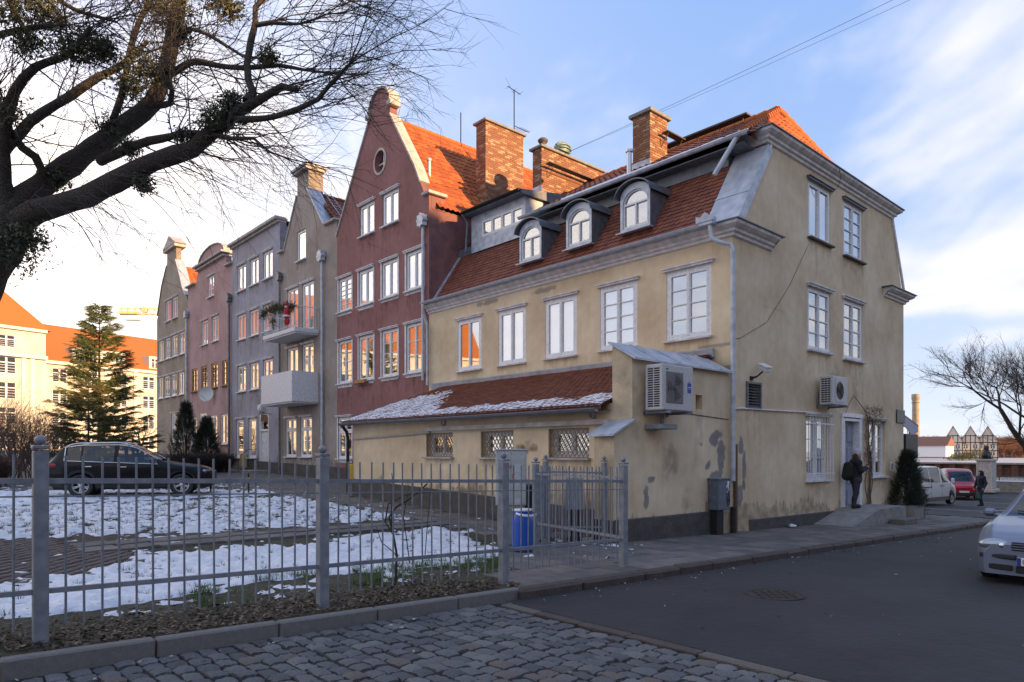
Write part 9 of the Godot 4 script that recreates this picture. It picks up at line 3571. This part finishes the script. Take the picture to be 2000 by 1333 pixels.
	# long whips that arch out over the right end and hang below the lowest limb
	for q in [[1250, 380, 9.9], [1300, 400, 9.9], [1350, 300, 10.0], [1400, 200, 10.2], [1450, 120, 10.3], [1350, 60, 10.4], [1200, 40, 10.8], [1480, 320, 9.6], [1420, 400, 9.5], [1500, 30, 10.5], [1300, 180, 10.5], [1540, 240, 9.8], [1380, 480, 9.5], [1280, 500, 9.6], [1150, 120, 10.6], [1250, 240, 10.6]]:
		for _rep in 2:
			twig(fine, zp(q[0] + r2(-40, 40), q[1] + r2(-30, 30), q[2]), (right + Vector3(r2(-0.5, 0.5), r2(-0.5, 0.7), r2(-0.5, 0.5))).normalized(), r2(0.9, 1.6), 0.008, 2, right * 0.4 + Vector3(0, r2(-0.4, 0.3), 0), 4)
	for _rep in 70:
		var x := r2(150, 1150)
		twig(fine, zp(x, lerpf(930, 520, x / 1150.0) + r2(0, 40), r2(10.0, 10.7)), (right * r2(0.4, 1.0) + Vector3(r2(-0.3, 0.3), r2(-0.7, 0.1), r2(-0.3, 0.3))).normalized(), r2(0.8, 1.7), 0.007, 2, Vector3(0, -0.45, 0) + right * 0.3, 3)
	# joints of side limbs are knobbly; the trunk carries a burr
	obj("trunk", trunk, M.bark, tree)
	obj("limbs", limb, M.bark, tree)
	obj("twigs", fine, M.twig, tree)
	var clumps := [[390, 190, 10.2, 95, 1], [300, 215, 10.0, 70, 1], [620, 295, 11.7, 80, 1], [560, 380, 11.7, 60, 0], [760, 60, 12.2, 90, 1], [770, 150, 12.2, 50, 0], [985, 490, 10.2, 70, 0], [930, 540, 10.25, 60, 0], [1010, 440, 10.2, 40, 0], [120, 180, 10.0, 60, 1], [60, 1085, 10.8, 95, 0], [130, 1030, 10.7, 60, 0], [40, 30, 9.9, 110, 1], [200, 40, 10.0, 80, 1], [1000, 40, 10.8, 50, 1], [940, -10, 11.5, 60, 1], [30, 480, 10.5, 70, 1], [560, 640, 11.0, 45, 0], [800, 590, 10.4, 40, 0], [480, 560, 11.6, 50, 0], [620, 800, 10.5, 40, 0], [250, 780, 11.2, 45, 0], [1160, 250, 10.8, 40, 1], [680, 20, 12.3, 60, 1], [450, 220, 10.3, 50, 1], [700, 320, 12.0, 50, 1]]
	var lv := []
	var tones := PackedColorArray()
	for c in clumps:
		var o := zp(c[0], c[1], c[2])
		var rr: float = c[3] / 2.2222 / 1340.0 * c[2]
		for k in int(800 * rr / 0.35):
			var v := Vector3(rng.randfn(0, 0.55), rng.randfn(0, 0.48), rng.randfn(0, 0.55)) * rr
			lv.append(Transform3D(Basis.from_euler(Vector3(r2(-3, 3), r2(-3, 3), r2(-3, 3))).scaled(Vector3.ONE * r2(0.7, 1.3)), o + v))
			tones.append(Color(0.1, 0.1, 0.03).lerp(Color(0.055, 0.05, 0.02), rng.randf()) if c[4] == 1 else Color(0.03, 0.036, 0.015).lerp(Color(0.05, 0.056, 0.022), rng.randf()))
	var lm := mat(lin(1, 1, 1), 0.55)
	lm.vertex_color_use_as_albedo = true
	many("mistletoe", leaf_mesh(), lm, lv, tree, tones)

func bare_tree(called: String, label: String, at: Vector3, tall: float, lean: Vector3, seed_: int, m: Material, spread := 0.75, depth := 5) -> void:
	var t := thing(called, label, "tree", at)
	var keep := rng.state
	rng.seed = seed_
	var big := MB.new()
	var fine := MB.new()
	grow(big, fine, Vector3.ZERO, (Vector3.UP + lean).normalized(), tall * 0.28, tall * 0.028, depth, spread, 0.012 if depth > 5 else 0.006)
	obj("trunk", big, m, t, Vector3.ZERO)
	obj("crown", fine, M.twig if m == M.bark else m, t, Vector3.ZERO)
	rng.state = keep

func grow(big: MB, fine: MB, p: Vector3, d: Vector3, len: float, r: float, level: int, spread: float, lo := 0.004) -> void:
	var pts := PackedVector3Array([p])
	var rad := PackedFloat32Array([r])
	var n := 4
	for k in n:
		d = (d + Vector3(r2(-1, 1), r2(-0.6, 0.9), r2(-1, 1)) * 0.16).normalized()
		p += d * len / n
		pts.append(p)
		rad.append(maxf(lo, r * (1.0 - 0.32 * (k + 1.0) / n)))
	if level > 2:
		big.tube(pts, rad, 8 if level > 3 else 6)
	else:
		fine.tube(pts, rad, 4, false)
	if level == 0:
		return
	if lo > 0.01 and level <= 2:
		for k in 5:
			twig(fine, pts[1 + k % n], (d + Vector3(r2(-1, 1), r2(-0.3, 0.8), r2(-1, 1)) * 0.6).normalized(), r2(0.9, 1.7), 0.014, 2, Vector3(0, 0.25, 0) - Vector3(0.742, 0, 0.67) * 0.12, 4)
		return
	var kids := 3 if level > 3 else (4 if level > 1 else 3)
	for k in kids:
		var at := n if k < 2 else 1 + rng.randi() % (n - 1)
		var a := TAU * k / kids + r2(-0.7, 0.7)
		var s := d.cross(Vector3(0.3, 0.2, 1)).normalized()
		var o := s * cos(a) + d.cross(s) * sin(a)
		grow(big, fine, pts[at], (d + o * r2(0.6, 1.1) * spread).normalized(), len * r2(0.62, 0.86), rad[at] * (0.7 if k < 2 else 0.5), level - 1, spread, lo)

func make_right_tree() -> void:
	var at := pix(2032, 885, 36)
	at.y = road_y(at.x, 0)
	bare_tree("riverside_tree", "broad bare tree at the riverside behind the silver hatchback", at, 11.0, Vector3(-0.24, 0, -0.22), 6, M.bark, 0.8, 6)

func fir(called: String, label: String, at: Vector3, tall: float, wide: float, clear: float, tone: Color, tone2: Color, seed_: int, sparse := 1.0) -> void:
	var t := thing(called, label, "tree", at)
	var keep := rng.state
	rng.seed = seed_
	var tr := MB.new()
	tr.rod(Vector3(0, -0.2, 0), Vector3(0, tall, 0), tall * 0.014, 8, 0.008)
	var br := MB.new()
	var sp := []
	var tones := PackedColorArray()
	var y := clear
	while y < tall - 0.15:
		var k := (tall - y) / (tall - clear)
		var reach := wide * pow(k, 0.85)
		var n := 7 if k > 0.25 else 5
		for b in n:
			if rng.randf() > sparse:
				continue
			var a := r2(0, TAU)
			var len := reach * r2(0.65, 1.12) + 0.08
			var o := Vector3(cos(a), 0, sin(a))
			var pts := PackedVector3Array()
			var rad := PackedFloat32Array()
			for q in 5:
				var s := q / 4.0
				pts.append(Vector3(0, y, 0) + o * len * s + Vector3(0, (0.28 - 0.55 * k) * len * s + 0.28 * len * s * s, 0))
				rad.append(lerpf(0.02, 0.004, s))
			br.tube(pts, rad, 4, false)
			var m := int(len * 20) + 3
			for q in m:
				var s := sqrt(r2(0.04, 1.0))
				var at4 := s * 3.999
				var p := pts[int(at4)].lerp(pts[int(at4) + 1], at4 - int(at4))
				var side := r2(-1.1, 1.1) * (1.0 if q < m - 2 else 0.1)
				var dirv := (o + o.cross(Vector3.UP) * side + Vector3(0, r2(-0.35, 0.3), 0)).normalized()
				var sc := r2(0.8, 1.35)
				var bz := dirv
				var bx := Vector3.UP.cross(bz).normalized()
				sp.append(Transform3D(Basis(bx, bz.cross(bx), bz).scaled(Vector3.ONE * sc), at + p))
				tones.append(tone.lerp(tone2, rng.randf()))
		y += r2(0.16, 0.26) * (0.6 + 0.6 * k)
	# leader
	for q in 10:
		sp.append(Transform3D(Basis.from_euler(Vector3(-1.2, r2(0, 6.28), 0)).scaled(Vector3.ONE * 0.5), at + Vector3(0, tall - r2(0.0, 0.8), 0)))
		tones.append(tone)
	obj("trunk", tr, M.bark, t, Vector3.ZERO)
	obj("branches", br, M.twig, t, Vector3.ZERO)
	var fm := mat(lin(1, 1, 1), 0.8)
	fm.vertex_color_use_as_albedo = true
	many("crown", sprig(), fm, sp, t, tones)
	rng.state = keep

func make_conifers() -> void:
	fir("fir_tree", "tall green fir tree standing behind the black parked car", gp(-7.4, -28.2), 8.05, 2.5, 0.4, Color(0.14, 0.16, 0.045), Color(0.07, 0.095, 0.032), 3)
	fir("pine_tree", "small yellowish pine with a bare pale trunk in front of the fir", gp(-8.5, -24.6), 4.1, 1.35, 1.5, Color(0.17, 0.14, 0.03), Color(0.1, 0.095, 0.03), 4, 0.75)
	for q in [[-2.3, -32.5, 3.5, 0.95, "taller dark thuja beside the steps of the pink house"], [-2.0, -30.0, 2.6, 0.8, "shorter dark thuja between taller thuja and blue-grey house"]]:
		var at := gp(q[0], q[1])
		var t := thing("thuja", q[4], "tree", at)
		var sp := []
		for k in 1900:
			var u := pow(rng.randf(), 0.75)
			var a := r2(0, TAU)
			var prof: float = q[3] * (1.0 - u) * (0.55 + 0.45 * minf(1.0, u * 6.0 + 0.5)) + 0.08
			var rad: float = prof * sqrt(r2(0.35, 1.0)) * (1.0 + 0.18 * sin(a * 5.0 + u * 9.0))
			sp.append(Transform3D(Basis.from_euler(Vector3(r2(-1.6, -0.5), -a + PI / 2, 0)).scaled(Vector3.ONE * r2(0.7, 1.1)), at + Vector3(cos(a) * rad, 0.1 + u * q[2], sin(a) * rad)))
		many("crown", sprig(), M.fir_dark, sp, t)
		var tr := MB.new()
		tr.rod(Vector3(0, -0.1, 0), Vector3(0, q[2] * 0.9, 0), 0.06, 6, 0.01)
		obj("trunk", tr, M.bark, t, Vector3.ZERO)

func make_shrubs() -> void:
	# bare hedges and shrubs on the left
	var spots := [[18, 26.0, 3.4, "twig_red"], [52, 27.0, 3.2, "twig_red"], [88, 28.0, 2.7, "twig_red"], [8, 33.0, 5.2, "twig_warm"], [40, 34.0, 5.4, "twig_warm"], [78, 36.0, 4.6, "twig_warm"], [-25, 25.0, 4.4, "twig_red"], [105, 31.0, 3.6, "twig_red"]]
	var words := ["low reddish bare shrub at the yard's left edge", "reddish bare shrub left of the fir, next to the hedge", "small reddish bare shrub touching the fir's lower boughs", "tall pale bare shrub in front of the cream wing", "tall pale bare shrub beside the pilasters of the cream wing", "pale bare shrub between cream wing and fir", "bushy reddish bare shrub partly outside the yard view", "reddish bare shrub just behind the fir's left boughs"]
	for k in spots.size():
		var q: Array = spots[k]
		var at := pix(q[0], 885, q[1])
		at.y = ground(at.x, at.z)
		var t := thing("bare_shrub", words[k], "shrub", at)
		var b := MB.new()
		var f := MB.new()
		var n := 9
		for s in n:
			var a := TAU * s / n + r2(-0.3, 0.3)
			var d := Vector3(cos(a) * 0.4, 1.0, sin(a) * 0.4).normalized()
			grow(b, f, Vector3(cos(a), 0, sin(a)) * r2(0.05, 0.5), d, q[2] * r2(0.24, 0.36), 0.026, 3, 0.75)
		obj("stems", b, M[q[3]], t, Vector3.ZERO)
		obj("twigs", f, M[q[3]], t, Vector3.ZERO)
	for q in [[[-16.5, -19.8], [-11.8, -21.2], 1.15, "low clipped bare hedge behind the black car's tail", "twig_red"], [[-4.4, -27.2], [-1.4, -28.6], 1.05, "low brown clipped hedge below the thujas", "twig"]]:
		var a := gp(q[0][0], q[0][1])
		var e := gp(q[1][0], q[1][1])
		var h := thing("clipped_hedge", q[3], "hedge", (a + e) / 2)
		var list := []
		for k in int(a.distance_to(e) * 46):
			var p := a.lerp(e, rng.randf()) + Vector3(r2(-0.3, 0.3), 0, r2(-0.3, 0.3))
			list.append(Transform3D(Basis(Vector3.UP, r2(0, 6.28)).scaled(Vector3(1, r2(0.75, 1.0), 1) * q[2]), p))
		many("twigs", brush_mesh(), M[q[4]], list, h)
		var s := MB.new()
		for k in 12:
			var p := a.lerp(e, k / 11.0)
			s.rod(p - Vector3(0, 0.05, 0), p + Vector3(0, 0.8, 0), 0.02, 5)
		obj("stems", s, M[q[4]], h)
	var at2 := pix(272, 885, 42)
	at2.y = ground(at2.x, at2.z)
	bare_tree("pollard_tree", "short pruned bare tree before the sunlit cream building", at2, 4.6, Vector3(0.18, 0, 0.12), 12, M.twig_warm, 1.0, 4)
